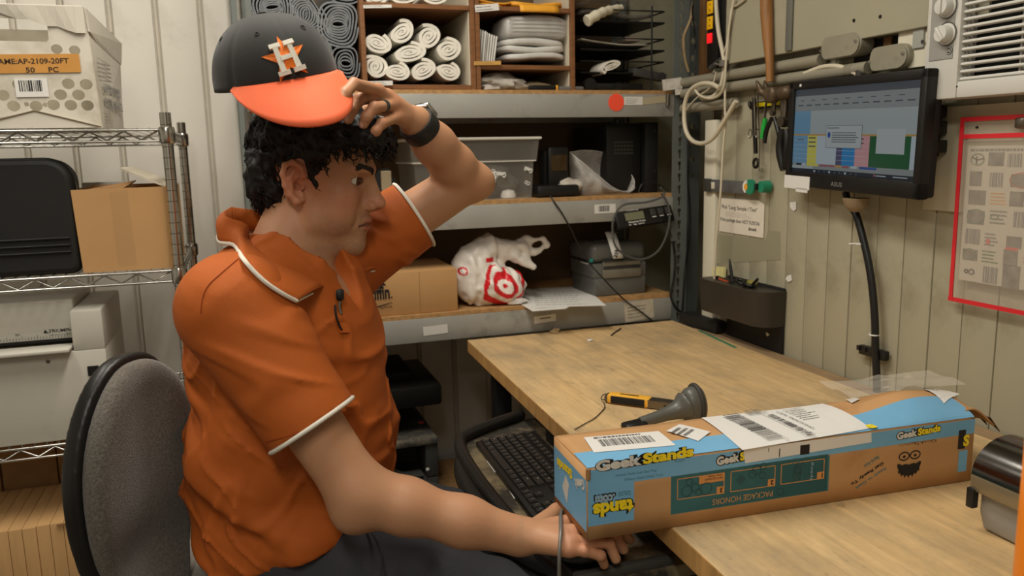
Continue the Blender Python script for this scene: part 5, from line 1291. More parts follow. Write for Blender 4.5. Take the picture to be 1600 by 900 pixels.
for s in (-1, 1): m.box((s * (mw / 2 - bz / 2), 0, -0.004), (bz, mh, 0.026), 0.004)
m.build('bezel', M_black, mon, 40)
m = MB(); m.box((0, 0.0, -0.022), (mw - 0.004, mh - 0.004, 0.022), 0.006); m.build('rear_shell', M_blackm, mon, 40)
sw_, sh = mw - 2 * bz, mh - bz - bzb; sx0 = -mw / 2 + bz; sy0 = -mh / 2 + bzb
scr = [('screen gray', (116, 122, 122)), ('screen blue', (92, 128, 152)), ('screen yellow', (172, 166, 72)), ('screen pale', (150, 160, 166)), ('screen purple', (66, 66, 92)), ('screen azure', (36, 108, 158)), ('screen pink', (168, 124, 126)), ('screen green', (24, 74, 44)), ('screen dark', (30, 36, 44)), ('screen dialog', (148, 154, 154)), ('screen light', (138, 146, 146)), ('screen ink', (60, 68, 76)), ('screen orange', (150, 120, 70)), ('screen navy', (40, 70, 130)), ('screen rose', (128, 78, 84))]
def glow(n, c):
    m_ = mat(n, (14, 14, 15), 0.14, spec=0.5); b_ = m_.node_tree.nodes['Principled BSDF']
    b_.inputs['Emission Color'].default_value = rgb(*c); b_.inputs['Emission Strength'].default_value = 0.58; return m_
SM = [glow(n, c) for n, c in scr]
m = MB(); Q = T(sx0, sy0, 0.001)
def sq(u0, v0, u1, v1, mi, z=0.0):
    m.quad((u0 * sw_, v0 * sh, z), (u1 * sw_, v0 * sh, z), (u1 * sw_, v1 * sh, z), (u0 * sw_, v1 * sh, z), Q, mi)
sq(0, 0, 1, 1, 0); e = 0.0003
sq(0, .92, 1, 1, 11, e); sq(0, .74, 1, .90, 0, e); sq(0, .46, .155, .74, 1, e); sq(.155, .46, 1, .74, 10, e)
for i in range(12): sq(.03 + i * .08, .80, .03 + i * .08 + .05, .815, 11, 2 * e)
for i in range(9): sq(.05 + i * .1, .86, .05 + i * .1 + .04, .87, 11, 2 * e)
sq(0, .445, 1, .465, 12, 2 * e)
for u0, u1, mi in ((0, .14, 1), (.14, .225, 2), (.225, .40, 3), (.40, .45, 4), (.45, .555, 5), (.555, .665, 6), (.665, .955, 7), (.955, 1, 3)): sq(u0, .11, u1, .445, mi, 2 * e)
sq(.715, .26, .915, .52, 9, 3 * e)
for k in range(5): sq(0, .165 + k * .055, .66, .168 + k * .055, 3, 3 * e)
for k in range(3): sq(.15, .41 - k * .05, .215, .425 - k * .05, 11, 3 * e)
sq(.04, .39, .1, .4, 11, 3 * e)
sq(.56, .405, .62, .42, 11, 3 * e); sq(.56, .36, .62, .375, 11, 3 * e)
for u0, u1, mi in ((.04, .09, 8), (.10, .13, 3), (.14, .25, 2), (.26, .34, 14), (.345, .395, 14), (.40, .45, 12), (.46, .515, 14), (.53, .58, 3), (.60, .73, 13)): sq(u0, .082, u1, .108, mi, 3 * e)
sq(0, .0, 1, .045, 8, 2 * e); sq(0, .045, .20, .08, 10, 2 * e)
for i in range(9): sq(.21 + i * .045, .012, .225 + i * .045, .034, 11 if i % 3 else 3, 3 * e)
sq(.71, .012, .725, .036, 14, 3 * e); sq(.73, .018, .80, .028, 3, 3 * e); sq(.85, .018, .95, .028, 3, 3 * e)
sq(.305, .305, .605, .565, 11, 4 * e); sq(.308, .31, .602, .56, 9, 5 * e)
m.add([(p[0], p[1], 6 * e) for p in circ(.335 * sw_, .455 * sh, .006, 12, .007)], [tuple(range(12))], Q, 13)
for k in range(5): sq(.36, .475 - k * .026, .56 + (.02 if k == 2 else 0), .484 - k * .026, 11, 6 * e)
sq(.32, .53, .42, .538, 11, 6 * e)
m.build('screen', SM, mon)
m = MB(); text(m, 'ASUS', T(-0.045, -mh / 2 + 0.010, 0.0092), h=0.010, w=0.042, bold=0.02); m.build('brand_print', M_inkg, mon)
m = MB(); m.box((-mw / 2 + 0.057, -mh / 2 + 0.010, 0.0102), (0.11, 0.032, 0.001)); m.box((-mw / 2 + 0.08, -mh / 2 - 0.008, 0.0102), (0.05, 0.010, 0.001)); m.build('white_tape', M_paper, mon, label='strip of white tape on the lower left corner')
m = MB(); m.box((-mw / 2 + 0.05, mh / 2 - 0.010, 0.0092), (0.008, 0.006, 0.001), 0.0005); m.build('white_chip', M_paper, mon)
mb_ = Mm.inverted()
m = MB(); q = onX(1.33, 1337, 322); m.lathe([(0.03, 0.03), (0.024, 0.012), (0.013, 0), (0.0, -0.002)], 16, T(q.x, q.y, q.z - 0.012)); solo('cable_grommet', m, mat('tan putty', (150, 130, 104), 0.7, var=0.1), 'tan boot on the wall under the monitor where the cables pass', 'grommet', None, 40)
cable('cable_bundle', P_(1.355, [(1321, 300), (1326, 318), (1337, 334), (1343, 352), (1349, 375), (1357, 410), (1363, 450), (1367, 500), (1368, 550), (1370, 590), (1370, 612)]), 0.0085, M_cabk, 'thick black cable bundle hanging from the monitor down to the table', 9)
for px, py in ((1345, 381), (1366, 523)):
    q = onX(1.355, px, py); m = MB(); m.tube([(q.x + 0.0105 * math.cos(i * .628), q.y + 0.0105 * math.sin(i * .628), q.z) for i in range(10)], 0.002, 6, closed=True)
    if py < 400: m.cyl((q.x - 0.008, q.y + 0.008, q.z), (q.x - 0.012, q.y + 0.024, q.z - 0.002), 0.0018, n=6)
    solo('zip_tie', m, M_paper, ('upper white zip tie with a long tail around the black cable bundle' if py < 400 else 'lower white zip tie around the black cable bundle'), 'zip tie', None, 60)
m = MB(); A = onX(1.366, 1345, 545); B_ = onX(1.366, 1386, 557); Mc = frame((A + B_) / 2, B_ - A, (0, 0, 1)); m.box((0, 0, 0), ((B_ - A).length, 0.022, 0.014), 0.002, Mc)
for i in range(5): m.box((-0.04 + i * 0.02, 0.004, 0.008), (0.010, 0.012, 0.004), 0.001, Mc)
solo('terminal_strip', m, M_black, 'short black ribbed strip on the wall behind the black cable bundle', 'strip', None, 40)
# clips at the monitor's right edge
ck = thing('clip_rack', 'black clip rack on the wall beside the right edge of the monitor', 'rack', onX(1.345, 1460, 240))
m = MB(); A = onX(1.36, 1452, 175); B_ = onX(1.36, 1452, 238); m.box((1.362, (A.y + B_.y) / 2, (A.z + B_.z) / 2), (0.03, 0.03, 0.10), 0.003); m.build('backing', M_black, ck, 40, world=True)
for py in (174, 200, 229):
    q = onX(1.345, 1459, py); m = MB(); m.box((1.350, q.y, q.z), (0.04, 0.022, 0.026), 0.003); o_ = m.build('clip', M_black, ck, 40, world=True)
    m = MB(); m.box((1.3295, q.y, q.z), (0.002, 0.012, 0.012), 0.001); m.build('clip_notch', M_dgray, o_, world=True)

# ---- pen caddy
M_cad = mat('brown black plastic', (52, 46, 38), 0.45, var=0.12, vs=14)
ca = thing('pen_caddy', 'brown black wall caddy holding pens, notes and scissors above the table', 'caddy', onX(1.34, 1162, 500))
yA = onX(1.318, 1100, 455).y; yB = onX(1.372, 1226, 458).y; zT = onX(1.372, 1226, 457).z; zB2 = zT - 0.095
Lc = yA - yB; dpt = 0.085
def cad_poly(sc=1.0, n=8):
    r = 0.05; pts = [(0, 0), (Lc, 0)]
    for i in range(n + 1): a = math.radians(0 + 90 * i / n); pts.append((Lc - r + r * math.cos(a), dpt * sc - r + r * math.sin(a)))
    for i in range(n + 1): a = math.radians(90 + 90 * i / n); pts.append((0.02 + -0.0 + 0.02 * math.cos(a), dpt * sc - 0.02 + 0.02 * math.sin(a)))
    return pts
def cadpt(p, z): return (1.378 - p[1], yA - p[0], z)
out = cad_poly(); low = cad_poly(0.92); vs = [cadpt(p, zT) for p in out] + [cadpt((p[0] * 0.985 + 0.002, p[1]), zB2) for p in low]; n = len(out)
m = MB(); m.add(vs, [(i, (i + 1) % n, n + (i + 1) % n, n + i) for i in range(n)] + [tuple(range(n, 2 * n))])
m.build('tray_wall', M_cad, ca, 50, world=True)
v, f = plate(out, [circ(Lc * 0.72, dpt * 0.5, 0.030, 20), circ(Lc * 0.22, dpt * 0.5, 0.030, 20), circ(Lc * 0.46, dpt * 0.55, 0.022, 16)], 0.005)
m = MB(); m.add([cadpt(p, zT + p[2]) for p in v], f); m.build('tray_top', M_cad, ca, world=True)
for cx_, rr in ((0.72, 0.030), (0.22, 0.030), (0.46, 0.022)):
    m = MB(); c_ = cadpt((Lc * cx_, dpt * (0.55 if rr < .03 else .5)), zT - 0.06); m.lathe([(0.0, 0), (rr, 0), (rr, 0.062)], 20, T(*c_)); m.build('cup', M_black, ca, 40, world=True)
m = MB(); zb3 = onX(1.376, 1224, 552).z; m.box((1.3745, (yA - 0.04 + yB) / 2, (zB2 + zb3) / 2 + 0.05), (0.007, Lc - 0.045, zB2 - zb3 + 0.11), 0.002); m.build('back_plate', M_blackm, ca, 40, world=True)
m = MB(); q = onX(1.3705, 1200, 522); m.lathe([(0.007, 0), (0.006, 0.003), (0, 0.004)], 14, frame((1.3705, q.y, q.z), (0, -1, 0), (0, 0, 1))); m.build('screw', M_chrome, ca, 40, world=True)
cz = zT - 0.055
M_note = mat('pale yellow notes', (226, 216, 150), 0.7)
m = MB(); A = onX(1.362, 1122, 455); Ms = frame((1.362, A.y, zT - 0.03), (0, -1, 0.12), (0.12, 0.05, 1)); m.box((0, 0.028, 0), (0.066, 0.066, 0.006), 0, Ms); solo('sticky_notes', m, M_note, 'pad of pale yellow sticky notes standing in the pen caddy', 'notes')
m = MB(); A = onX(1.335, 1147, 460); B_ = onX(1.338, 1141, 414); m.tube([A + (A - B_) * 0.8, A, B_], 0.0048, 10); m.tube([B_, B_ + (B_ - A) * 0.2], [0.004, 0.002], 8); solo('pen', m, M_black, 'black pen standing up in the pen caddy in front of the notes', 'pen', None, 50)
m = MB(); A = onX(1.338, 1120, 436); B_ = onX(1.33, 1146, 446); m.box((0, 0, 0), ((B_ - A).length, 0.022, 0.010), 0.003, frame((A + B_) / 2, B_ - A, (0, 0, 1)))
sb_ = solo('snack_wrapper', m, M_black, 'black and red wrapper lying across the pen caddy by the notes', 'wrapper', None, 40)
m = MB(); m.box((0, 0.003, 0.0054), ((B_ - A).length * 0.6, 0.012, 0.0008), 0, frame((A + B_) / 2, B_ - A, (0, 0, 1))); m.build('wrapper_print', mat('orange red print', (206, 92, 54), 0.5), sb_, world=True)
scz = thing('scissors', 'black handled scissors lying on top of the pen caddy', 'scissors', onX(1.335, 1165, 446))
for p in ((1158, 442), (1170, 440)):
    q = onX(1.332, *p); m = MB(); m.tube([(q.x + 0.012 * math.cos(i * .449), q.y + 0.020 * math.sin(i * .449), zT + 0.011 + 0.004 * math.sin(i * .449)) for i in range(14)], 0.0042, 8, closed=True); m.build('handle', M_black, scz, 60, world=True)
m = MB(); m.tube(P_(1.33, [(1184, 436), (1172, 448), (1160, 462)]), [0.004, 0.0035, 0.002], 6); m.build('blade', M_black, scz, 60, world=True)
m = MB(); m.tube(P_(1.326, [(1166, 452), (1160, 464)]), [0.0022, 0.0016], 6); m.build('blade_edge', M_chrome, scz, 60, world=True)
m = MB(); q = onX(1.35, 1177, 433); m.box((1.345, q.y, zT + 0.012), (0.02, 0.03, 0.012), 0.003, None); solo('tape_box', m, mat('green orange label', (150, 140, 70), 0.5, var=0.4, vs=80), 'small coloured packet behind the scissors on the caddy', 'packet', None, 40)

# ---- red framed pouch
XP = 1.362
M_redv = mat('red vinyl', (214, 44, 52), 0.4)
pcorn = [onX(XP, 1489, 467), onX(XP, 1640, 495), onX(XP, 1660, 172), onX(XP, 1502, 187)]
A, B_, Cc, D_ = pcorn; yL, yR = (A.y + D_.y) / 2, A.y - 0.235; zB_, zT_ = A.z, D_.z
po_ = thing('document_pouch', 'clear hanging document pouch with red vinyl edges on the right wall', 'pouch', (XP, yL, zB_))
Pp = frame((XP, yL, zB_), (0, -1, 0), (0, 0, 1)); PW, PH = yL - yR, zT_ - zB_
def edge_strip(nm, a, b, w):
    zo = 0.001 if a[1] == b[1] else 0.0016
    m = MB(); a = Vector((a[0], a[1], zo)); b = Vector((b[0], b[1], zo)); d = (b - a).normalized(); n_ = Vector((-d.y, d.x, 0)) * w / 2
    v = [a - n_ - d * w / 2, b - n_ + d * w / 2, b + n_ + d * w / 2, a + n_ - d * w / 2]; m.add(v + [p + Vector((0, 0, 0.002)) for p in v], [(3, 2, 1, 0), (4, 5, 6, 7), (0, 1, 5, 4), (1, 2, 6, 5), (2, 3, 7, 6), (3, 0, 4, 7)], Pp); m.build(nm, M_redv, po_, world=True)
edge_strip('left_edge', (0.002, 0), (0.0, PH), 0.0085); edge_strip('bottom_edge', (0, 0), (PW, 0), 0.0085); edge_strip('top_edge', (0, PH), (PW, PH), 0.0085); edge_strip('upper_seam', (0, PH - 0.033), (PW, PH - 0.033), 0.0085); edge_strip('right_edge', (PW, 0), (PW, PH), 0.0085)
M_sh1 = mat('pouch sheet paper', (186, 178, 162), 0.7)
m = MB(); m.box((PW / 2 + 0.003, PH * 0.5 - 0.005, -0.002), (PW - 0.022, PH * 0.74, 0.001), 0, Pp); sh_ = m.build('sheet', M_sh1, po_, world=True)
Mg = [mat('pale photo gray', (110, 104, 96), 0.6, var=0.5, vs=40), M_ink, mat('green pen', (60, 110, 64), 0.6), mat('red pen', (196, 70, 66), 0.6), M_inkg, mat('orange highlight', (206, 150, 84), 0.6)]
def pp(px, py):
    q = onX(XP, px, py); return (yL - q.y, q.z - zB_)
mk = MB(M=Pp)
def photo(x0, y0, x1, y1, mi=0):
    a = pp(x0, y1); b = pp(x1, y0); mk.box(((a[0] + b[0]) / 2, (a[1] + b[1]) / 2, -0.0010), (abs(b[0] - a[0]), abs(b[1] - a[1]), 0.0005), 0, None, mi)
def bars(x0, y0, x1, y1, sd):
    a = pp(x0, y1); b = pp(x1, y0); barcode(mk, Pp @ T(a[0], a[1], 0), abs(b[0] - a[0]), abs(b[1] - a[1]), sd, 4, lift=-0.0010, dens=0.0010)
def ringm(cx_, cy_, rx, ry, mi):
    c = pp(cx_, cy_); s_ = 0.00098; mk.tube([(c[0] + rx * s_ * math.cos(i * .2618), c[1] + ry * s_ * math.sin(i * .2618), -0.0007) for i in range(24)], 0.0007, 4, closed=True, mi=mi)
def words(x0, y0, x1, y1, rows, sd, mi=4):
    a = pp(x0, y1); b = pp(x1, y0); scribble(mk, Pp @ T(a[0], a[1], 0), abs(b[0] - a[0]), abs(b[1] - a[1]), rows, sd, mi, lift=-0.0008, fill=0.4)
words(1516, 228, 1600, 238, 1, 2); ringm(1527, 249, 15, 11, 2); c = pp(1527, 249)
mk.tube([(c[0] - .012, c[1] + .004, -.0007), (c[0], c[1] - .001, -.0007), (c[0] + .013, c[1] + .002, -.0007)], 0.001, 4, mi=1); mk.tube([(c[0] - .002, c[1] + .006, -.0007), (c[0] - .002, c[1] - .009, -.0007)], 0.001, 4, mi=1)
photo(1543, 238, 1569, 259); bars(1573, 240, 1598, 261, 3); photo(1514, 268, 1534, 290); bars(1545, 270, 1568, 292, 4); photo(1578, 273, 1612, 292); ringm(1598, 282, 28, 14, 3)
photo(1512, 298, 1540, 319); words(1546, 300, 1574, 320, 4, 5, 5); photo(1576, 300, 1600, 322); photo(1510, 330, 1538, 349); ringm(1524, 338, 20, 14, 2); words(1545, 328, 1576, 350, 4, 6); bars(1582, 332, 1606, 355, 7); ringm(1553, 339, 8, 5, 2)
bars(1507, 359, 1533, 380, 8); words(1537, 364, 1560, 384, 4, 9); photo(1571, 371, 1596, 387); photo(1540, 374, 1546, 381, 3); mk.box((pp(1580, 389)[0], pp(1580, 389)[1], -.0009), (.026, .005, .0005), 0, None, 3)
photo(1503, 391, 1527, 405); ringm(1514, 397, 15, 11, 2); words(1533, 392, 1560, 410, 4, 10, 2); photo(1566, 392, 1590, 414); words(1598, 400, 1612, 412, 2, 3, 3)
c = pp(1513, 424); mk.tube([(c[0] - .006 + .004 * math.cos(i * .6283), c[1] + .003 * math.sin(i * .6283), -.0007) for i in range(10)], 0.0014, 4, mi=1, closed=True); mk.tube([(c[0] + .006 + .006 * math.cos(i * .6283), c[1] + .005 * math.sin(i * .6283), -.0007) for i in range(10)], 0.0012, 4, mi=1, closed=True)
bars(1534, 419, 1559, 441, 11); photo(1564, 417, 1594, 449)
mk.build('sheet_print', Mg, sh_, world=True)
m = MB(); m.box((PW / 2, PH / 2, 0.0006), (PW, PH, 0.0004), 0, Pp); m.build('clear_cover', mat('pouch film', (226, 214, 196), 0.15, alpha=0.16), po_, world=True)
q = onX(XP, 1600, 192); m = MB(); m.box((XP - 0.006, q.y, q.z), (0.014, 0.02, 0.02), 0.004); m.build('binder_clip', M_steel, po_, 40, world=True)
q = onX(XP, 1528, 199); m = MB(); m.lathe([(0.0025, 0), (0.002, 0.004), (0, 0.0045)], 10, frame((XP - 0.001, q.y, q.z), (0, -1, 0), (0, 0, 1))); m.build('nail', M_blackm, po_, 40, world=True)

# ---- air conditioner in the wall
XA = 1.300
ac = thing('air_conditioner', 'white window air conditioner with louvred grille set in the right wall', 'air conditioner', (1.34, 1.1, 1.40))
M_ac = mat('white painted plastic', (206, 204, 196), 0.45, var=0.03, vs=6, dirt=(160, 150, 130), ds=8, dlo=0.62, dhi=0.85)
yl = onX(XA, 1441, 150).y; zb = onX(XA, 1500, 153).z; ztop = 1.86; yr = 0.55
gy0 = onX(XA, 1497, 90).y; gz0 = onX(XA, 1497, 127).z
m = MB(); m.box((XA + 0.03, (yl + gy0) / 2, (zb + ztop) / 2), (0.06, yl - gy0, ztop - zb), 0.004); m.box((XA + 0.03, (gy0 + yr) / 2, (zb + gz0) / 2), (0.06, gy0 - yr, gz0 - zb), 0.004); m.box((XA + 0.03, (gy0 + yr) / 2, 1.80), (0.06, gy0 - yr, 0.12), 0.004); m.build('front_frame', M_ac, ac, 40, world=True)
m = MB(); m.box((XA + 0.045, (gy0 + yr) / 2, (gz0 + 1.74) / 2), (0.006, gy0 - yr, 1.74 - gz0)); m.build('grille_back', M_blackm, ac, world=True)
zs = gz0 + 0.004; sp = abs(onX(XA, 1510, 115).z - onX(XA, 1510, 103.4).z); k = 0
sm = MB(); sm.box((0, 0, 0), (0.008, gy0 - yr, 0.0056), 0.0018); s0 = sm.build('slat', M_ac, ac, 40)
while zs + k * sp < 1.74:
    o = s0 if k == 0 else s0.copy()
    if k: C.objects.link(o); o.parent = ac
    o.location = (XA + 0.010 - 1.34, (gy0 + yr) / 2 - 1.1, zs + k * sp - 1.40); o.rotation_euler = (0, math.radians(18), 0); k += 1
for yy in (onX(XA, 1583, 90).y, gy0 - 0.003, gy0 - 0.28):
    m = MB(); m.box((XA + 0.022, yy, (gz0 + 1.74) / 2), (0.010, 0.004, 1.74 - gz0)); m.build('grille_rib', M_ac, ac, world=True)
cp0 = onX(XA - 0.001, 1451, 96); cp1 = onX(XA - 0.001, 1488, 90)
m = MB(); m.box((XA - 0.0008, (cp0.y + cp1.y) / 2, (cp0.z + 1.78) / 2), (0.0016, cp0.y - cp1.y, 1.78 - cp0.z), 0.0005); m.build('control_panel', mat('gray control panel', (150, 148, 142), 0.45), ac, world=True)
for p in ((1474, 10), (1473, 53)):
    q = onX(XA - 0.012, *p); Mkn = frame((XA - 0.0016, q.y, q.z), (0, -1, 0), (0, 0, 1))
    m = MB(); m.lathe([(0.020, 0), (0.020, 0.002), (0.0165, 0.002), (0.0155, 0.016), (0.014, 0.018), (0, 0.018)], 28, Mkn); kb = m.build('knob', M_ac, ac, 40, world=True)
    m = MB(); m.box((0, 0, 0.019), (0.007, 0.030, 0.006), 0.002, Mkn @ RZ(35 if p[1] > 30 else 0)); m.build('knob_grip', M_ac, kb, 40, world=True)
    m = MB(); m.tube([(0.022 * math.cos(i * .2618), 0.022 * math.sin(i * .2618), 0.0005) for i in range(24)], 0.0007, 4, Mkn, closed=True); m.build('knob_ring', M_dgray, kb, world=True)
m = MB(); q = onX(XA - 0.002, 1483, 79); Mge = frame((XA - 0.0017, q.y, q.z), (0, -1, 0), (0, 0, 1)); m.lathe([(0.0075, 0), (0.0075, 0.0008), (0, 0.0008)], 20, Mge); ge = m.build('emblem', M_dgray, ac, world=True)
m = MB(); m.tube([(0.006 * math.cos(i * .3142), 0.006 * math.sin(i * .3142), 0.001) for i in range(20)], 0.0004, 4, Mge, closed=True); text(m, 'GE', Mge @ T(-0.0037, -0.0022, 0.001), h=0.0045, w=0.0074); m.build('emblem_print', M_paper, ge, world=True)
m = MB(); q = onX(XA - 0.002, 1494, 135); m.cyl((XA, q.y, q.z), (XA - 0.0008, q.y, q.z), 0.0016, n=10); m.build('vent_hole', M_blackm, ac, world=True)
# filler beside it
fp = thing('filler_panel', 'cream filler board between the air conditioner and the conduit fittings', 'panel', (1.36, 1.42, 1.45))
A = onX(1.348, 1403, 72); A2 = onX(1.348, 1419, 106)
m = MB(); m.box((1.355, (A.y + yl) / 2, (A.z + 1.86) / 2), (0.014, A.y - yl, 1.86 - A.z)); m.box((1.3551, (A2.y + yl) / 2, (A2.z + A.z) / 2), (0.014, A2.y - yl, A.z - A2.z + 0.001)); m.build('board', M_trimw, fp, world=True)
A = onX(1.345, 1435, 0); B_ = onX(1.345, 1442, 74); m = MB(); m.box((1.346, (A.y + B_.y) / 2 + 0.003, B_.z + 0.15), (0.006, 0.028, 0.30), 0.001); m.build('bracket', mat('bracket gray', (168, 168, 160), 0.45), fp, 40, world=True)
m = MB(); q = onX(1.342, 1441, 65); m.cyl((1.3432, q.y, q.z), (1.3418, q.y, q.z), 0.004, n=10); m.build('bracket_screw', M_dgray, fp, world=True)
A = onX(1.378, 1450, 163); m = MB(); m.box((1.3765, 0.95, 1.285), (0.006, 0.80, 0.21)); solo('patch_board', m, mat('pale wall patch', (196, 186, 160), 0.55, var=0.05), 'smooth pale patch board on the wall under the air conditioner', 'panel')
m = MB(); A = onX(1.34, 1176, 0); B_ = onX(1.334, 1233, 73); m.box((1.3325, B_.y, B_.z + 0.13), (0.006, 0.024, 0.28), 0.002); solo('metal_strap', m, mat('dull strap', (120, 120, 112), 0.45, 0.3), 'gray metal strap hanging on the cover sheet right of the hammer', 'strap', None, 40)

# ================================================================ BIG BOX ON THE TABLE
BO = Vector((0.443, 1.005, 0.7612)); BXd = Vector((0.682, -0.034, 0)).normalized(); BYd = Vector((0.034, 0.682, 0)).normalized()
BL_, BW_, BH_ = 0.683, 0.144, 0.107
BM = frame(BO, BXd, BYd)
big = thing('shipping_box', 'long shipping box printed GeekStands with blue bands and white labels, hanging over the table edge', 'box', BM)
M_bcard = mat('kraft box board', (190, 146, 98), 0.7, var=0.07, vs=9, bump=0.15, bs=40, dirt=(164, 120, 76), ds=7, dlo=0.58, dhi=0.8)
def dented(u, v, w_):  # gentle unevenness of a used box
    return 0.0012 * math.sin(u * 17 + v * 5) + 0.0010 * math.sin(u * 41 + w_)
def skin(nm, fn, nu, nv, mt, solid=0.003):
    m = MB(); m.grid(nu, nv, fn); return m.build(nm, mt, big, 60, solid=solid)
skin('front_wall', lambda u, v: (u * BL_, 0.0 , v * BH_), 24, 4, M_bcard)
skin('rear_wall', lambda u, v: (u * BL_, BW_, v * BH_), 12, 3, M_bcard)
skin('bottom', lambda u, v: (u * BL_, v * BW_, 0.0015), 4, 3, M_bcard)
skin('left_end', lambda u, v: (0.0, v * BW_, u * BH_), 4, 4, M_bcard)
def bulge(x, y):
    u = x / BL_
    return math.sin(math.pi * min(max(y / BW_, 0), 1)) ** 0.8 * (0.004 * (0.3 + u) + 0.024 * math.exp(-((u - 0.90) / 0.14) ** 2))
skin('top_flap', lambda u, v: (u * BL_, v * BW_, BH_ + bulge(u * BL_, v * BW_)), 40, 10, M_bcard)
# torn right end: lifted flap with shredded liner, side flap folded out
m = MB(); A = Vector((BL_ - 0.012, 0.02, BH_ + 0.001))
m.grid(8, 6, lambda u, v: (BL_ - 0.02 + u * 0.075, 0.012 + v * (BW_ - 0.02), BH_ + 0.004 + 0.012 * math.sin(math.pi * v) * (1 - u) + 0.006 * math.sin(u * 3) - 0.045 * max(0, u - 0.35) ** 1.4 + 0.003 * math.sin(v * 14 + u * 5)))
m.build('torn_flap', M_bcard, big, 60, solid=0.003)
m = MB()
for i in range(7):
    v0 = 0.016 + i * 0.017; L_ = R.uniform(0.012, 0.034)
    m.add([(BL_ + 0.050, v0, BH_ - 0.009), (BL_ + 0.050, v0 + 0.016, BH_ - 0.010), (BL_ + 0.052 + L_, v0 + R.uniform(0.002, 0.014), BH_ - 0.02 - L_ * 0.7)], [(0, 1, 2)])
m.build('torn_edge', mat('torn dark fibre', (88, 66, 40), 0.8, var=0.4, vs=50), big, solid=0.0015)
m = MB(); m.add([(BL_, BW_, 0), (BL_ + 0.10, BW_ + 0.03, 0.0), (BL_ + 0.09, BW_ + 0.03, BH_ * 0.62), (BL_, BW_, BH_ * 0.9)], [(0, 1, 2, 3)]); m.build('side_flap', M_cardd, big, solid=0.003)
m = MB(); m.grid(16, 8, lambda u, v: (BL_ - 0.17 + u * 0.24, BW_ * (0.62 + 0.62 * v), BH_ + 0.026 + 0.008 * abs(math.sin(v * 5.2 + u * 3)) * (0.4 + vnoise(np.array([[u * 6, v * 5, 1.0]]))[0] ** 2 * 1.5)))
m.build('clear_tape', mat('crackled clear tape', (236, 228, 214), 0.08, alpha=0.26, bump=0.8, bs=40), big, 60)

# printing helpers on the box faces
inv = BM.inverted()
def fpt(px, py):
    n = -BYd; d = ray(px, py); t = (BO - EYE).dot(n) / d.dot(n); q = inv @ (EYE + d * t); return Vector((q.x, q.z, 0))
def tpt(px, py):
    n = Vector((0, 0, 1)); o = BO + Vector((0, 0, BH_ + 0.004)); d = ray(px, py); t = (o - EYE).dot(n) / d.dot(n); q = inv @ (EYE + d * t); return Vector((q.x, q.y, 0))
FM = frame((0, -0.0017, 0), (1, 0, 0), (0, 0, 1))     # local front face, z points to the viewer
def top_z(x, y): return BH_ + bulge(x, y) + 0.0030
M_blue = mat('sky blue print', (116, 174, 212), 0.5, var=0.05, vs=15, dirt=(150, 180, 196), ds=9, dlo=0.62, dhi=0.8)
M_teal = mat('teal print', (58, 114, 120), 0.55, var=0.08, vs=12)
M_yl = mat('logo yellow', (244, 218, 34), 0.5); M_wht = mat('logo white', (214, 212, 204), 0.5, var=0.1, vs=60)
M_tanl = mat('tan line', (190, 142, 88), 0.7); M_tealink = mat('teal ink', (66, 122, 128), 0.6); M_lab = mat('white label', (226, 224, 220), 0.45)
fr = MB(M=FM)
PM_ = [M_blue, M_teal, M_yl, M_wht, M_ink, M_tanl, M_tealink, M_lab, M_inkg, mat('dim teal art', (38, 80, 86), 0.6), mat('orange tan patch', (206, 144, 82), 0.6), mat('pale blue print', (150, 178, 196), 0.6)]
def fpoly(pts, mi, z=0.0):
    fr.add([(p.x, p.y, z) for p in pts], [tuple(range(len(pts)))], None, mi)
def frect(px0, py0, px1, py1, mi, z):
    """axis-aligned in the face: opposite corners by pixel"""
    a, b = fpt(px0, py0), fpt(px1, py1); fpoly([Vector((a.x, b.y, 0)), Vector((b.x, b.y, 0)), Vector((b.x, a.y, 0)), a], mi, z); return a, b
e = 0.00025
xe = fpt(990, 780).x; yb0 = fpt(921, 822).y
yband = fpt(1090, 738).y; 
fpoly([Vector((0, yb0, 0)), Vector((xe, yb0, 0)), Vector((xe, yband, 0)), Vector((BL_ * .45, yband - .001, 0)), Vector((BL_, yband + 0.002, 0)), Vector((BL_, BH_, 0)), Vector((0, BH_, 0))], 0, 0)
def logo(txt, a, b, h, rot=False, z=e, split=4, white=3, yel=2):
    """outlined two-colour lettering from a to b (face coordinates)"""
    d = (b - a); W = d.length; x = d.normalized(); y = Vector((-x.y, x.x, 0))
    M = Matrix.Identity(4)
    for i, v_ in enumerate((x, y, Vector((0, 0, 1)))):
        for k in range(3): M[k][i] = v_[k]
    M[0][3], M[1][3] = a.x, a.y
    Mf_ = FM @ M
    text(fr, txt, Mf_ @ T(-0.0015, -0.0016, 0), h=h + 0.0036, w=W + 0.003, bold=0.16, mi=4, lift=z)
    s1, s2 = txt[:split], txt[split:]
    if s1 and s2:
        w1 = text_mesh(s1, .05)[2][0]; w2 = text_mesh(s2, .05)[2][0]; k = W / (w1 + w2 + 0.06)
        text(fr, s1, Mf_, h=h, w=w1 * k, bold=0.05, mi=white, lift=z + e); text(fr, s2, Mf_ @ T(w1 * k + 0.06 * k, 0, 0), h=h, w=w2 * k, bold=0.05, mi=yel, lift=z + e)
    else: text(fr, txt, Mf_, h=h, w=W, bold=0.05, mi=yel if s1 == '' else white, lift=z + e)
logo('GeekStands', fpt(930, 737), fpt(1083, 712), 0.0165)
logo('GeekS', fpt(1119, 727), fpt(1163, 718), 0.0135)
logo('GeekStands', fpt(1400, 687), fpt(1468, 673), 0.0125)
text(fr, '...Premium Media Geek Gear Prep', FM @ T(fpt(958, 748).x, fpt(958, 746).y, 0), h=0.005, w=fpt(1025, 738).x - fpt(958, 748).x, mi=6, lift=e)
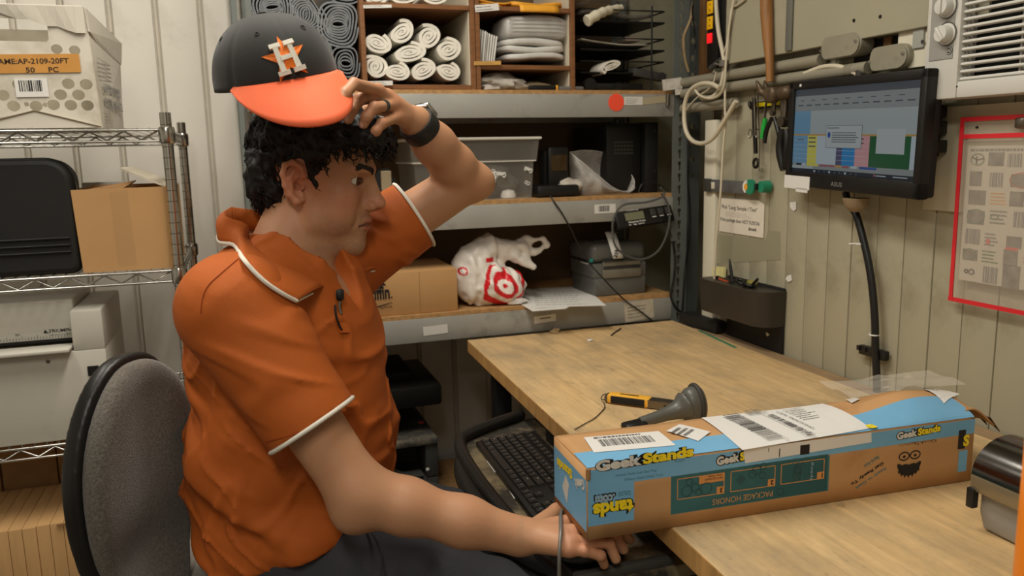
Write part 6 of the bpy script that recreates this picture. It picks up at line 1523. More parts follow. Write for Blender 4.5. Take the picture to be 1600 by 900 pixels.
text(fr, '(Where Geeks Geek Too!)', FM @ T(fpt(975, 750).x, fpt(975, 752).y, 0), h=0.005, w=fpt(1035, 738).x - fpt(975, 750).x, mi=6, lift=e)
text(fr, '.com', FM @ T(fpt(1052, 722).x, fpt(1052, 722).y, 0), h=0.004, w=0.018, mi=6, lift=e)
def logo_flip(txt, a, b, h, mi, outline=True):
    """upside-down: reads from b (right) to a (left); a, b on its upper edge as seen"""
    W = (b - a).length; M = FM @ T(b.x, a.y + h, 0) @ RZ(180)
    if outline: text(fr, txt, M @ T(-0.002, -0.002, 0), h=h + 0.004, w=W + 0.004, bold=0.16, mi=4, lift=e)
    text(fr, txt, M, h=h, w=W, bold=0.05 if outline else 0.0, mi=mi, lift=2 * e)
a = fpt(926, 812); logo_flip('tands', Vector((a.x, a.y + 0.003, 0)), Vector((xe - 0.001, a.y, 0)), 0.022, 2)
a = fpt(929, 785); b = fpt(960, 780); logo_flip('.com', Vector((a.x, a.y, 0)), Vector((b.x, a.y, 0)), 0.0105, 11)
text(fr, 'visit', FM @ T(fpt(985, 766).x, fpt(975, 766).y, 0) @ RZ(180), h=0.005, w=0.02, mi=6, lift=e)
text(fr, 'Shop with', FM @ T(fpt(985, 774).x, fpt(985, 768).y - .0, 0) @ RZ(180), h=0.005, w=0.02, mi=6, lift=e)
# teal panel with three framed steps
a, b = frect(1048, 745, 1293, 766, 1, 0)
tp0 = fpt(1047, 803); tp1 = fpt(1293, 712)
fpoly([Vector((tp0.x, tp0.y, 0)), Vector((tp1.x, tp0.y, 0)), Vector((tp1.x, yband + 0.001, 0)), Vector((tp0.x, yband, 0))], 1, 0)
def step(px0, px1, num):
    x0, x1 = fpt(px0, 760).x, fpt(px1, 750).x; y0, y1 = tp0.y + 0.021, yband - 0.005
    for (p, q) in (((x0, y0), (x1, y0 + .0015)), ((x0, y1 - .0015), (x1, y1)), ((x0, y0), (x0 + .0015, y1)), ((x1 - .0015, y0), (x1, y1))):
        fpoly([Vector((p[0], p[1], 0)), Vector((q[0], p[1], 0)), Vector((q[0], q[1], 0)), Vector((p[0], q[1], 0))], 5, e)
    fpoly([Vector((x1 - .013, y0, 0)), Vector((x1, y0, 0)), Vector((x1, y0 + .012, 0)), Vector((x1 - .013, y0 + .012, 0))], 10, 2 * e)
    text(fr, num, FM @ T(x1 - .003, y0 + .010, 0) @ RZ(180), h=0.008, bold=0.04, mi=4, lift=3 * e)
    return x0, x1, y0, y1
x0, x1, y0, y1 = step(1057, 1131, '3')
fpoly([Vector((x0 + .036, y1 - .013, 0)), Vector((x1, y1 - .013, 0)), Vector((x1, y1, 0)), Vector((x0 + .036, y1, 0))], 10, 2 * e)
text(fr, 'Geek. Ready!', FM @ T(x1 - .004, y1 - .001, 0) @ RZ(180), h=0.004, w=0.024, mi=4, lift=3 * e); text(fr, 'Get Connected', FM @ T(x1 - .003, y1 - .006, 0) @ RZ(180), h=0.004, w=0.030, mi=4, lift=3 * e)
def ringf(cx, cy, r, mi=9, w_=0.0014):
    o_ = circ(cx, cy, r, 16); i_ = circ(cx, cy, r - w_, 16); fr.add([(p[0], p[1], 2 * e) for p in o_ + i_], [(i, (i + 1) % 16, 16 + (i + 1) % 16, 16 + i) for i in range(16)], None, mi)
for cx_, cy_, r in ((.016, .012, .009), (.03, .016, .007), (.048, .012, .010), (.02, .026, .006), (.036, .008, .006)): ringf(x0 + cx_, y0 + cy_, r)
x0, x1, y0, y1 = step(1140, 1210, '2')
fpoly([Vector((x0 + .018, y0 + .010, 0)), Vector((x0 + .026, y0 + .018, 0)), Vector((x0 + .018, y0 + .026, 0)), Vector((x0 + .010, y0 + .018, 0))], 9, 2 * e)
for cx_, cy_, r in ((.045, .03, .008), (.055, .02, .006), (.038, .024, .007), (.056, .034, .006)): ringf(x0 + cx_, y0 + cy_, r)
x0, x1, y0, y1 = step(1218, 1286, '1')
fpoly([Vector((x0 + .022, y0 + .004, 0)), Vector((x0 + .036, y0 + .004, 0)), Vector((x0 + .04, y1 - .002, 0)), Vector((x0 + .024, y1 - .002, 0))], 9, 2 * e)
for cx_, cy_, r in ((.03, .02, .006), (.026, .034, .006), (.034, .01, .005)): ringf(x0 + cx_, y0 + cy_, r, 1)
text(fr, 'Ready', FM @ T(x0 + .052, y1 - .004, 0) @ RZ(-90), h=0.006, w=0.03, mi=11, lift=3 * e)
a = fpt(1105, 790); text(fr, 'PACKAGE HONORS', FM @ T(fpt(1206, 770).x, tp0.y + 0.014, 0) @ RZ(180), h=0.0095, w=fpt(1206, 770).x - fpt(1112, 790).x, bold=0.0, mi=5, lift=e)
ringf(fpt(1218, 770).x, tp0.y + 0.010, 0.0065, 9)
# slanted upside-down text, beard emblem
a = fpt(1378, 719); Mt = FM @ T(a.x, a.y, 0) @ RZ(180 + 26)
text(fr, 'Get Ready To', Mt @ T(0, 0.000, 0), h=0.0072, w=0.066, bold=0.03, mi=4, lift=e); text(fr, 'Beards Rock', Mt @ T(0.004, -0.013, 0), h=0.0066, w=0.030, bold=0.01, mi=6, lift=e); text(fr, 'Ready to Geek', Mt @ T(0.0, 0.0115, 0), h=0.0066, w=0.062, bold=0.01, mi=6, lift=e)
a = fpt(1399, 747); b = fpt(1439, 700); beard_logo(fr, FM @ T(a.x, a.y, e), b.x - a.x, (b.y - a.y), 4)
text(fr, 'GeekStands', FM @ T(fpt(1462, 690).x, yband + 0.001, 0) @ RZ(180), h=0.006, w=0.074, bold=0.02, mi=4, lift=-0.0002)
frect(1497, 672, 1506, 700, 4, e); sp_ = fpt(1503, 697)
text(fr, 'S', FM @ T(sp_.x, sp_.y, 0), h=0.020, w=0.012, bold=0.05, mi=2, lift=2 * e); frect(1497, 704, 1508, 735, 0, e)
# label part on the front face
L0 = [fpt(1160, 705), fpt(1360, 672), fpt(1360, 692), fpt(1163, 723)]
ly = min(L0[2].y, L0[3].y); fpoly([Vector((L0[0].x, BH_ + .001, 0)), Vector((L0[1].x, BH_ + .001, 0)), Vector((L0[2].x, L0[2].y + .002, 0)), Vector((L0[3].x, L0[3].y, 0))], 7, 3 * e)
frect(1249, 695, 1263, 708, 4, 4 * e); frect(1216, 700, 1217, 713, 4, 4 * e); frect(1199, 699, 1200, 705, 8, 4 * e)
fr.build('front_print', PM_, big)
# top printing
tm = MB()
def tz(p, lift): return (p.x, p.y, top_z(p.x, p.y) + lift)
def tpoly(pts, mi, lift=0.0, n=6, m_=8):
    """quad laid on the slightly bulged top"""
    a, b, c, d = pts
    def fn(u, v):
        p = a.lerp(b, u).lerp(d.lerp(c, u), v); return tz(p, lift)
    tm.grid(m_, n, fn, mi=mi)
tpoly([Vector((0.0, 0, 0)), Vector((BL_, 0, 0)), Vector((BL_, tpt(1513, 622).y * .62, 0)), Vector((0.0, max(tpt(908, 707).y, 0.018), 0))], 0, 0, 14, 60)
def tlabel(pxs, lift=0.0008, mi=7): P4 = [tpt(*p) for p in pxs]; tpoly(P4, mi, lift); return P4
def tmat(P4, lift): 
    x = (P4[1] - P4[0]); y = (P4[3] - P4[0]); c = P4[0]; return frame((c.x, c.y, top_z(*( (P4[0] + P4[2]) / 2).xy) + lift), x, y), x.length, y.length
P4 = tlabel([(928, 708), (1056, 697), (1029, 675), (912, 684)]); M, w_, h_ = tmat(P4, 0.0012); barcode(tm, M @ T(w_ * .15, h_ * .3, 0), w_ * .66, h_ * .42, 21, 8); scribble(tm, M @ T(w_ * .12, h_ * .8, 0), w_ * .6, h_ * .12, 1, 2, 8)
P4 = tlabel([(1091, 691), (1110, 677), (1062, 664), (1041, 675)], 0.0011); M, w_, h_ = tmat(P4, 0.0016)
scribble(tm, M @ T(w_ * .2, h_ * .35, 0), w_ * .7, h_ * .5, 3, 5, 8)
P4 = tlabel([(1160, 703), (1360, 670), (1285, 633), (1096, 653)], 0.0010); M, w_, h_ = tmat(P4, 0.0020)
def onlab(u, v): return M @ T(w_ * u, h_ * v, 0)
barcode(tm, onlab(.23, .10), h_ * .80, w_ * .12, 31, 8, vertical=True, dens=0.0016); barcode(tm, onlab(.52, .02), h_ * .72, w_ * .05, 33, 8, vertical=True, dens=0.0016)
scribble(tm, onlab(.42, .80), w_ * .17, h_ * .15, 4, 7, 8); scribble(tm, onlab(.68, .42), w_ * .2, h_ * .40, 7, 9, 8, fill=0.25); text(tm, 'USPS TRACKING', onlab(.62, .78) @ RZ(-90), h=0.006, w=h_ * .6, mi=8)
for u in (.35, .50): tm.quad(*[(onlab(u, 0) @ Vector(p)) for p in ((0, 0, .0003), (.0008, 0, .0003), (.0008, h_, .0003), (0, h_, .0003))], mi=8)
P4 = tlabel([(1474, 646), (1499, 626), (1457, 610), (1436, 624)], 0.0012); M, w_, h_ = tmat(P4, 0.0018); text(tm, 'WITH', M @ T(w_ * .75, h_ * .35, 0) @ RZ(90), h=0.008, mi=8)
tlabel([(1330, 640), (1343, 636), (1333, 629), (1321, 631)], 0.0010)
a = tpt(1352, 668); text(tm, 's', frame((a.x, a.y - .012, top_z(a.x, a.y) + .001), (1, 0, 0), (0, 1, 0)), h=0.016, w=0.016, bold=.08, mi=2)
tm.build('top_print', PM_, big)
# left end: blue with brown edges, lettering
EM = frame((-0.0017, BW_, 0), (0, -1, 0), (0, 0, 1)); en = MB(M=EM)
en.quad((0, .008, 0), (BW_, .012, 0), (BW_, BH_ - .016, 0), (0, BH_ - .014, 0), mi=0)
text(en, 'Geek', EM @ T(0.135, 0.09, 0) @ RZ(200), h=0.016, w=0.045, bold=.05, mi=3, lift=2 * e); text(en, 'Stands', EM @ T(0.085, 0.085, 0) @ RZ(185), h=0.016, w=0.07, bold=.05, mi=2, lift=2 * e)
en.quad((.04, .04, e), (.06, .02, e), (.07, .055, e), (.055, .065, e), mi=3)
en.build('end_print', PM_, big)
m = MB()
for c_, r in (((0.002, 0.0, BH_), 0.006),): m.tube([(c_[0] - .001, c_[1] - .001, c_[2] - .014), (c_[0] - .001, c_[1] - .001, c_[2] + .002)], r * .6, 6)
m.build('worn_corner', M_cardd, big, 60)

# ================================================================ SMALL THINGS ON THE TABLE
ZT = 0.7605
# yellow and black multi tool
A = onZ(ZT + 0.012, 946, 619); B_ = onZ(ZT + 0.012, 1066, 634); x = (B_ - A); Lt = x.length + 0.02; Mt = frame(A, x, Vector((0, 0, 1)).cross(x)); Mt[2][3] = ZT
tl = thing('multi_tool', 'yellow and black folded multi tool pliers lying on the worn table', 'tool', Mt)
M_ty = mat('tool yellow', (238, 178, 62), 0.4)
m = MB(); m.box((Lt * .29, 0, 0.011), (Lt * .50, 0.030, 0.021), 0.005); m.build('handle', M_ty, tl, 40)
for s in (-1, 1):
    m = MB(); m.box((Lt * .29, s * 0.0145, 0.011), (Lt * .40, 0.004, 0.0165), 0.0015); m.build('grip', M_blackm, tl, 40)
m = MB(); m.box((Lt * .29, 0, 0.0215), (Lt * .22, 0.005, 0.0012), 0.0004); m.build('grip_slot', M_blackm, tl)
m = MB(); m.box((Lt * .03, 0, 0.010), (Lt * .06, 0.026, 0.018), 0.006); m.build('end_cap', M_steel, tl, 40)
m = MB(); m.prism([(Lt * .52, -.014), (Lt * .74, -.013), (Lt * 1.0, -.004), (Lt * 1.0, .004), (Lt * .74, .013), (Lt * .52, .014)], 0.002, 0.019); m.build('jaw', M_steel, tl, 30)
m = MB(); m.box((Lt * .78, -0.0125, 0.0105), (Lt * .14, 0.003, 0.003)); m.build('jaw_slot', M_blackm, tl)
m = MB(); m.tube([(-0.003 + 0.006 * math.cos(i * .5), 0.010 * math.sin(i * .5), 0.010 + 0.004 * math.sin(i * .5)) for i in range(13)], 0.0012, 5, closed=True); m.build('lanyard_ring', M_blackm, tl, 60)
cable('cord', [onZ(ZT + 0.002, *p) for p in [(943, 628), (945, 636), (938, 645), (928, 654), (912, 663), (898, 671)]], 0.0011, M_cabk, 'thin dark lanyard cord trailing from the multi tool on the table', 5)
# hand scanner
A = onZ(ZT + 0.02, 979, 662); B_ = onZ(ZT + 0.035, 1088, 636)
sn = thing('barcode_scanner', 'gray hand barcode scanner lying behind the shipping box', 'scanner', A)
M_scn = mat('scanner gray', (92, 92, 86), 0.35, var=0.04); M_scd = mat('scanner rubber', (60, 59, 55), 0.6)
D = (B_ - A); p = lambda t, dz=0.0: A + D * t + Vector((0, 0, dz))
m = MB(); m.tube(catmull([p(.19, -.004), p(.4, -.002), p(.6, .001), p(.74, .004), p(.84, .008)], 5), [.010, .0105, .011, .0113, .0117, .012, .0125, .013, .0135, .014, .015, .016, .017, .018, .0195, .021, .023, .0255, .028, .0295, .030], 18); m.build('handle', M_scn, sn, 60, world=True)
m = MB(); m.box((0, 0, 0), (0.05, 0.032, 0.018), 0.007, frame(p(.11, -.008), D, Vector((0, 0, 1)).cross(D))); m.build('tail_plug', M_black, sn, 50, world=True)
hd = p(.97, .006); Mh = frame(hd, Vector((0.15, 1, 0)), Vector((-0.5, 0.1, 1)))
hx = D.normalized()
Mh = frame(hd, Vector((-hx.y, hx.x, 0)), Vector((0, 0, 1)) - hx * 0.1)
m = MB()
prof = [(0.0, -0.026), (0.75, -0.024), (0.95, -0.014), (1.0, 0.0), (0.97, 0.012), (0.85, 0.016), (0.0, 0.017)]
vs = []; fs = []; n = 24
for r_, z_ in prof:
    for j in range(n):
        a_ = 2 * math.pi * j / n; vs.append((0.029 * r_ * math.cos(a_), 0.040 * r_ * math.sin(a_), z_))
for i in range(len(prof) - 1):
    for j in range(n): fs.append((i * n + j, i * n + (j + 1) % n, (i + 1) * n + (j + 1) % n, (i + 1) * n + j))
m.add(vs, fs, Mh); m.build('head', M_scn, sn, 60, world=True)
m = MB(); m.tube([Mh @ Vector((0.0298 * math.cos(i * .2618), 0.041 * math.sin(i * .2618), 0.004)) for i in range(24)], 0.005, 8, closed=True); m.build('bumper', M_scd, sn, 60, world=True)
m = MB(); m.cyl(p(.80, .033), p(.82, .036), 0.0015, n=8); m.build('indicator', M_wprint, sn, world=True)
# crumbs, green strip, power brick
def crumb(px, py, r, seed, mt, label, z=ZT): q = onZ(z, px, py); crumple('debris', (q.x, q.y, z + r * 0.4), (r, r * 0.7, r * 0.5), seed, mt, label, 'debris', 0.6, 2, 14, 0.1)
crumb(867, 520, 0.014, 3, mat('tan scrap', (176, 150, 112), 0.8), 'small tan wad of debris at the rear edge of the table')
crumb(922, 533, 0.007, 5, M_paper, 'tiny white scrap on the rear of the table')
crumb(1062, 493, 0.016, 7, mat('pale crumbs', (170, 160, 140), 0.8), 'pale crumbs in the corner of the table by the rack post')
cable('twig', [onZ(ZT + 0.002, *p_) for p_ in [(955, 524), (961, 519), (966, 516), (970, 513)]], 0.0022, M_blackm, 'dark bent scrap of wire at the rear edge of the table', 5)
m = MB(); A = onZ(ZT, 1092, 516); B_ = onZ(ZT, 1150, 543); m.box((0, 0, 0.0015), ((B_ - A).length, 0.012, 0.003), 0.001, frame((A + B_) / 2, B_ - A, (-1, 0, 0))); solo('ruler', m, mat('green plastic strip', (58, 128, 92), 0.45), 'thin green plastic strip along the right rear edge of the table', 'strip', None, 40)
A = onZ(ZT + 0.02, 1076, 495); B_ = onZ(ZT + 0.02, 1136, 512); pb = thing('power_brick', 'black power brick lying in the table corner under the pen caddy', 'power supply', (A + B_) / 2)
Mp = frame(Vector(((A.x + B_.x) / 2 + 0.0, (A.y + B_.y) / 2 + 0.02, ZT + 0.017)), Vector((B_.x - A.x, B_.y - A.y, 0)), (1, 0.3, 0))
m = MB(); m.box((0, 0, 0), ((B_ - A).length, 0.055, 0.033), 0.004, Mp); m.build('brick', M_blackm, pb, 40, world=True)
m = MB(); e0 = Mp @ Vector((-(B_ - A).length / 2, 0, 0)); m.tube([e0, e0 + Vector((-0.01, 0.03, 0.005))], [0.006, 0.004], 8); m.build('strain_relief', M_blackm, pb, 60, world=True)

# tape dispenser at the right, orange bottle nearest the camera
td = thing('tape_dispenser', 'gray tape dispenser with a chrome hood at the right edge of the table', 'dispenser', (1.06, 0.72, 0.76))
M_tdg = mat('smoky gray plastic', (150, 148, 144), 0.3, var=0.05)
y0_, y1_ = 0.60, 0.838
m = MB(); m.prism([(0.995, 0.7605), (1.14, 0.7605), (1.15, 0.80), (1.15, 0.832), (0.985, 0.832), (0.985, 0.79)], -y1_ + .006, -y0_, frame((0, 0, 0), (1, 0, 0), (0, 0, 1))); o_ = m.build('base', M_tdg, td, 40, world=True); md = o_.modifiers.new('b', 'BEVEL'); md.width = 0.006; md.segments = 3
pts = []
for i in range(13): a_ = math.radians(180 - i * 12); pts.append((1.035 + 0.062 * math.cos(a_), 0.845 + 0.052 * math.sin(a_)))
inn_ = [(1.035 + 0.056 * math.cos(math.radians(180 - i * 12)), 0.845 + 0.046 * math.sin(math.radians(180 - i * 12))) for i in range(13)]
m = MB(); m.strip(pts, inn_, -y1_, -y0_, frame((0, 0, 0), (1, 0, 0), (0, 0, 1))); m.build('chrome_hood', mat('dark chrome', (120, 118, 116), 0.16, 1.0), td, 50, world=True)
m = MB(); m.box((0.976, (y0_ + y1_) / 2, 0.835), (0.008, y1_ - y0_, 0.024), 0.002); m.build('cutter_bar', mat('worn brass gray', (150, 138, 112), 0.35, 0.6), td, 40, world=True)
m = MB(); m.cyl((1.035, y1_ - .012, 0.845), (1.035, y0_, 0.845), 0.044, n=24); m.build('tape_roll', M_dgray, td, 40, world=True)
m = MB(); m.box((0.974, y1_ - 0.004, 0.812), (0.012, 0.012, 0.03), 0.002); m.build('foot_clip', M_black, td, 40, world=True)
m = MB(); m.box((1.05, 0.70, 0.904), (0.06, 0.10, 0.016), 0.006); m.box((1.02, 0.765, 0.898), (0.03, 0.03, 0.010), 0.004); m.build('white_handle', M_wprint, td, 40, world=True)
ob = onY(0.52, 1652, 850)
bo_ = thing('spray_bottle', 'orange bottle with a white shoulder at the right edge, nearest the camera', 'bottle', (ob.x, ob.y, ZT))
r0 = 0.034; zsh = onA(1, 0.52, 1600, 700).z
m = MB(); m.lathe([(r0 - .004, 0), (r0, 0.005), (r0, zsh - ZT - 0.004), (r0 - .002, zsh - ZT)], 32); m.build('body', mat('orange plastic', (246, 138, 30), 0.35), bo_, 40)
m = MB(); h0 = zsh - ZT; m.lathe([(r0 - .002, h0), (r0 - .0035, h0 + .008), (r0 - 0.010, h0 + .035), (0.013, h0 + .055), (0.013, h0 + .075)], 32); m.build('shoulder', mat('milky bottle', (226, 214, 190), 0.35), bo_, 50)
m = MB(); m.lathe([(0.0145, h0 + .075), (0.0145, h0 + .10), (0.0, h0 + .10)], 20); m.build('cap', M_blackm, bo_, 40)

# ================================================================ KEYBOARD TRAY, KEYBOARD, MOUSE
kt = thing('keyboard_tray', 'black keyboard tray under the table edge with a dusty palm rest', 'tray', (0.52, 1.4, 0.66))
M_tray = mat('dusty tray', (52, 48, 42), 0.6, var=0.12, vs=8, dirt=(150, 132, 98), ds=7, dlo=0.44, dhi=0.62)
tp_ = [(0.432, 1.035), (0.412, 1.18), (0.405, 1.40), (0.410, 1.60), (0.424, 1.672), (0.455, 1.705), (0.60, 1.775), (0.66, 1.78), (0.66, 1.03)]
m = MB(); m.prism(tp_, 0.655, 0.676); m.build('board', M_tray, kt, 30, world=True)
rim = catmull([(0.440, 1.040, 0.674), (0.420, 1.18, 0.674), (0.411, 1.40, 0.676), (0.414, 1.58, 0.680), (0.428, 1.668, 0.684), (0.460, 1.700, 0.688), (0.54, 1.742, 0.690), (0.61, 1.775, 0.690)], 5)
m = MB(); m.tube(rim, 0.0135, 10); m.build('rim', M_black, kt, 60, world=True)
m = MB(); m.tube(catmull([(0.436, 1.10, 0.664), (0.404, 1.22, 0.655), (0.398, 1.40, 0.650), (0.405, 1.56, 0.655), (0.425, 1.64, 0.664)], 5), [0.012 + 0.012 * math.sin(math.pi * i / 20) for i in range(21)], 12); m.build('palm_rest', M_black, kt, 60, world=True)
m = MB(); m.box((0.52, 1.042, 0.682), (0.17, 0.016, 0.018), 0.005); m.build('near_rail', M_dgray, kt, 40, world=True)
for by_ in (1.25, 1.60): m = MB(); m.box((0.63, by_, 0.69), (0.03, 0.05, 0.06)); m.build('bracket', M_blackm, kt, world=True)
for A4 in ([(769, 721), (779, 737), (773, 738), (760, 720)], [(794, 755), (811, 777), (803, 779), (789, 756)]):
    P4 = [onZ(0.6768, *p_) for p_ in A4]; m = MB(); m.add(P4, [(0, 1, 2, 3)]); m.build('sticker', M_paper, kt, world=True, solid=0.0005)
KM = Matrix.Translation((0.519, 1.425, 0.6765)) @ RZ(-1.5) @ RY(-3)
kb = thing('keyboard', 'black computer keyboard with white key legends on the tray', 'keyboard', KM)
# local x = away from the user, local y = user's left
m = MB(); m.box((0.002, 0, 0.009), (0.140, 0.440, 0.014), 0.004); m.build('case', M_black, kb, 40)
M_key = mat('black keycap', (34, 33, 32), 0.4)
kcache = {}
U = 0.0188
def key(col, row, wu=1.0, hu=1.0):
    k = (wu, hu); 
    if k not in kcache:
        w_, h_ = wu * U - 0.0022, hu * U - 0.0026
        v = [(-h_/2, -w_/2, 0), (h_/2, -w_/2, 0), (h_/2, w_/2, 0), (-h_/2, w_/2, 0)]; t_ = 0.0016
        v += [(-h_/2 + t_, -w_/2 + t_, .0055), (h_/2 - t_ * .6, -w_/2 + t_, .0055), (h_/2 - t_ * .6, w_/2 - t_, .0055), (-h_/2 + t_, w_/2 - t_, .0055)]
        m = MB(); m.add(v, [(4, 5, 6, 7), (0, 1, 5, 4), (1, 2, 6, 5), (2, 3, 7, 6), (3, 0, 4, 7)])
        if wu < 3: m.quad((0.001, w_ * .28, .0057), (0.001, w_ * .12, .0057), (0.0042, w_ * .12, .0057), (0.0042, w_ * .28, .0057), mi=1)
        o = m.build('key', [M_key, M_inkg], kb); kcache[k] = o
    else:
        o = kcache[k].copy(); C.objects.link(o); o.parent = kb
    o.location = (-0.060 + (row + hu / 2) * U, 0.2125 - (col + wu / 2) * U, 0.0155)
rows = [[1.25, 1.25, 1.25, 6.25, 1.25, 1.25, 1.25, 1.25], [2.25] + [1] * 10 + [2.75], [1.75] + [1] * 11 + [2.25], [1.5] + [1] * 12 + [1.5], [1] * 13 + [2]]
for r, ks in enumerate(rows):
    c_ = 0
    for w_ in ks: key(c_, r, w_); c_ += w_
c_ = 0
for i in range(13): key(i * 1.155, 5.25, 1)
for i in range(3): key(15.4 + i, 0); key(15.4 + i, 3); key(15.4 + i, 4); key(15.4 + i, 5.25)
key(16.4, 1)
for r in range(5):
    for i in range(3): key(18.7 + i, r)
for r in (0.0, 2.0): key(21.7, r, 0.9, 2.0)
key(21.7, 4, 0.9)
ms = thing('mouse', 'dark computer mouse under the man\'s right hand', 'mouse', (0.49, 1.098, 0.6765))
mc = np.array([0.492, 1.098, 0.6765])
sdf_obj('shell', lambda P: np.maximum(s_ell(P, mc + np.array([0, 0, 0.004]), (0.056, 0.031, 0.034)), mc[2] + 0.001 - P[:, 2]), mc - np.array([.07, .05, .01]), mc + np.array([.07, .05, .05]), 0.003, M_black, ms)
m = MB(); m.cyl((0.522, 1.095, 0.705), (0.522, 1.101, 0.705), 0.010, n=16); m.build('wheel', M_dgray, ms, 40, world=True)
cable('cable', [onZ(0.752, 886, 792), onY(1.105, 877, 799), onY(1.055, 876, 812), onY(1.02, 876, 832), onY(1.0, 874, 868), onY(1.0, 874, 930)], 0.0028, mat('steel gray cord', (120, 116, 110), 0.35, 0.3), 'gray cord hanging down in front of the man\'s hand from under the box end', 8)
cable('cable', [onY(1.75, *p_) for p_ in [(640, 770), (690, 768), (740, 772), (790, 782)]], 0.0035, M_cabk, 'upper black cable hanging below the keyboard tray', 6)
cable('cable', [onY(1.72, *p_) for p_ in [(650, 778), (700, 776), (745, 784), (790, 800)]], 0.0035, M_cabk, 'lower black cable hanging below the keyboard tray', 6)
# dark things stored under the table at the bottom edge
m = MB(); q = onY(1.15, 1050, 885); m.box((0.74, 1.20, 0.55), (0.16, 0.12, 0.16), 0.01); ud = solo('toolbox', m, M_blackm, 'black bin with gray print under the table beside the tray', 'bin', None, 40)
m = MB(); Mx = frame(onY(1.139, 1010, 898), (1, 0, 0.1), (0, 0, 1)); scribble(m, Mx, 0.10, 0.03, 2, 4, fill=.6); m.build('print', mat('olive print', (92, 88, 62), 0.7), ud, world=True)

# ================================================================ OFFICE CHAIR
TF = np.array([0.848, -0.530, 0.0]); TL = np.array([0.530, 0.848, 0.0]); TC = np.array([0.075, 1.40, 0.0])
def tw(f, l, z): return TC + TF * f + TL * l + np.array([0, 0, z])
def tloc(P): q = P - TC; return np.stack([q @ TF, q @ TL, P[:, 2]], 1)
ch = thing('office_chair', 'gray upholstered office chair with black shell behind the man', 'chair', Vector(tw(-0.10, 0.0, 0.0)))
CB = np.array([-0.185, 1.387, 0.770])      # centre of the back pad
def back_local(P):
    q = P - CB; return np.stack([q @ TF, q @ TL, q[:, 2]], 1)
def outline(y, z, grow=0.0):
    wz = np.clip((z + 0.23) / 0.45, 0, 1)
    hw = 0.074 + 0.055 * np.sin(np.clip(wz * 0.95 + 0.04, 0, 1) * math.pi * 0.75) + grow
    n = 2.5
    return ((np.abs(y) / np.maximum(hw, 0.01)) ** n + (np.abs(z) / (0.232 + grow)) ** n) ** (1 / n)
def pad_f(P):
    q = back_local(P); o = (outline(q[:, 1], q[:, 2]) - 1) * 0.17
    curve = 0.55 * q[:, 1] ** 2 + 0.35 * (q[:, 2] - 0.02) ** 2 - 0.020 * np.exp(-((q[:, 2] + 0.10) / 0.07) ** 2) + 0.02 * np.exp(-(q[:, 1] / 0.05) ** 2) * -0.5
    x = q[:, 0] - curve
    return smax(o, np.abs(x) - 0.024, 0.03)
def shell_f(P):
    q = back_local(P); o = (outline(q[:, 1], q[:, 2], 0.010) - 1) * 0.17
    x = q[:, 0] - 0.55 * q[:, 1] ** 2 - 0.35 * (q[:, 2] - 0.02) ** 2 + 0.028
    return smax(o, np.abs(x) - 0.016, 0.012)
M_fab = mat('gray tweed upholstery', (96, 90, 82), 0.95, var=0.40, vs=240, bump=0.6, bs=420, dirt=(82, 75, 67), ds=6, dlo=0.5, dhi=0.75, sheen=0.3)
lo_, hi_ = CB - 0.30, CB + 0.30
sdf_obj('backrest', pad_f, lo_, hi_, 0.006, M_fab, ch); sdf_obj('back_shell', shell_f, lo_, hi_, 0.006, M_black, ch)
SC_ = np.array(tw(-0.075, -0.02, 0.555))
def seat_f(P):
    q = P - SC_; q = np.stack([q @ TF, q @ TL, q[:, 2]], 1)
    o = ((np.abs(q[:, 0] / 0.235) ** 3 + np.abs(q[:, 1] / 0.24) ** 3) ** (1 / 3) - 1) * 0.2
    return smax(o, np.abs(q[:, 2]) - 0.036, 0.04)
sdf_obj('seat', seat_f, SC_ - 0.30, SC_ + np.array([.3, .3, .1]), 0.008, mat('gray seat cloth', (132, 126, 118), 0.95, var=0.25, vs=240, bump=0.5, bs=400, sheen=0.3), ch)
m = MB(); sp0 = SC_ - np.array([0, 0, 0.05]); m.cyl(sp0, (sp0[0], sp0[1], 0.12), 0.028, n=16); m.build('gas_post', M_black, ch, 40, world=True)
m = MB(); p0 = Vector(CB - TF * 0.05 + np.array([0, 0, -0.10])); p1 = Vector(SC_ - TF * 0.19 - np.array([0, 0, 0.05])); m.tube(catmull([p0, Vector(CB - TF * 0.07 + np.array([0, 0, -0.20])), p1, Vector(SC_ - np.array([0, 0, 0.05]))], 5), 0.02, 8); m.build('back_support', M_black, ch, 60, world=True)
for k in range(5):
    a = math.radians(20 + 72 * k); e1 = Vector((sp0[0] + 0.27 * math.cos(a), sp0[1] + 0.27 * math.sin(a), 0.075))
    m = MB(); m.tube([(sp0[0], sp0[1], 0.12), e1], [0.028, 0.018], 8); m.build('leg', M_black, ch, 60, world=True)
    m = MB(); m.cyl(e1 + Vector((-0.012 * math.sin(a), 0.012 * math.cos(a), -0.045)), e1 + Vector((0.012 * math.sin(a), -0.012 * math.cos(a), -0.045)), 0.028, n=16); m.build('caster', M_blackm, ch, 40, world=True)

# ================================================================ THE MAN
man = thing('person', 'seated man in an orange polo shirt lifting a cap off his dark curly hair', 'person', Vector(tw(0, 0, 0)))
A_ = lambda y, px, py: np.array(onY(y, px, py))
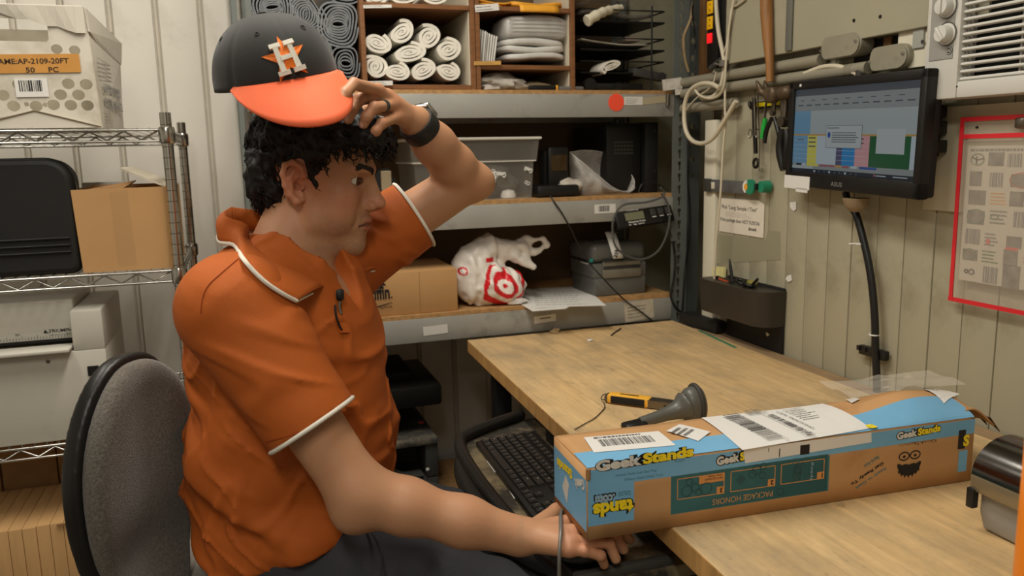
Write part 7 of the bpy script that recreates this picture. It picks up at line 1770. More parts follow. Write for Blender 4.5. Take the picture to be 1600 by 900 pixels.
# ---- head frame
HS = 1.03
ya, pa = math.radians(-21), math.radians(8)
hxv = np.array([math.cos(ya) * math.cos(pa), math.sin(ya) * math.cos(pa), -math.sin(pa)])
hyv = np.array([-math.sin(ya), math.cos(ya), 0.0]); hzv = np.cross(hxv, hyv)
HR = np.stack([hxv, hyv, hzv], 1)
ear_w = A_(1.375, 467, 287)
H0 = ear_w + hyv * 0.072 * HS
def hw(x, y, z): return H0 + HR @ (np.array([x, y, z]) * HS)
def hl(P): return (P - H0) @ HR / HS
def ear_pt(s, a, b, o=0.0):
    c = np.array([-0.006, s * 0.0735, 0.001]); ef = np.array([0.90, -s * 0.43, 0.0]); eu = np.array([-0.16, s * 0.06, 0.985]); en = np.cross(ef, eu) * (-s)
    return c + ef * a + eu * b + en * o
def head_f(P):
    p = hl(P)
    d = s_ell(p, (-.004, 0, .050), (.098, .076, .086))
    d = smin(d, s_ell(p, (.030, 0, .008), (.063, .062, .086)), .03)
    d = smin(d, s_ell(p, (.042, 0, -.058), (.050, .049, .050)), .025)
    for s in (-1, 1):
        d = smin(d, s_cap(p, (.008, s * .052, -.030), (.020, s * .050, -.064), .013), .02)
        d = smin(d, s_cap(p, (.020, s * .048, -.066), (.074, s * .014, -.097), .013, .012), .02)
        d = smin(d, s_ell(p, (.064, s * .041, -.014), (.022, .023, .022)), .018)
        d = smin(d, s_ell(p, (.052, s * .042, -.046), (.030, .021, .030)), .02)
        d = smin(d, s_cap(p, (.078, s * .046, .034), (.0955, s * .014, .032), .0085), .010)
    d = smin(d, s_ell(p, (.079, 0, -.093), (.018, .023, .018)), .014)
    d = smin(d, s_ell(p, (.046, 0, -.098), (.042, .036, .022)), .022)
    d = smin(d, s_ell(p, (.081, 0, -.056), (.0205, .028, .028)), .015)
    for s in (-1, 1):
        d = smax(d, -s_ell(p, (.0955, s * .0335, .0135), (.0150, .0180, .0110)), .008)
        E = (.0705, s * .0325, .0130)
        lid = s_sph(p, E, .0164)
        d = smin(d, lid, .004)
        d = smax(d, -s_ell(p, (E[0] + .0145, E[1] + s * .001, E[2] - .0002), (.0135, .0180, .0060)), .0012)
    d = smin(d, s_cap(p, (.084, 0, .018), (.096, 0, -.022), .011, .0140), .008)
    d = smin(d, s_cap(p, (.0955, 0, .024), (.1130, 0, -.016), .0070, .0096), .009)
    d = smin(d, s_ell(p, (.1165, 0, -.0215), (.0110, .0112, .0102)), .006)
    for s in (-1, 1):
        d = smin(d, s_ell(p, (.1035, s * .0122, -.0275), (.0112, .0068, .0082)), .005)
    d = smin(d, s_cap(p, (.099, 0, -.036), (.113, 0, -.029), .0048), .004)
    for s in (-1, 1): d = smax(d, -s_ell(p, (.1075, s * .0066, -.0362), (.0062, .0030, .0042)), .002)
    d = smin(d, s_ell(p, (.0990, 0, -.0520), (.0080, .0200, .0052)), .005)
    d = smin(d, s_ell(p, (.0975, 0, -.0640), (.0080, .0180, .0060)), .005)
    cr = np.minimum(s_chain(p, [(.1065, 0, -.0580), (.1025, .012, -.0588), (.0915, .0245, -.0618)], [.0014, .0014, .0012], .001), s_chain(p, [(.1065, 0, -.0580), (.1025, -.012, -.0588), (.0915, -.0245, -.0618)], [.0014, .0014, .0012], .001))
    d = smax(d, -cr, .0022)
    for s in (-1, 1): d = smax(d, -s_chain(p, [(.1010, s * .0195, -.0270), (.0970, s * .0290, -.0420), (.0860, s * .0350, -.0600)], [.0022, .0028, .0018]), .007)
    for s in (-1, 1):
        o = [(.006, .003), (.0135, .013), (.011, .026), (-.001, .0325), (-.0135, .027), (-.0185, .012), (-.0165, -.006), (-.0095, -.020), (-.001, -.0295), (.0075, -.026), (.0095, -.017)]
        rr = [.0030, .0040, .0044, .0042, .0042, .0042, .0042, .0046, .0062, .0050, .0035]
        ear = s_chain(p, [ear_pt(s, a, b, .006 if i not in (0, 9, 10) else .001) for i, (a, b) in enumerate(o)], rr, .004)
        c = ear_pt(s, -.003, .000, .001); ef = ear_pt(s, 1, 0) - ear_pt(s, 0, 0); eu = ear_pt(s, 0, 1) - ear_pt(s, 0, 0); en = np.cross(ef, eu)
        Rr = np.stack([ef / np.linalg.norm(ef), eu / np.linalg.norm(eu), en / np.linalg.norm(en)], 1)
        ear = smin(ear, s_ell(p, c, (.0155, .0285, .0045), Rr), .003)
        ear = smin(ear, s_chain(p, [ear_pt(s, .000, .020, .005), ear_pt(s, -.0085, .006, .006), ear_pt(s, -.006, -.012, .005)], [.0030, .0036, .0034]), .003)
        ear = smin(ear, s_sph(p, ear_pt(s, .0105, -.006, .003), .0042), .003)
        ear = smax(ear, -s_ell(p, ear_pt(s, .003, -.004, .006), (.0070, .0115, .0090), Rr), .002)
        d = smin(d, ear, .004)
    return d * HS
# ---- limbs
RS = A_(1.240, 366, 484); RE = A_(1.150, 562, 772); RW = A_(1.092, 812, 838)
LS = np.array(tw(0.035, 0.175, 1.135)); LE = A_(1.520, 728, 283); LW = A_(1.435, 650, 192)
NB = np.array(tw(-0.030, 0.0, 1.120)); NT = hw(-.012, 0, -.050)
def torso_skin(q):
    d = s_ell(q, (0.0, 0, 1.00), (.125, .175, .15)); d = smin(d, s_cap(q, (-.02, -.13, 1.085), (-.02, .13, 1.085), .055), .05)
    return d
def core_f(P):
    q = tloc(P)
    d = torso_skin(q)
    d = smin(d, s_cap(P, NB, NT, .063, .058), .035)
    d = smin(d, s_cap(P, NB + TF * .025, hw(.03, 0, -.085), .050, .042), .02)
    for (S, E, W, k) in ((RS, RE, RW, 1), (LS, LE, LW, -1)):
        a = s_cap(P, S, E, .051, .042)
        fo = s_chain(P, [E, E + (W - E) * .28, E + (W - E) * .65, W], [.0405, .0388, .0350, .0290], .025)
        a = smin(a, fo, .012 if k < 0 else .03)
        d = smin(d, a, .03)
    # elbow points
    d = smin(d, s_sph(P, RE + np.array([-.012, -.004, -.030]), .024), .03)
    d = smin(d, s_sph(P, LE + np.array([.030, -.005, -.004]), .024), .03)
    return d
# ---- hands
def finger(P, pts, r0, r1, k=.004):
    n = len(pts); rs = [r0 + (r1 - r0) * i / (n - 1) for i in range(n)]
    d = s_chain(P, pts, rs, .003)
    for i in range(1, n - 1): d = smin(d, s_sph(P, pts[i], rs[i] * 1.04), .003)
    return d
LH = dict(
    index=[A_(1.372, 590, 141), A_(1.305, 553, 131), A_(1.284, 539, 146), A_(1.272, 529, 161)],
    middle=[A_(1.394, 605, 150), A_(1.352, 562, 155), A_(1.345, 550, 171), A_(1.345, 544, 186)],
    ring=[A_(1.388, 615, 164), A_(1.345, 585, 168), A_(1.342, 573, 182), A_(1.348, 568, 194)],
    pinky=[A_(1.388, 620, 183), A_(1.352, 597, 193), A_(1.348, 588, 204), A_(1.352, 582, 212)])
LH_thumb = [LW + (np.array(A_(1.46, 625, 170)) - LW) * .6, A_(1.452, 598, 168), A_(1.43, 570, 172), A_(1.412, 548, 180)]
def lhand_f(P):
    d = None
    rr = dict(index=(.0102, .0085), middle=(.0105, .0087), ring=(.0100, .0083), pinky=(.0090, .0075))
    for k, v in LH.items():
        e = finger(P, v, *rr[k]); d = e if d is None else smin(d, e, .0025)
    palm = None
    for k in ('index', 'middle', 'ring', 'pinky'):
        e = s_cap(P, LW, LH[k][0], .017, .0115); palm = e if palm is None else smin(palm, e, .010)
    th = s_chain(P, LH_thumb, [.016, .013, .0105, .009], .006)
    d = smin(d, palm, .005); d = smin(d, th, .008)
    return d
def Z_(z, px, py): return np.array(onZ(z, px, py))
RH = dict(
    pinky=[Z_(.738, 889, 858), Z_(.737, 913, 861), Z_(.728, 938, 868), Z_(.708, 944, 882)],
    ring=[Z_(.745, 893, 846), Z_(.744, 922, 847), Z_(.735, 952, 850), Z_(.712, 962, 873)],
    middle=[Z_(.748, 893, 832), Z_(.748, 935, 832), Z_(.736, 962, 838), Z_(.712, 974, 858)],
    index=[Z_(.747, 890, 816), Z_(.748, 936, 816), Z_(.734, 968, 826), Z_(.714, 984, 843)])
RH_thumb = [RW + np.array([.02, .012, -.004]), Z_(.728, 870, 800), Z_(.715, 900, 792), Z_(.703, 925, 795)]
def rhand_f(P):
    d = None; rr = dict(index=(.0095, .0080), middle=(.0098, .0082), ring=(.0095, .0078), pinky=(.0088, .0070))
    for k, v in RH.items():
        e = finger(P, v, *rr[k]); d = e if d is None else smin(d, e, .0025)
    palm = None
    for k in RH:
        e = s_cap(P, RW, RH[k][0], .020, .0128); palm = e if palm is None else smin(palm, e, .012)
    th = s_chain(P, RH_thumb, [.017, .014, .011, .009], .006)
    d = smin(d, palm, .006); return smin(d, th, .010)
def in_head(c): return (c[:, 2] > H0[2] - 0.115) & (np.abs(c[:, 1] - H0[1]) < 0.108) & (c[:, 0] > H0[0] - .118) & (c[:, 0] < H0[0] + .150)
def bounds(pts, pad): pts = np.array(pts); return pts.min(0) - pad, pts.max(0) + pad
lp_ = [p for v in LH.values() for p in v] + LH_thumb; rp_ = [p for v in RH.values() for p in v] + RH_thumb
def near(c, W, tip, reach, start):   # beyond a plane across the wrist
    d = tip - W; L = np.linalg.norm(d); return ((c - W) @ (d / L) > start) & (np.linalg.norm(c - W, axis=1) < reach)
lmid = np.mean([v[0] for v in LH.values()], 0); rmid = np.mean([v[0] for v in RH.values()], 0)
body_all = lambda P: smin(smin(smin(core_f(P), head_f(P), .012), lhand_f(P), .012), rhand_f(P), .012)
V1, F1 = sdf_mesh(body_all, np.array([-.16, 1.02, 0.66]), np.array([.60, 1.68, 1.50]), 0.0045)
def keep_core(c): return ~(((c[:, 2] > H0[2] - 0.105) & in_head(c)) | near(c, LW, lmid, .16, .010) | near(c, RW, rmid, .18, .010))
V1, F1 = cull(V1, F1, keep_core)
hf = lambda P: smin(core_f(P), head_f(P), .012)
V2, F2 = sdf_mesh(hf, H0 - np.array([.125, .120, .135]), H0 + np.array([.16, .120, .165]), 0.0019)
V2, F2 = cull(V2, F2, in_head)
lo_, hi_ = bounds(lp_ + [LW], .035); V3, F3 = sdf_mesh(lambda P: smin(core_f(P), lhand_f(P), .012), lo_, hi_, 0.0019); V3, F3 = cull(V3, F3, lambda c: near(c, LW, lmid, .17, .002))
lo_, hi_ = bounds(rp_ + [RW], .035); V4, F4 = sdf_mesh(lambda P: smin(core_f(P), rhand_f(P), .012), lo_, hi_, 0.0019); V4, F4 = cull(V4, F4, lambda c: near(c, RW, rmid, .19, .002))
VB = np.concatenate([V1, V2, V3, V4]); o1, o2, o3 = len(V1), len(V1) + len(V2), len(V1) + len(V2) + len(V3)
FB = np.concatenate([F1, F2 + o1, F3 + o2, F4 + o3])
def skin_col(V):
    p = hl(V); c = np.tile(LC(184, 137, 103), (len(V), 1))
    def blend(m_, col, a=1.0):
        m_ = np.clip(m_, 0, 1)[:, None] * a; c[:] = c * (1 - m_) + LC(*col) * m_
    g = lambda q, s_: np.exp(-((p[:, 0] - q[0]) ** 2 + (p[:, 1] - q[1]) ** 2 + (p[:, 2] - q[2]) ** 2) / (2 * s_ ** 2))
    inh = (np.linalg.norm(V - H0, axis=1) < .17).astype(float)
    for s in (-1, 1):
        blend(g((.075, s * .045, -.015), .020) * inh, (200, 124, 98), .55); blend(g((-.006, s * .078, .004), .026) * inh, (206, 124, 100), .55)
        blend(g((.085, s * .033, .002), .010) * inh, (150, 96, 80), .45)
    blend(g((.118, 0, -.022), .012) * inh, (200, 118, 96), .5)
    st = ((p[:, 2] < -.040) & (p[:, 2] > -.12) & (p[:, 0] > .012)).astype(float) * inh * np.clip((p[:, 0] - .012) / .03, 0, 1) * np.clip((-.036 - p[:, 2]) / .02, 0, 1)
    blend(st * (.75 + .5 * vnoise(V * 300)), (136, 102, 82), .42)
    mus = np.exp(-((p[:, 2] + .0445) / .006) ** 2) * (np.abs(p[:, 1]) < .026) * (p[:, 0] > .085) * inh; blend(mus, (122, 88, 70), .40)
    lip = np.minimum(s_ell(p, (.0990, 0, -.0525), (.0125, .0205, .0052)), s_ell(p, (.0975, 0, -.0640), (.0125, .019, .0062)))
    blend((lip < 0).astype(float), (170, 96, 82), .85)
    lipc = np.minimum(s_chain(p, [(.1065, 0, -.0580), (.1025, .012, -.0588), (.0915, .0245, -.0618)], [.002] * 3), s_chain(p, [(.1065, 0, -.0580), (.1025, -.012, -.0588), (.0915, -.0245, -.0618)], [.002] * 3)); blend((lipc < .0008).astype(float), (96, 48, 40), .8)
    for s in (-1, 1):
        E = (.0705 + .0140, s * .0335, .0130)
        lm = np.abs(s_ell(p, E, (.0140, .0184, .0063))); blend((lm < .0009).astype(float) * inh, (84, 52, 42), .85)
    blend(np.clip(vnoise(V * 55) * .5 + .3, 0, 1), (190, 128, 96), .30)
    for H_ in (LH, RH):
        for k, v in H_.items():
            for j in (1, 2): blend(np.exp(-(np.linalg.norm(V - v[j], axis=1) / .011) ** 2), (196, 118, 92), .35)
            blend(np.exp(-(np.linalg.norm(V - v[0], axis=1) / .014) ** 2), (200, 122, 96), .35)
            d_ = (v[3] - v[2]) / np.linalg.norm(v[3] - v[2]); up_ = np.array(UP) * .35 + np.array(BACK) * .8 if H_ is LH else np.array([.4, 0, .9])
            up_ = up_ - d_ * (up_ @ d_); up_ /= np.linalg.norm(up_); sd_ = np.cross(d_, up_); q_ = V - (v[3] + up_ * .0072 + d_ * .002)
            nail = np.sqrt(((q_ @ d_) / .0062) ** 2 + ((q_ @ sd_) / .0048) ** 2 + ((q_ @ up_) / .005) ** 2); blend(np.clip((1 - nail) * 6, 0, 1), (226, 182, 162), .9)
    return c
M_skin = mat('skin', (206, 152, 118), 0.48, attr='col', sss=0.12, bump=0.12, bs=500, spec=0.4)
body_o = obj('body', VB, FB.tolist(), M_skin, None, 180, cols=skin_col(VB))
_inv = wm(man).inverted(); body_o.data.transform(_inv); body_o.parent = man; WM[body_o.name] = wm(man).copy()
# eyes
for s in (-1, 1):
    E = hw(.0705, s * .0325, .0130); look = hxv * .90 + hyv * (-.02) + np.array([0, 0, -.05]); look /= np.linalg.norm(look)
    m = MB(); fx = Vector(look); M = frame(Vector(E), fx.orthogonal(), fx.cross(fx.orthogonal())); r = .0153 * HS
    prof = [(r * math.sin(math.radians(a)), r * math.cos(math.radians(a))) for a in (180, 150, 120, 90, 70, 50, 35, 28.5)]
    m.lathe(prof, 24, M, 0); m.lathe([(r * math.sin(math.radians(28.5)), r * math.cos(math.radians(28.5))), (r * math.sin(math.radians(13)), r * math.cos(math.radians(13)))], 24, M, 1)
    m.lathe([(r * math.sin(math.radians(13)), r * math.cos(math.radians(13))), (0.0, r)], 24, M, 2)
    m.build('eye', [mat('eye white', (214, 204, 196), 0.15), mat('iris', (70, 46, 30), 0.15), mat('pupil', (8, 7, 7), 0.1)], man, 60, world=True)
    rb = random.Random(5 + s); m = MB()
    ends = []
    bl_ = [(.0700, .0490, .0330), (.0800, .0400, .0380), (.0900, .0260, .0350), (.0955, .0120, .0265)]
    for i in range(230):
        t_ = rb.random() * 2.999; k = int(t_); b0 = np.array(bl_[k]) * (1 - t_ + k) + np.array(bl_[k + 1]) * (t_ - k)
        b0 = b0 * np.array([1, s, 1]) + np.array([0, 0, rb.uniform(-.0036, .0036)])
        dr = np.array([0, s * .0050, .0012]) if t_ < 2.3 else np.array([0, s * .0015, .0048])
        ends += [b0, b0 + dr]
    Q = np.array(ends)
    for _ in range(5): Q[:, 0] -= head_f(H0 + (Q * HS) @ HR.T) / HS - .0006
    W_ = H0 + (Q * HS) @ HR.T
    for i in range(0, len(W_), 2): p0, p1 = W_[i], W_[i + 1]; m.tube([p0, (p0 + p1) / 2 + hxv * .0008, p1], [.0006, .0006, .0002], 4)
    m.build('eyebrow', mat('brow hair', (34, 24, 20), 0.6), man, 60, world=True)
# ---- hair
HXI = [-.14, -.085, -.06, -.035, -.022, -.010, .008, .016, .030, .036, .046, .062, .080, .15]
HZI = [-.035, -.060, -.062, -.045, .006, .036, .036, .002, .002, .036, .054, .067, .070, .072]
def hair_f(P):
    p = hl(P)
    d = s_ell(p, (.006, 0, .062), (.114, .088, .088))
    d = smin(d, s_ell(p, (-.060, 0, .0), (.048, .066, .062)), .02)
    d = smin(d, s_ell(p, (.094, 0, .086), (.036, .066, .026)), .02)
    for s in (-1, 1): d = smin(d, s_cap(p, (.021, s * .066, .04), (.022, s * .066, .000), .010), .012)
    zl = np.interp(p[:, 0], HXI, HZI)
    d = smax(d, (zl - p[:, 2]) * .75, .006)
    n = vnoise(p * np.array([75, 75, 60]) + 5) * .0065 + vnoise(p * 150 + 2) * .0030
    return (d + n) * HS
M_hair = mat('black hair', (20, 16, 15), 0.55, var=0.3, vs=60, bump=0.3, bs=300, spec=0.35)
Vh, Fh = sdf_mesh(hair_f, H0 - np.array([.15, .14, .10]), H0 + np.array([.20, .14, .19]), 0.0028)
hair = obj('hair', Vh @ np.eye(3) + np.array(_inv.translation), Fh.tolist(), M_hair, man, 180)
rb = random.Random(3); m = MB(); pl = hl(Vh); hc_ = hw(0, 0, .05)
for i in range(1500):
    k = rb.randrange(len(Vh)); v = Vh[k]; p = pl[k]
    if abs(p[1]) > .058 and -.034 < p[0] < .016 and p[2] < .060: continue
    nrm = v - hc_; nrm /= np.linalg.norm(nrm)
    if p[0] > .05: dr = np.array([.35, 0.0, -.8]) + np.array([0, rb.uniform(-.7, .7), 0])
    elif p[0] < -.03: dr = np.array([-.25, 0, -1.0]) + np.array([0, rb.uniform(-.5, .5), 0])
    else: dr = np.array([rb.uniform(-.2, .8), 0, -.8])
    dr = HR @ dr; dr = dr - nrm * (dr @ nrm) * .8; dr /= np.linalg.norm(dr); sd = np.cross(dr, nrm)
    L_ = rb.uniform(.010, .024) * (1.0 if p[0] > .03 else .9); cr = rb.uniform(.002, .0050); ph = rb.uniform(0, 6.3); tn = rb.uniform(1.0, 2.2)
    pts = []
    for j in range(8):
        u = j / 7; a = ph + u * tn * 6.28
        pts.append(v - nrm * .003 + dr * L_ * u + (sd * math.cos(a) + nrm * math.sin(a)) * cr * (0.4 + .6 * u) + np.array([0, 0, -.006]) * u * u)
    m.tube(pts, [.0015, .0017, .0016, .0015, .0013, .0011, .0008, .0004], 4)
m.build('curls', M_hair, hair, 60, world=True, kind='stuff')
# ---- shirt
PO = (178, 88, 22)
M_shirt = mat('orange knit', PO, 0.75, var=0.04, vs=6, bump=0.25, bs=900)
def fold(P):
    q = tloc(P)
    n1 = vnoise(np.stack([q[:, 0] * 6 + q[:, 2] * 5, q[:, 1] * 6, q[:, 2] * 11 - q[:, 0] * 9], 1) + 11)
    n2 = vnoise(np.stack([q[:, 0] * 10, q[:, 1] * 12 + q[:, 2] * 3, q[:, 2] * 26 + q[:, 0] * 14], 1) + 3)
    low = np.clip((1.0 - q[:, 2]) / .3, 0, 1)
    n3 = vnoise(np.stack([(q[:, 0] * .6 + q[:, 2]) * 7 + 2, (q[:, 0] - q[:, 2] * .6) * 20, q[:, 1] * 8], 1) + 21)
    n4 = vnoise(np.stack([(q[:, 0] - q[:, 2] * .8) * 7 + 2, (q[:, 0] * .8 + q[:, 2]) * 22, q[:, 1] * 10], 1) + 5)
    crease = np.exp(-(n3 / .10) ** 2) * .0045 + np.exp(-(n4 / .09) ** 2) * .0045 * (.3 + low)
    return -crease + n1 * .010 + n2 * .009 * (0.35 + low) - np.abs(n2) * .004
RU = (RE - RS) / np.linalg.norm(RE - RS); LU = (LE - LS) / np.linalg.norm(LE - LS)
RHEM = .205; LHEM = .135
def sleeve(P, S, U, L_, r0, r1):
    t = (P - S) @ U
    d = s_cap(P, S, S + U * (L_ + .06), r0, r1)
    pv = np.array(RIGHT) * .36 + np.array(UP) * .93; pa_ = np.array(RIGHT) * .93 - np.array(UP) * .36
    nn = vnoise(np.stack([((P - S) @ pv) * 34 + 7, ((P - S) @ pa_) * 6 + 3, (P - S) @ np.array(BACK) * 6], 1))
    d = d - (np.exp(-(nn / .16) ** 2) * .0052 - .002) * np.clip(t / .05, 0, 1) * np.clip((L_ - .024 - t) / .03, 0, 1)
    d = smax(d, t - L_, .002)
    inner = s_cap(P, S + U * (L_ - .03), S + U * (L_ + .1), r1 - .005)
    return smax(d, -inner, .002)
def shirt_f(P):
    q = tloc(P)
    d = s_ell(q, (-.010, 0, 1.00), (.152, .192, .180))
    d = smin(d, s_ell(q, (-.016, 0, .83), (.174, .192, .190)), .06)
    d = smin(d, s_ell(q, (-.022, 0, .70), (.168, .198, .120)), .05)
    d = smin(d, s_cap(q, (-.045, -.10, 1.085), (-.045, .10, 1.085), .062), .05)
    for S in (RS, LS):
        d = smin(d, s_cap(P, NB + np.array([0, 0, -.005]), S + np.array([0, 0, .012]), .058, .066), .05)
    d = d + fold(P)
    d = smax(d, (.668 + .30 * np.clip(q[:, 0], -.05, .2) - P[:, 2]), .004)
    d = smax(d, -s_ell(q, (.0, 0, .645), (.125, .155, .05)), .006)
    r = sleeve(P, RS, RU, RHEM, .084, .066); l = sleeve(P, LS, LU, LHEM, .078, .064)
    d = smin(d, r, .022); d = smin(d, l, .03)
    nk = s_cap(P, NB + np.array([0, 0, -.02]), NT + (NT - NB) * .6, .067)
    d = smax(d, -nk, .006)
    v_ = s_chain(P, [np.array(tw(.045, 0, 1.16)), np.array(tw(.105, -.004, 1.115)), np.array(tw(.150, -.006, 1.055))], [.045, .026, .006], .01)
    return smax(d, -v_, .005)
Vs, Fs = sdf_mesh(shirt_f, np.array([-.20, 1.08, .64]), np.array([.40, 1.72, 1.32]), 0.0048)
shirt = obj('polo_shirt', Vs + np.array(_inv.translation), Fs.tolist(), M_shirt, man, 180)
from mathutils.bvhtree import BVHTree
bvh = BVHTree.FromPolygons([tuple(v) for v in Vs], [tuple(f) for f in Fs.tolist()])
def hit(px, py, off=0.0):
    h = bvh.ray_cast(EYE, ray(px, py).normalized()); return (h[0] + h[1] * off) if h[0] is not None else None
def down(x, y, off=.004, z=1.40):
    h = bvh.ray_cast(Vector((x, y, z)), Vector((0, 0, -1))); return (h[0] + Vector((0, 0, off))) if h[0] is not None else None
M_pipe_w = mat('white piping', (226, 220, 206), 0.8)
def hem_ring(S, U, L_, r, name):
    u = Vector(U); a = u.orthogonal().normalized(); b = u.cross(a); pts = []; c = Vector(S) + u * (L_ - .004)
    for i in range(40):
        t_ = 2 * math.pi * i / 40; d_ = a * math.cos(t_) + b * math.sin(t_)
        h = bvh.ray_cast(c + d_ * .25, -d_, .25); p = h[0] if h[0] is not None else c + d_ * r
        if (p - c).length > r * 1.3: p = c + d_ * r
        pts.append(p + u * .004 + d_ * .0005)
    m = MB(); m.tube(pts, .0034, 6, closed=True); m.build(name, M_pipe_w, shirt, 60, world=True, label='white piping on the sleeve hem')
hem_ring(RS, RU, RHEM, .066, 'sleeve_piping'); hem_ring(LS, LU, LHEM, .064, 'sleeve_piping')
# collar: folded band around the neck, points in front
bvb = BVHTree.FromPolygons([tuple(v) for v in VB], [tuple(f) for f in FB.tolist()])
def hitb(px, py, off):
    h = bvb.ray_cast(EYE, ray(px, py).normalized())
    return h[0] + h[1] * off if h[0] is not None else onY(1.40, px, py)
def mirror(p):
    q = np.array(p) - TC; f, l = q @ TF, q @ TL; return Vector(tw(f, -l, p.z))
near_bot = [hit(*p, .005) for p in ((365, 366), (368, 388), (378, 408), (394, 428), (415, 447), (438, 462), (459, 474))]
near_top = [hitb(*p, .009) for p in ((388, 338), (386, 352), (395, 374), (412, 392), (436, 412), (470, 432), (506, 452))]
near_bot = [p for p in near_bot if p is not None]; K_ = min(len(near_bot), len(near_top)); near_bot, near_top = near_bot[-K_:], near_top[-K_:]
back_top, back_bot = [], []
for i in range(5):
    ph = math.radians(180 - i * 13); c, sn_ = math.cos(ph), -math.sin(ph)
    x, y, _z = tw(-.030 + .074 * c, .074 * sn_, 0); back_top.append(Vector((x, y, 1.235 - .003 * i)))
    x, y, _z = tw(-.030 + .088 * c, .088 * sn_, 0); back_bot.append(Vector((x, y, 1.198 - .004 * i)))
for s in (-1, 1):
    top = back_top + near_top; bot = back_bot + near_bot
    if s > 0: top, bot = [mirror(p) for p in top], [mirror(p) for p in bot]
    top = catmull(top, 3); bot = catmull(bot, 3); m = MB(); vs = []; K = 6
    for a, b in zip(top, bot):
        ax = Vector(tw(-.03, 0, 0)); ax.z = (a.z + b.z) / 2; o_ = ((a + b) / 2 - ax); o_.z = 0; o_.normalize()
        for k in range(K): u = k / (K - 1); vs.append(a.lerp(b, u) + (o_ * .007 + Vector((0, 0, .006))) * math.sin(math.pi * min(u * 1.1, 1)))
    fs = [(i * K + k, i * K + k + 1, (i + 1) * K + k + 1, (i + 1) * K + k) for i in range(len(top) - 1) for k in range(K - 1)]
    m.add(vs, fs); co = m.build('collar', M_shirt, shirt, 60, world=True, solid=.003)
    m = MB(); n = len(top); st = [v + Vector((0, 0, -.035)) for v in top]; m.add(top + st, [(i, i + 1, n + i + 1, n + i) for i in range(n - 1)]); m.build('collar_stand', M_shirt, shirt, 60, world=True, solid=.002)
    m = MB(); m.tube([b + Vector((0, 0, .001)) for b in bot], .0034, 6); m.tube([bot[-1].lerp(top[-1], u) for u in (0, .25, .5)], .0018, 6); m.build('collar_piping', M_pipe_w, shirt, 60, world=True, label='white piping along the collar edge')
M_seam2 = mat('orange seam', (150, 62, 8), 0.8)
for L_ in ([(372, 405), (345, 428), (326, 446), (317, 465), (314, 490)], [(362, 488), (330, 494), (306, 508), (290, 530), (284, 556)], [(415, 690), (450, 681), (490, 668), (532, 648)]):
    L2 = catmull([Vector((p[0], p[1], 0)) for p in L_], 7); q = [hit(p.x, p.y, .0005) for p in L2]
    if all(x is not None for x in q): m = MB(); m.tube(q, .0010, 5); m.build('seam', M_seam2, shirt, 60, world=True)
# placket, mic
m = MB(); A4 = [hit(*p, .002) for p in ((516, 448), (527, 456), (545, 520), (530, 520))]
if all(A4): m.add(A4, [(0, 1, 2, 3)]); m.build('placket', M_shirt, shirt, world=True, solid=.003)
mp = hit(525, 465, .010)
if mp:
    mic = MB(); u_ = UP; mic.tube([mp + u_ * .010, mp + u_ * .008, mp, mp - u_ * .006, mp - u_ * .009], [.003, .006, .0068, .006, .003], 12)
    mc_ = mic.build('lapel_microphone', M_blackm, man, 60, world=True, label='small black lapel microphone clipped to the placket')
    m = MB(); m.tube([mp - u_ * .008, mp - u_ * .018 - RIGHT * .001, mp - u_ * .030 + RIGHT * .002], .0022, 6); m.build('microphone_clip', M_steel, mc_, 60, world=True)
    q1 = [hit(*p, .003) for p in ((522, 478), (524, 495), (528, 508), (532, 516))]
    if all(q1): m = MB(); m.tube(catmull(q1, 4), .0018, 6); m.build('microphone_cable', M_blackm, mc_, 60, world=True)
# ---- jeans and shoes
RKN, LKN = np.array([.415, 1.165, .560]), np.array([.43, 1.46, .555])
def jeans_f(P):
    q = tloc(P)
    d = s_ell(q, (-.01, 0, .675), (.130, .165, .085))
    for H_, K_ in ((np.array(tw(.02, -.085, .668)), RKN), (np.array(tw(.02, .085, .668)), LKN)):
        t = np.clip(((P - H_) @ (K_ - H_)) / ((K_ - H_) @ (K_ - H_)), 0, 1)
        a = s_cap(P, H_, K_, .092, .070)
        b = s_cap(P, K_, np.array([K_[0] - .10, K_[1], .10]), .066, .052); d = smin(d, smin(a, b, .03), .04)
    n = vnoise(np.stack([P[:, 0] * 22, P[:, 1] * 9, P[:, 2] * 20], 1)) * .0045 + vnoise(P * np.array([40, 12, 14]) + 9) * .002
    d = smin(d, s_cap(P, np.array(tw(.12, -.03, .715)), np.array(tw(.24, -.10, .690)), .03), .05)
    return smax(d + n, .08 - P[:, 2], .004)
M_jean = mat('charcoal denim', (54, 54, 60), 0.85, var=0.12, vs=14, bump=0.35, bs=500, dirt=(74, 74, 80), ds=8, dlo=0.55, dhi=0.8)
jeans = sdf_obj('jeans', jeans_f, np.array([-.18, 1.02, .06]), np.array([.56, 1.66, .80]), 0.0065, M_jean, man)
m = MB()
q = [Vector(p) for p in (tw(.13, -.075, .745), tw(.17, -.115, .732), tw(.20, -.15, .716), tw(.215, -.185, .69))]
m.tube(catmull(q, 5), .0022, 6); m.build('fly_seam', M_jean, jeans, 60, world=True)
for K_ in (RKN, LKN):
    a = np.array([K_[0] - .10, K_[1], .045])
    sdf_obj('shoe', lambda P, a=a: np.maximum(smin(s_ell(P, a + np.array([.06, 0, 0]), (.15, .048, .045)), s_cap(P, a + np.array([-.01, 0, 0]), a + np.array([-.01, 0, .06]), .05), .03), .002 - P[:, 2]), a - np.array([.16, .08, .06]), a + np.array([.26, .08, .13]), 0.007, M_blackm, man)
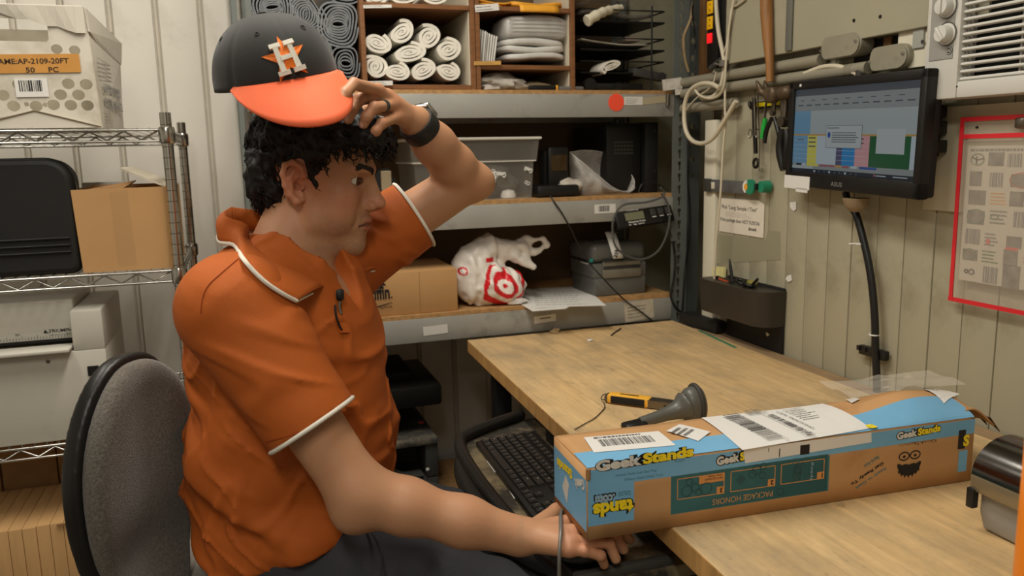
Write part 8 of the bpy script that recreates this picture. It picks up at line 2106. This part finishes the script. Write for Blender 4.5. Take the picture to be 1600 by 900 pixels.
# ---- watch and ring
wa = (LE - LW) / np.linalg.norm(LE - LW); wc = LW + wa * .012
hup = np.array([0.05, .15, 1.0]); hup -= wa * (hup @ wa); hup /= np.linalg.norm(hup); hsd = np.cross(wa, hup)
core_w = lambda P: smin(core_f(P), lhand_f(P), .012)
pts = []
for i in range(30):
    t_ = 2 * math.pi * i / 30; d_ = hup * math.cos(t_) + hsd * math.sin(t_); lo__, hi__ = .005, .08
    for _ in range(16):
        mid = (lo__ + hi__) / 2
        if core_w((wc + d_ * mid)[None])[0] < 0: lo__ = mid
        else: hi__ = mid
    pts.append((lo__ , d_))
m = MB(); vs = []; n = len(pts); prof = [(-.0145, .000), (-.0145, .003), (-.011, .0042), (.011, .0042), (.0145, .003), (.0145, 0)]
for r_, d_ in pts:
    for t_, e_ in prof: vs.append(wc + wa * t_ + d_ * (r_ + e_))
K = len(prof); m.add(vs, [(i * K + k, ((i + 1) % n) * K + k, ((i + 1) % n) * K + (k + 1) % K, i * K + (k + 1) % K) for i in range(n) for k in range(K)])
wt = m.build('wristwatch', mat('watch band', (38, 37, 36), 0.6), man, 50, world=True, label='black perforated sport watch on the raised wrist')
m = MB()
for i in range(n):
    for k in (-1, 0, 1):
        t_ = (i + .5 * (k % 2)) ; r_, d_ = pts[i]; c = wc + wa * k * .0065 + d_ * (r_ + .0042); m.lathe([(.0016, 0), (.0016, .0003), (0, .0003)], 6, frame(Vector(c), Vector(wa), Vector(np.cross(d_, wa))))
m.build('band_holes', M_black, wt, world=True, kind='stuff')
r_, d_ = pts[0]; Mw = frame(Vector(wc + d_ * (r_ + .006)), Vector(wa), Vector(np.cross(d_, wa)))
m = MB(); m.box((0, 0, 0), (.036, .034, .010), .004, Mw); cs = m.build('watch_case', mat('silver case', (196, 196, 194), 0.25, 1.0), wt, 40, world=True)
m = MB(); m.box((0, 0, .0052), (.031, .029, .002), .0008, Mw); m.build('watch_glass', mat('watch glass', (10, 10, 12), 0.08), wt, 40, world=True)
a_, b_ = LH['ring'][0], LH['ring'][1]; rd = (b_ - a_) / np.linalg.norm(b_ - a_); rc = a_ + rd * np.linalg.norm(b_ - a_) * .52
m = MB(); f_ = Vector(rd); m.lathe([(.0094, -.004), (.0110, -.0036), (.0110, .0036), (.0094, .004), (.0088, .003), (.0088, -.003)], 24, frame(Vector(rc), f_.orthogonal(), f_.cross(f_.orthogonal())))
m.build('finger_ring', mat('dark gray ring', (58, 60, 56), 0.4), man, 50, world=True, label='dark gray ring on the ring finger')
# ---- cap held over the head
CAPC = A_(1.385, 433, 129)      # centre of the rim plane
cup = np.array(UP) * .94 - np.array(RIGHT) * .33; cup /= np.linalg.norm(cup)
cfr = np.array(RIGHT) * .50 + np.array(BACK) * .866; cfr -= cup * (cfr @ cup); cfr /= np.linalg.norm(cfr)
cup = cup * math.cos(.40) + cfr * math.sin(.40); cup /= np.linalg.norm(cup); cfr -= cup * (cfr @ cup); cfr /= np.linalg.norm(cfr)
CM = frame(Vector(CAPC), Vector(cfr), Vector(np.cross(cup, cfr)))
cap = thing('baseball_cap', 'black baseball cap with orange brim and star emblem held above the man\'s head', 'cap', CM)
M_cap = mat('black cap cloth', (33, 33, 31), 0.8, var=0.1, vs=10, bump=0.2, bs=500, sheen=0.15); M_capo = mat('orange brim cloth', (236, 108, 66), 0.75, var=0.04, vs=10, bump=0.2, bs=500)
CA, CB_, CHt = .106, .096, .105     # front-back, side, height
def cap_pt(u, v, grow=0.0):
    """u angle (0 = front), v 0 rim .. 1 top"""
    a = u * 2 * math.pi; el = v * math.pi / 2
    rr = math.cos(el) ** .82; z = math.sin(el) ** .98 * CHt
    seam = 1 - .010 * math.exp(-((((a / (math.pi / 3)) + .0) % 1 - .5) ** 2 - .25) ** 2 / .0006) * 0
    sx = CA * (1.0 + .03 * math.cos(a)) + grow; sy = CB_ + grow
    d = abs(((u * 6) % 1) - 0); d = min(d, 1 - d)
    g = 1 - .022 * math.exp(-(d / .035) ** 2) * math.cos(el)
    return (sx * rr * math.cos(a) * g + .004 * math.sin(el), sy * rr * math.sin(a) * g, z + grow * math.sin(el))
m = MB(); m.grid(120, 18, lambda u, v: cap_pt(u, v * .995), cu=True); m.build('crown', M_cap, cap, 60, solid=.002)
m = MB(); m.lathe([(0.007, 0), (.0065, .003), (0, .0045)], 16, T(.004, 0, CHt)); m.build('button', M_cap, cap, 50)
for k in range(6):
    p = cap_pt((k + .5) / 6, .52, .0012); n_ = Vector((p[0], p[1], p[2] * .9)).normalized(); m = MB(); m.tube([Vector(p) + (n_.orthogonal() * math.cos(i * .6283) + n_.cross(n_.orthogonal()) * math.sin(i * .6283)) * .0028 for i in range(10)], .0011, 5, closed=True); m.build('eyelet', M_blackm, cap, 60)
def brim(u, v):
    a = (u - .5) * math.radians(122); base = cap_pt(a / (2 * math.pi), 0.04, -.001)
    ext = .078 * max(math.cos(a * 90 / 61.5), 0) ** .62; dx = ext * v
    y = base[1] * (1 + .10 * v); x = base[0] + dx
    z = base[2] - .62 * dx - .18 * dx * dx / .07 - (y / .09) ** 2 * .020 * v * ext / .078
    return (x, y, z)
m = MB(); m.grid(30, 9, brim); m.build('brim', M_capo, cap, 60, solid=.004)
# emblem: star and block letter, laid on the crown front
EC = (-0.052, .40)     # centre (angle fraction, elevation fraction)
def surf(x, y, lift):
    """x right as seen, y up (metres) on the crown around the front"""
    c_, s_ = math.cos(.14), math.sin(.14); x, y = (x * c_ - y * s_) * 1.08 - .010, (x * s_ + y * c_) * 1.08
    return Vector(cap_pt(x / (2 * math.pi * .094), .235 + y / .165, lift))
ex, ey = EMB = (0.0, 0.0)
star = []
for i in range(10):
    r_ = .034 if i % 2 == 0 else .0135; a = math.radians(90 + 36 * i); star.append((r_ * math.cos(a), r_ * math.sin(a)))
m = MB()
for i in range(10):
    p, q = star[i], star[(i + 1) % 10]; vs = [surf(0, 0, .0045)]
    for u in (0, .5, 1): vs.append(surf(p[0] + (q[0] - p[0]) * u, p[1] + (q[1] - p[1]) * u, .0022))
    for u in (0, .5, 1): vs.append(surf(p[0] + (q[0] - p[0]) * u, p[1] + (q[1] - p[1]) * u, -.001))
    m.add(vs, [(0, 1, 2), (0, 2, 3), (1, 4, 5, 2), (2, 5, 6, 3)])
em = m.build('star_emblem', mat('embroidery orange', (238, 122, 34), 0.6), cap)
m = MB()
def bar(x0, y0, x1, y1, lift=.0075):
    vs = [surf(x0, y0, lift), surf(x1, y0, lift), surf(x1, y1, lift), surf(x0, y1, lift), surf(x0, y0, .001), surf(x1, y0, .001), surf(x1, y1, .001), surf(x0, y1, .001)]
    m.add(vs, [(0, 1, 2, 3), (0, 4, 5, 1), (1, 5, 6, 2), (2, 6, 7, 3), (3, 7, 4, 0)])
for s in (-1, 1):
    bar(s * .0105 - .0035, -.017, s * .0105 + .0035, .017); bar(s * .0105 - .0078, -.0215, s * .0105 + .0078, -.0155); bar(s * .0105 - .0078, .0155, s * .0105 + .0078, .0215)
bar(-.008, -.003, .008, .003)
m.build('letter', mat('embroidery white', (226, 222, 208), 0.7), em)
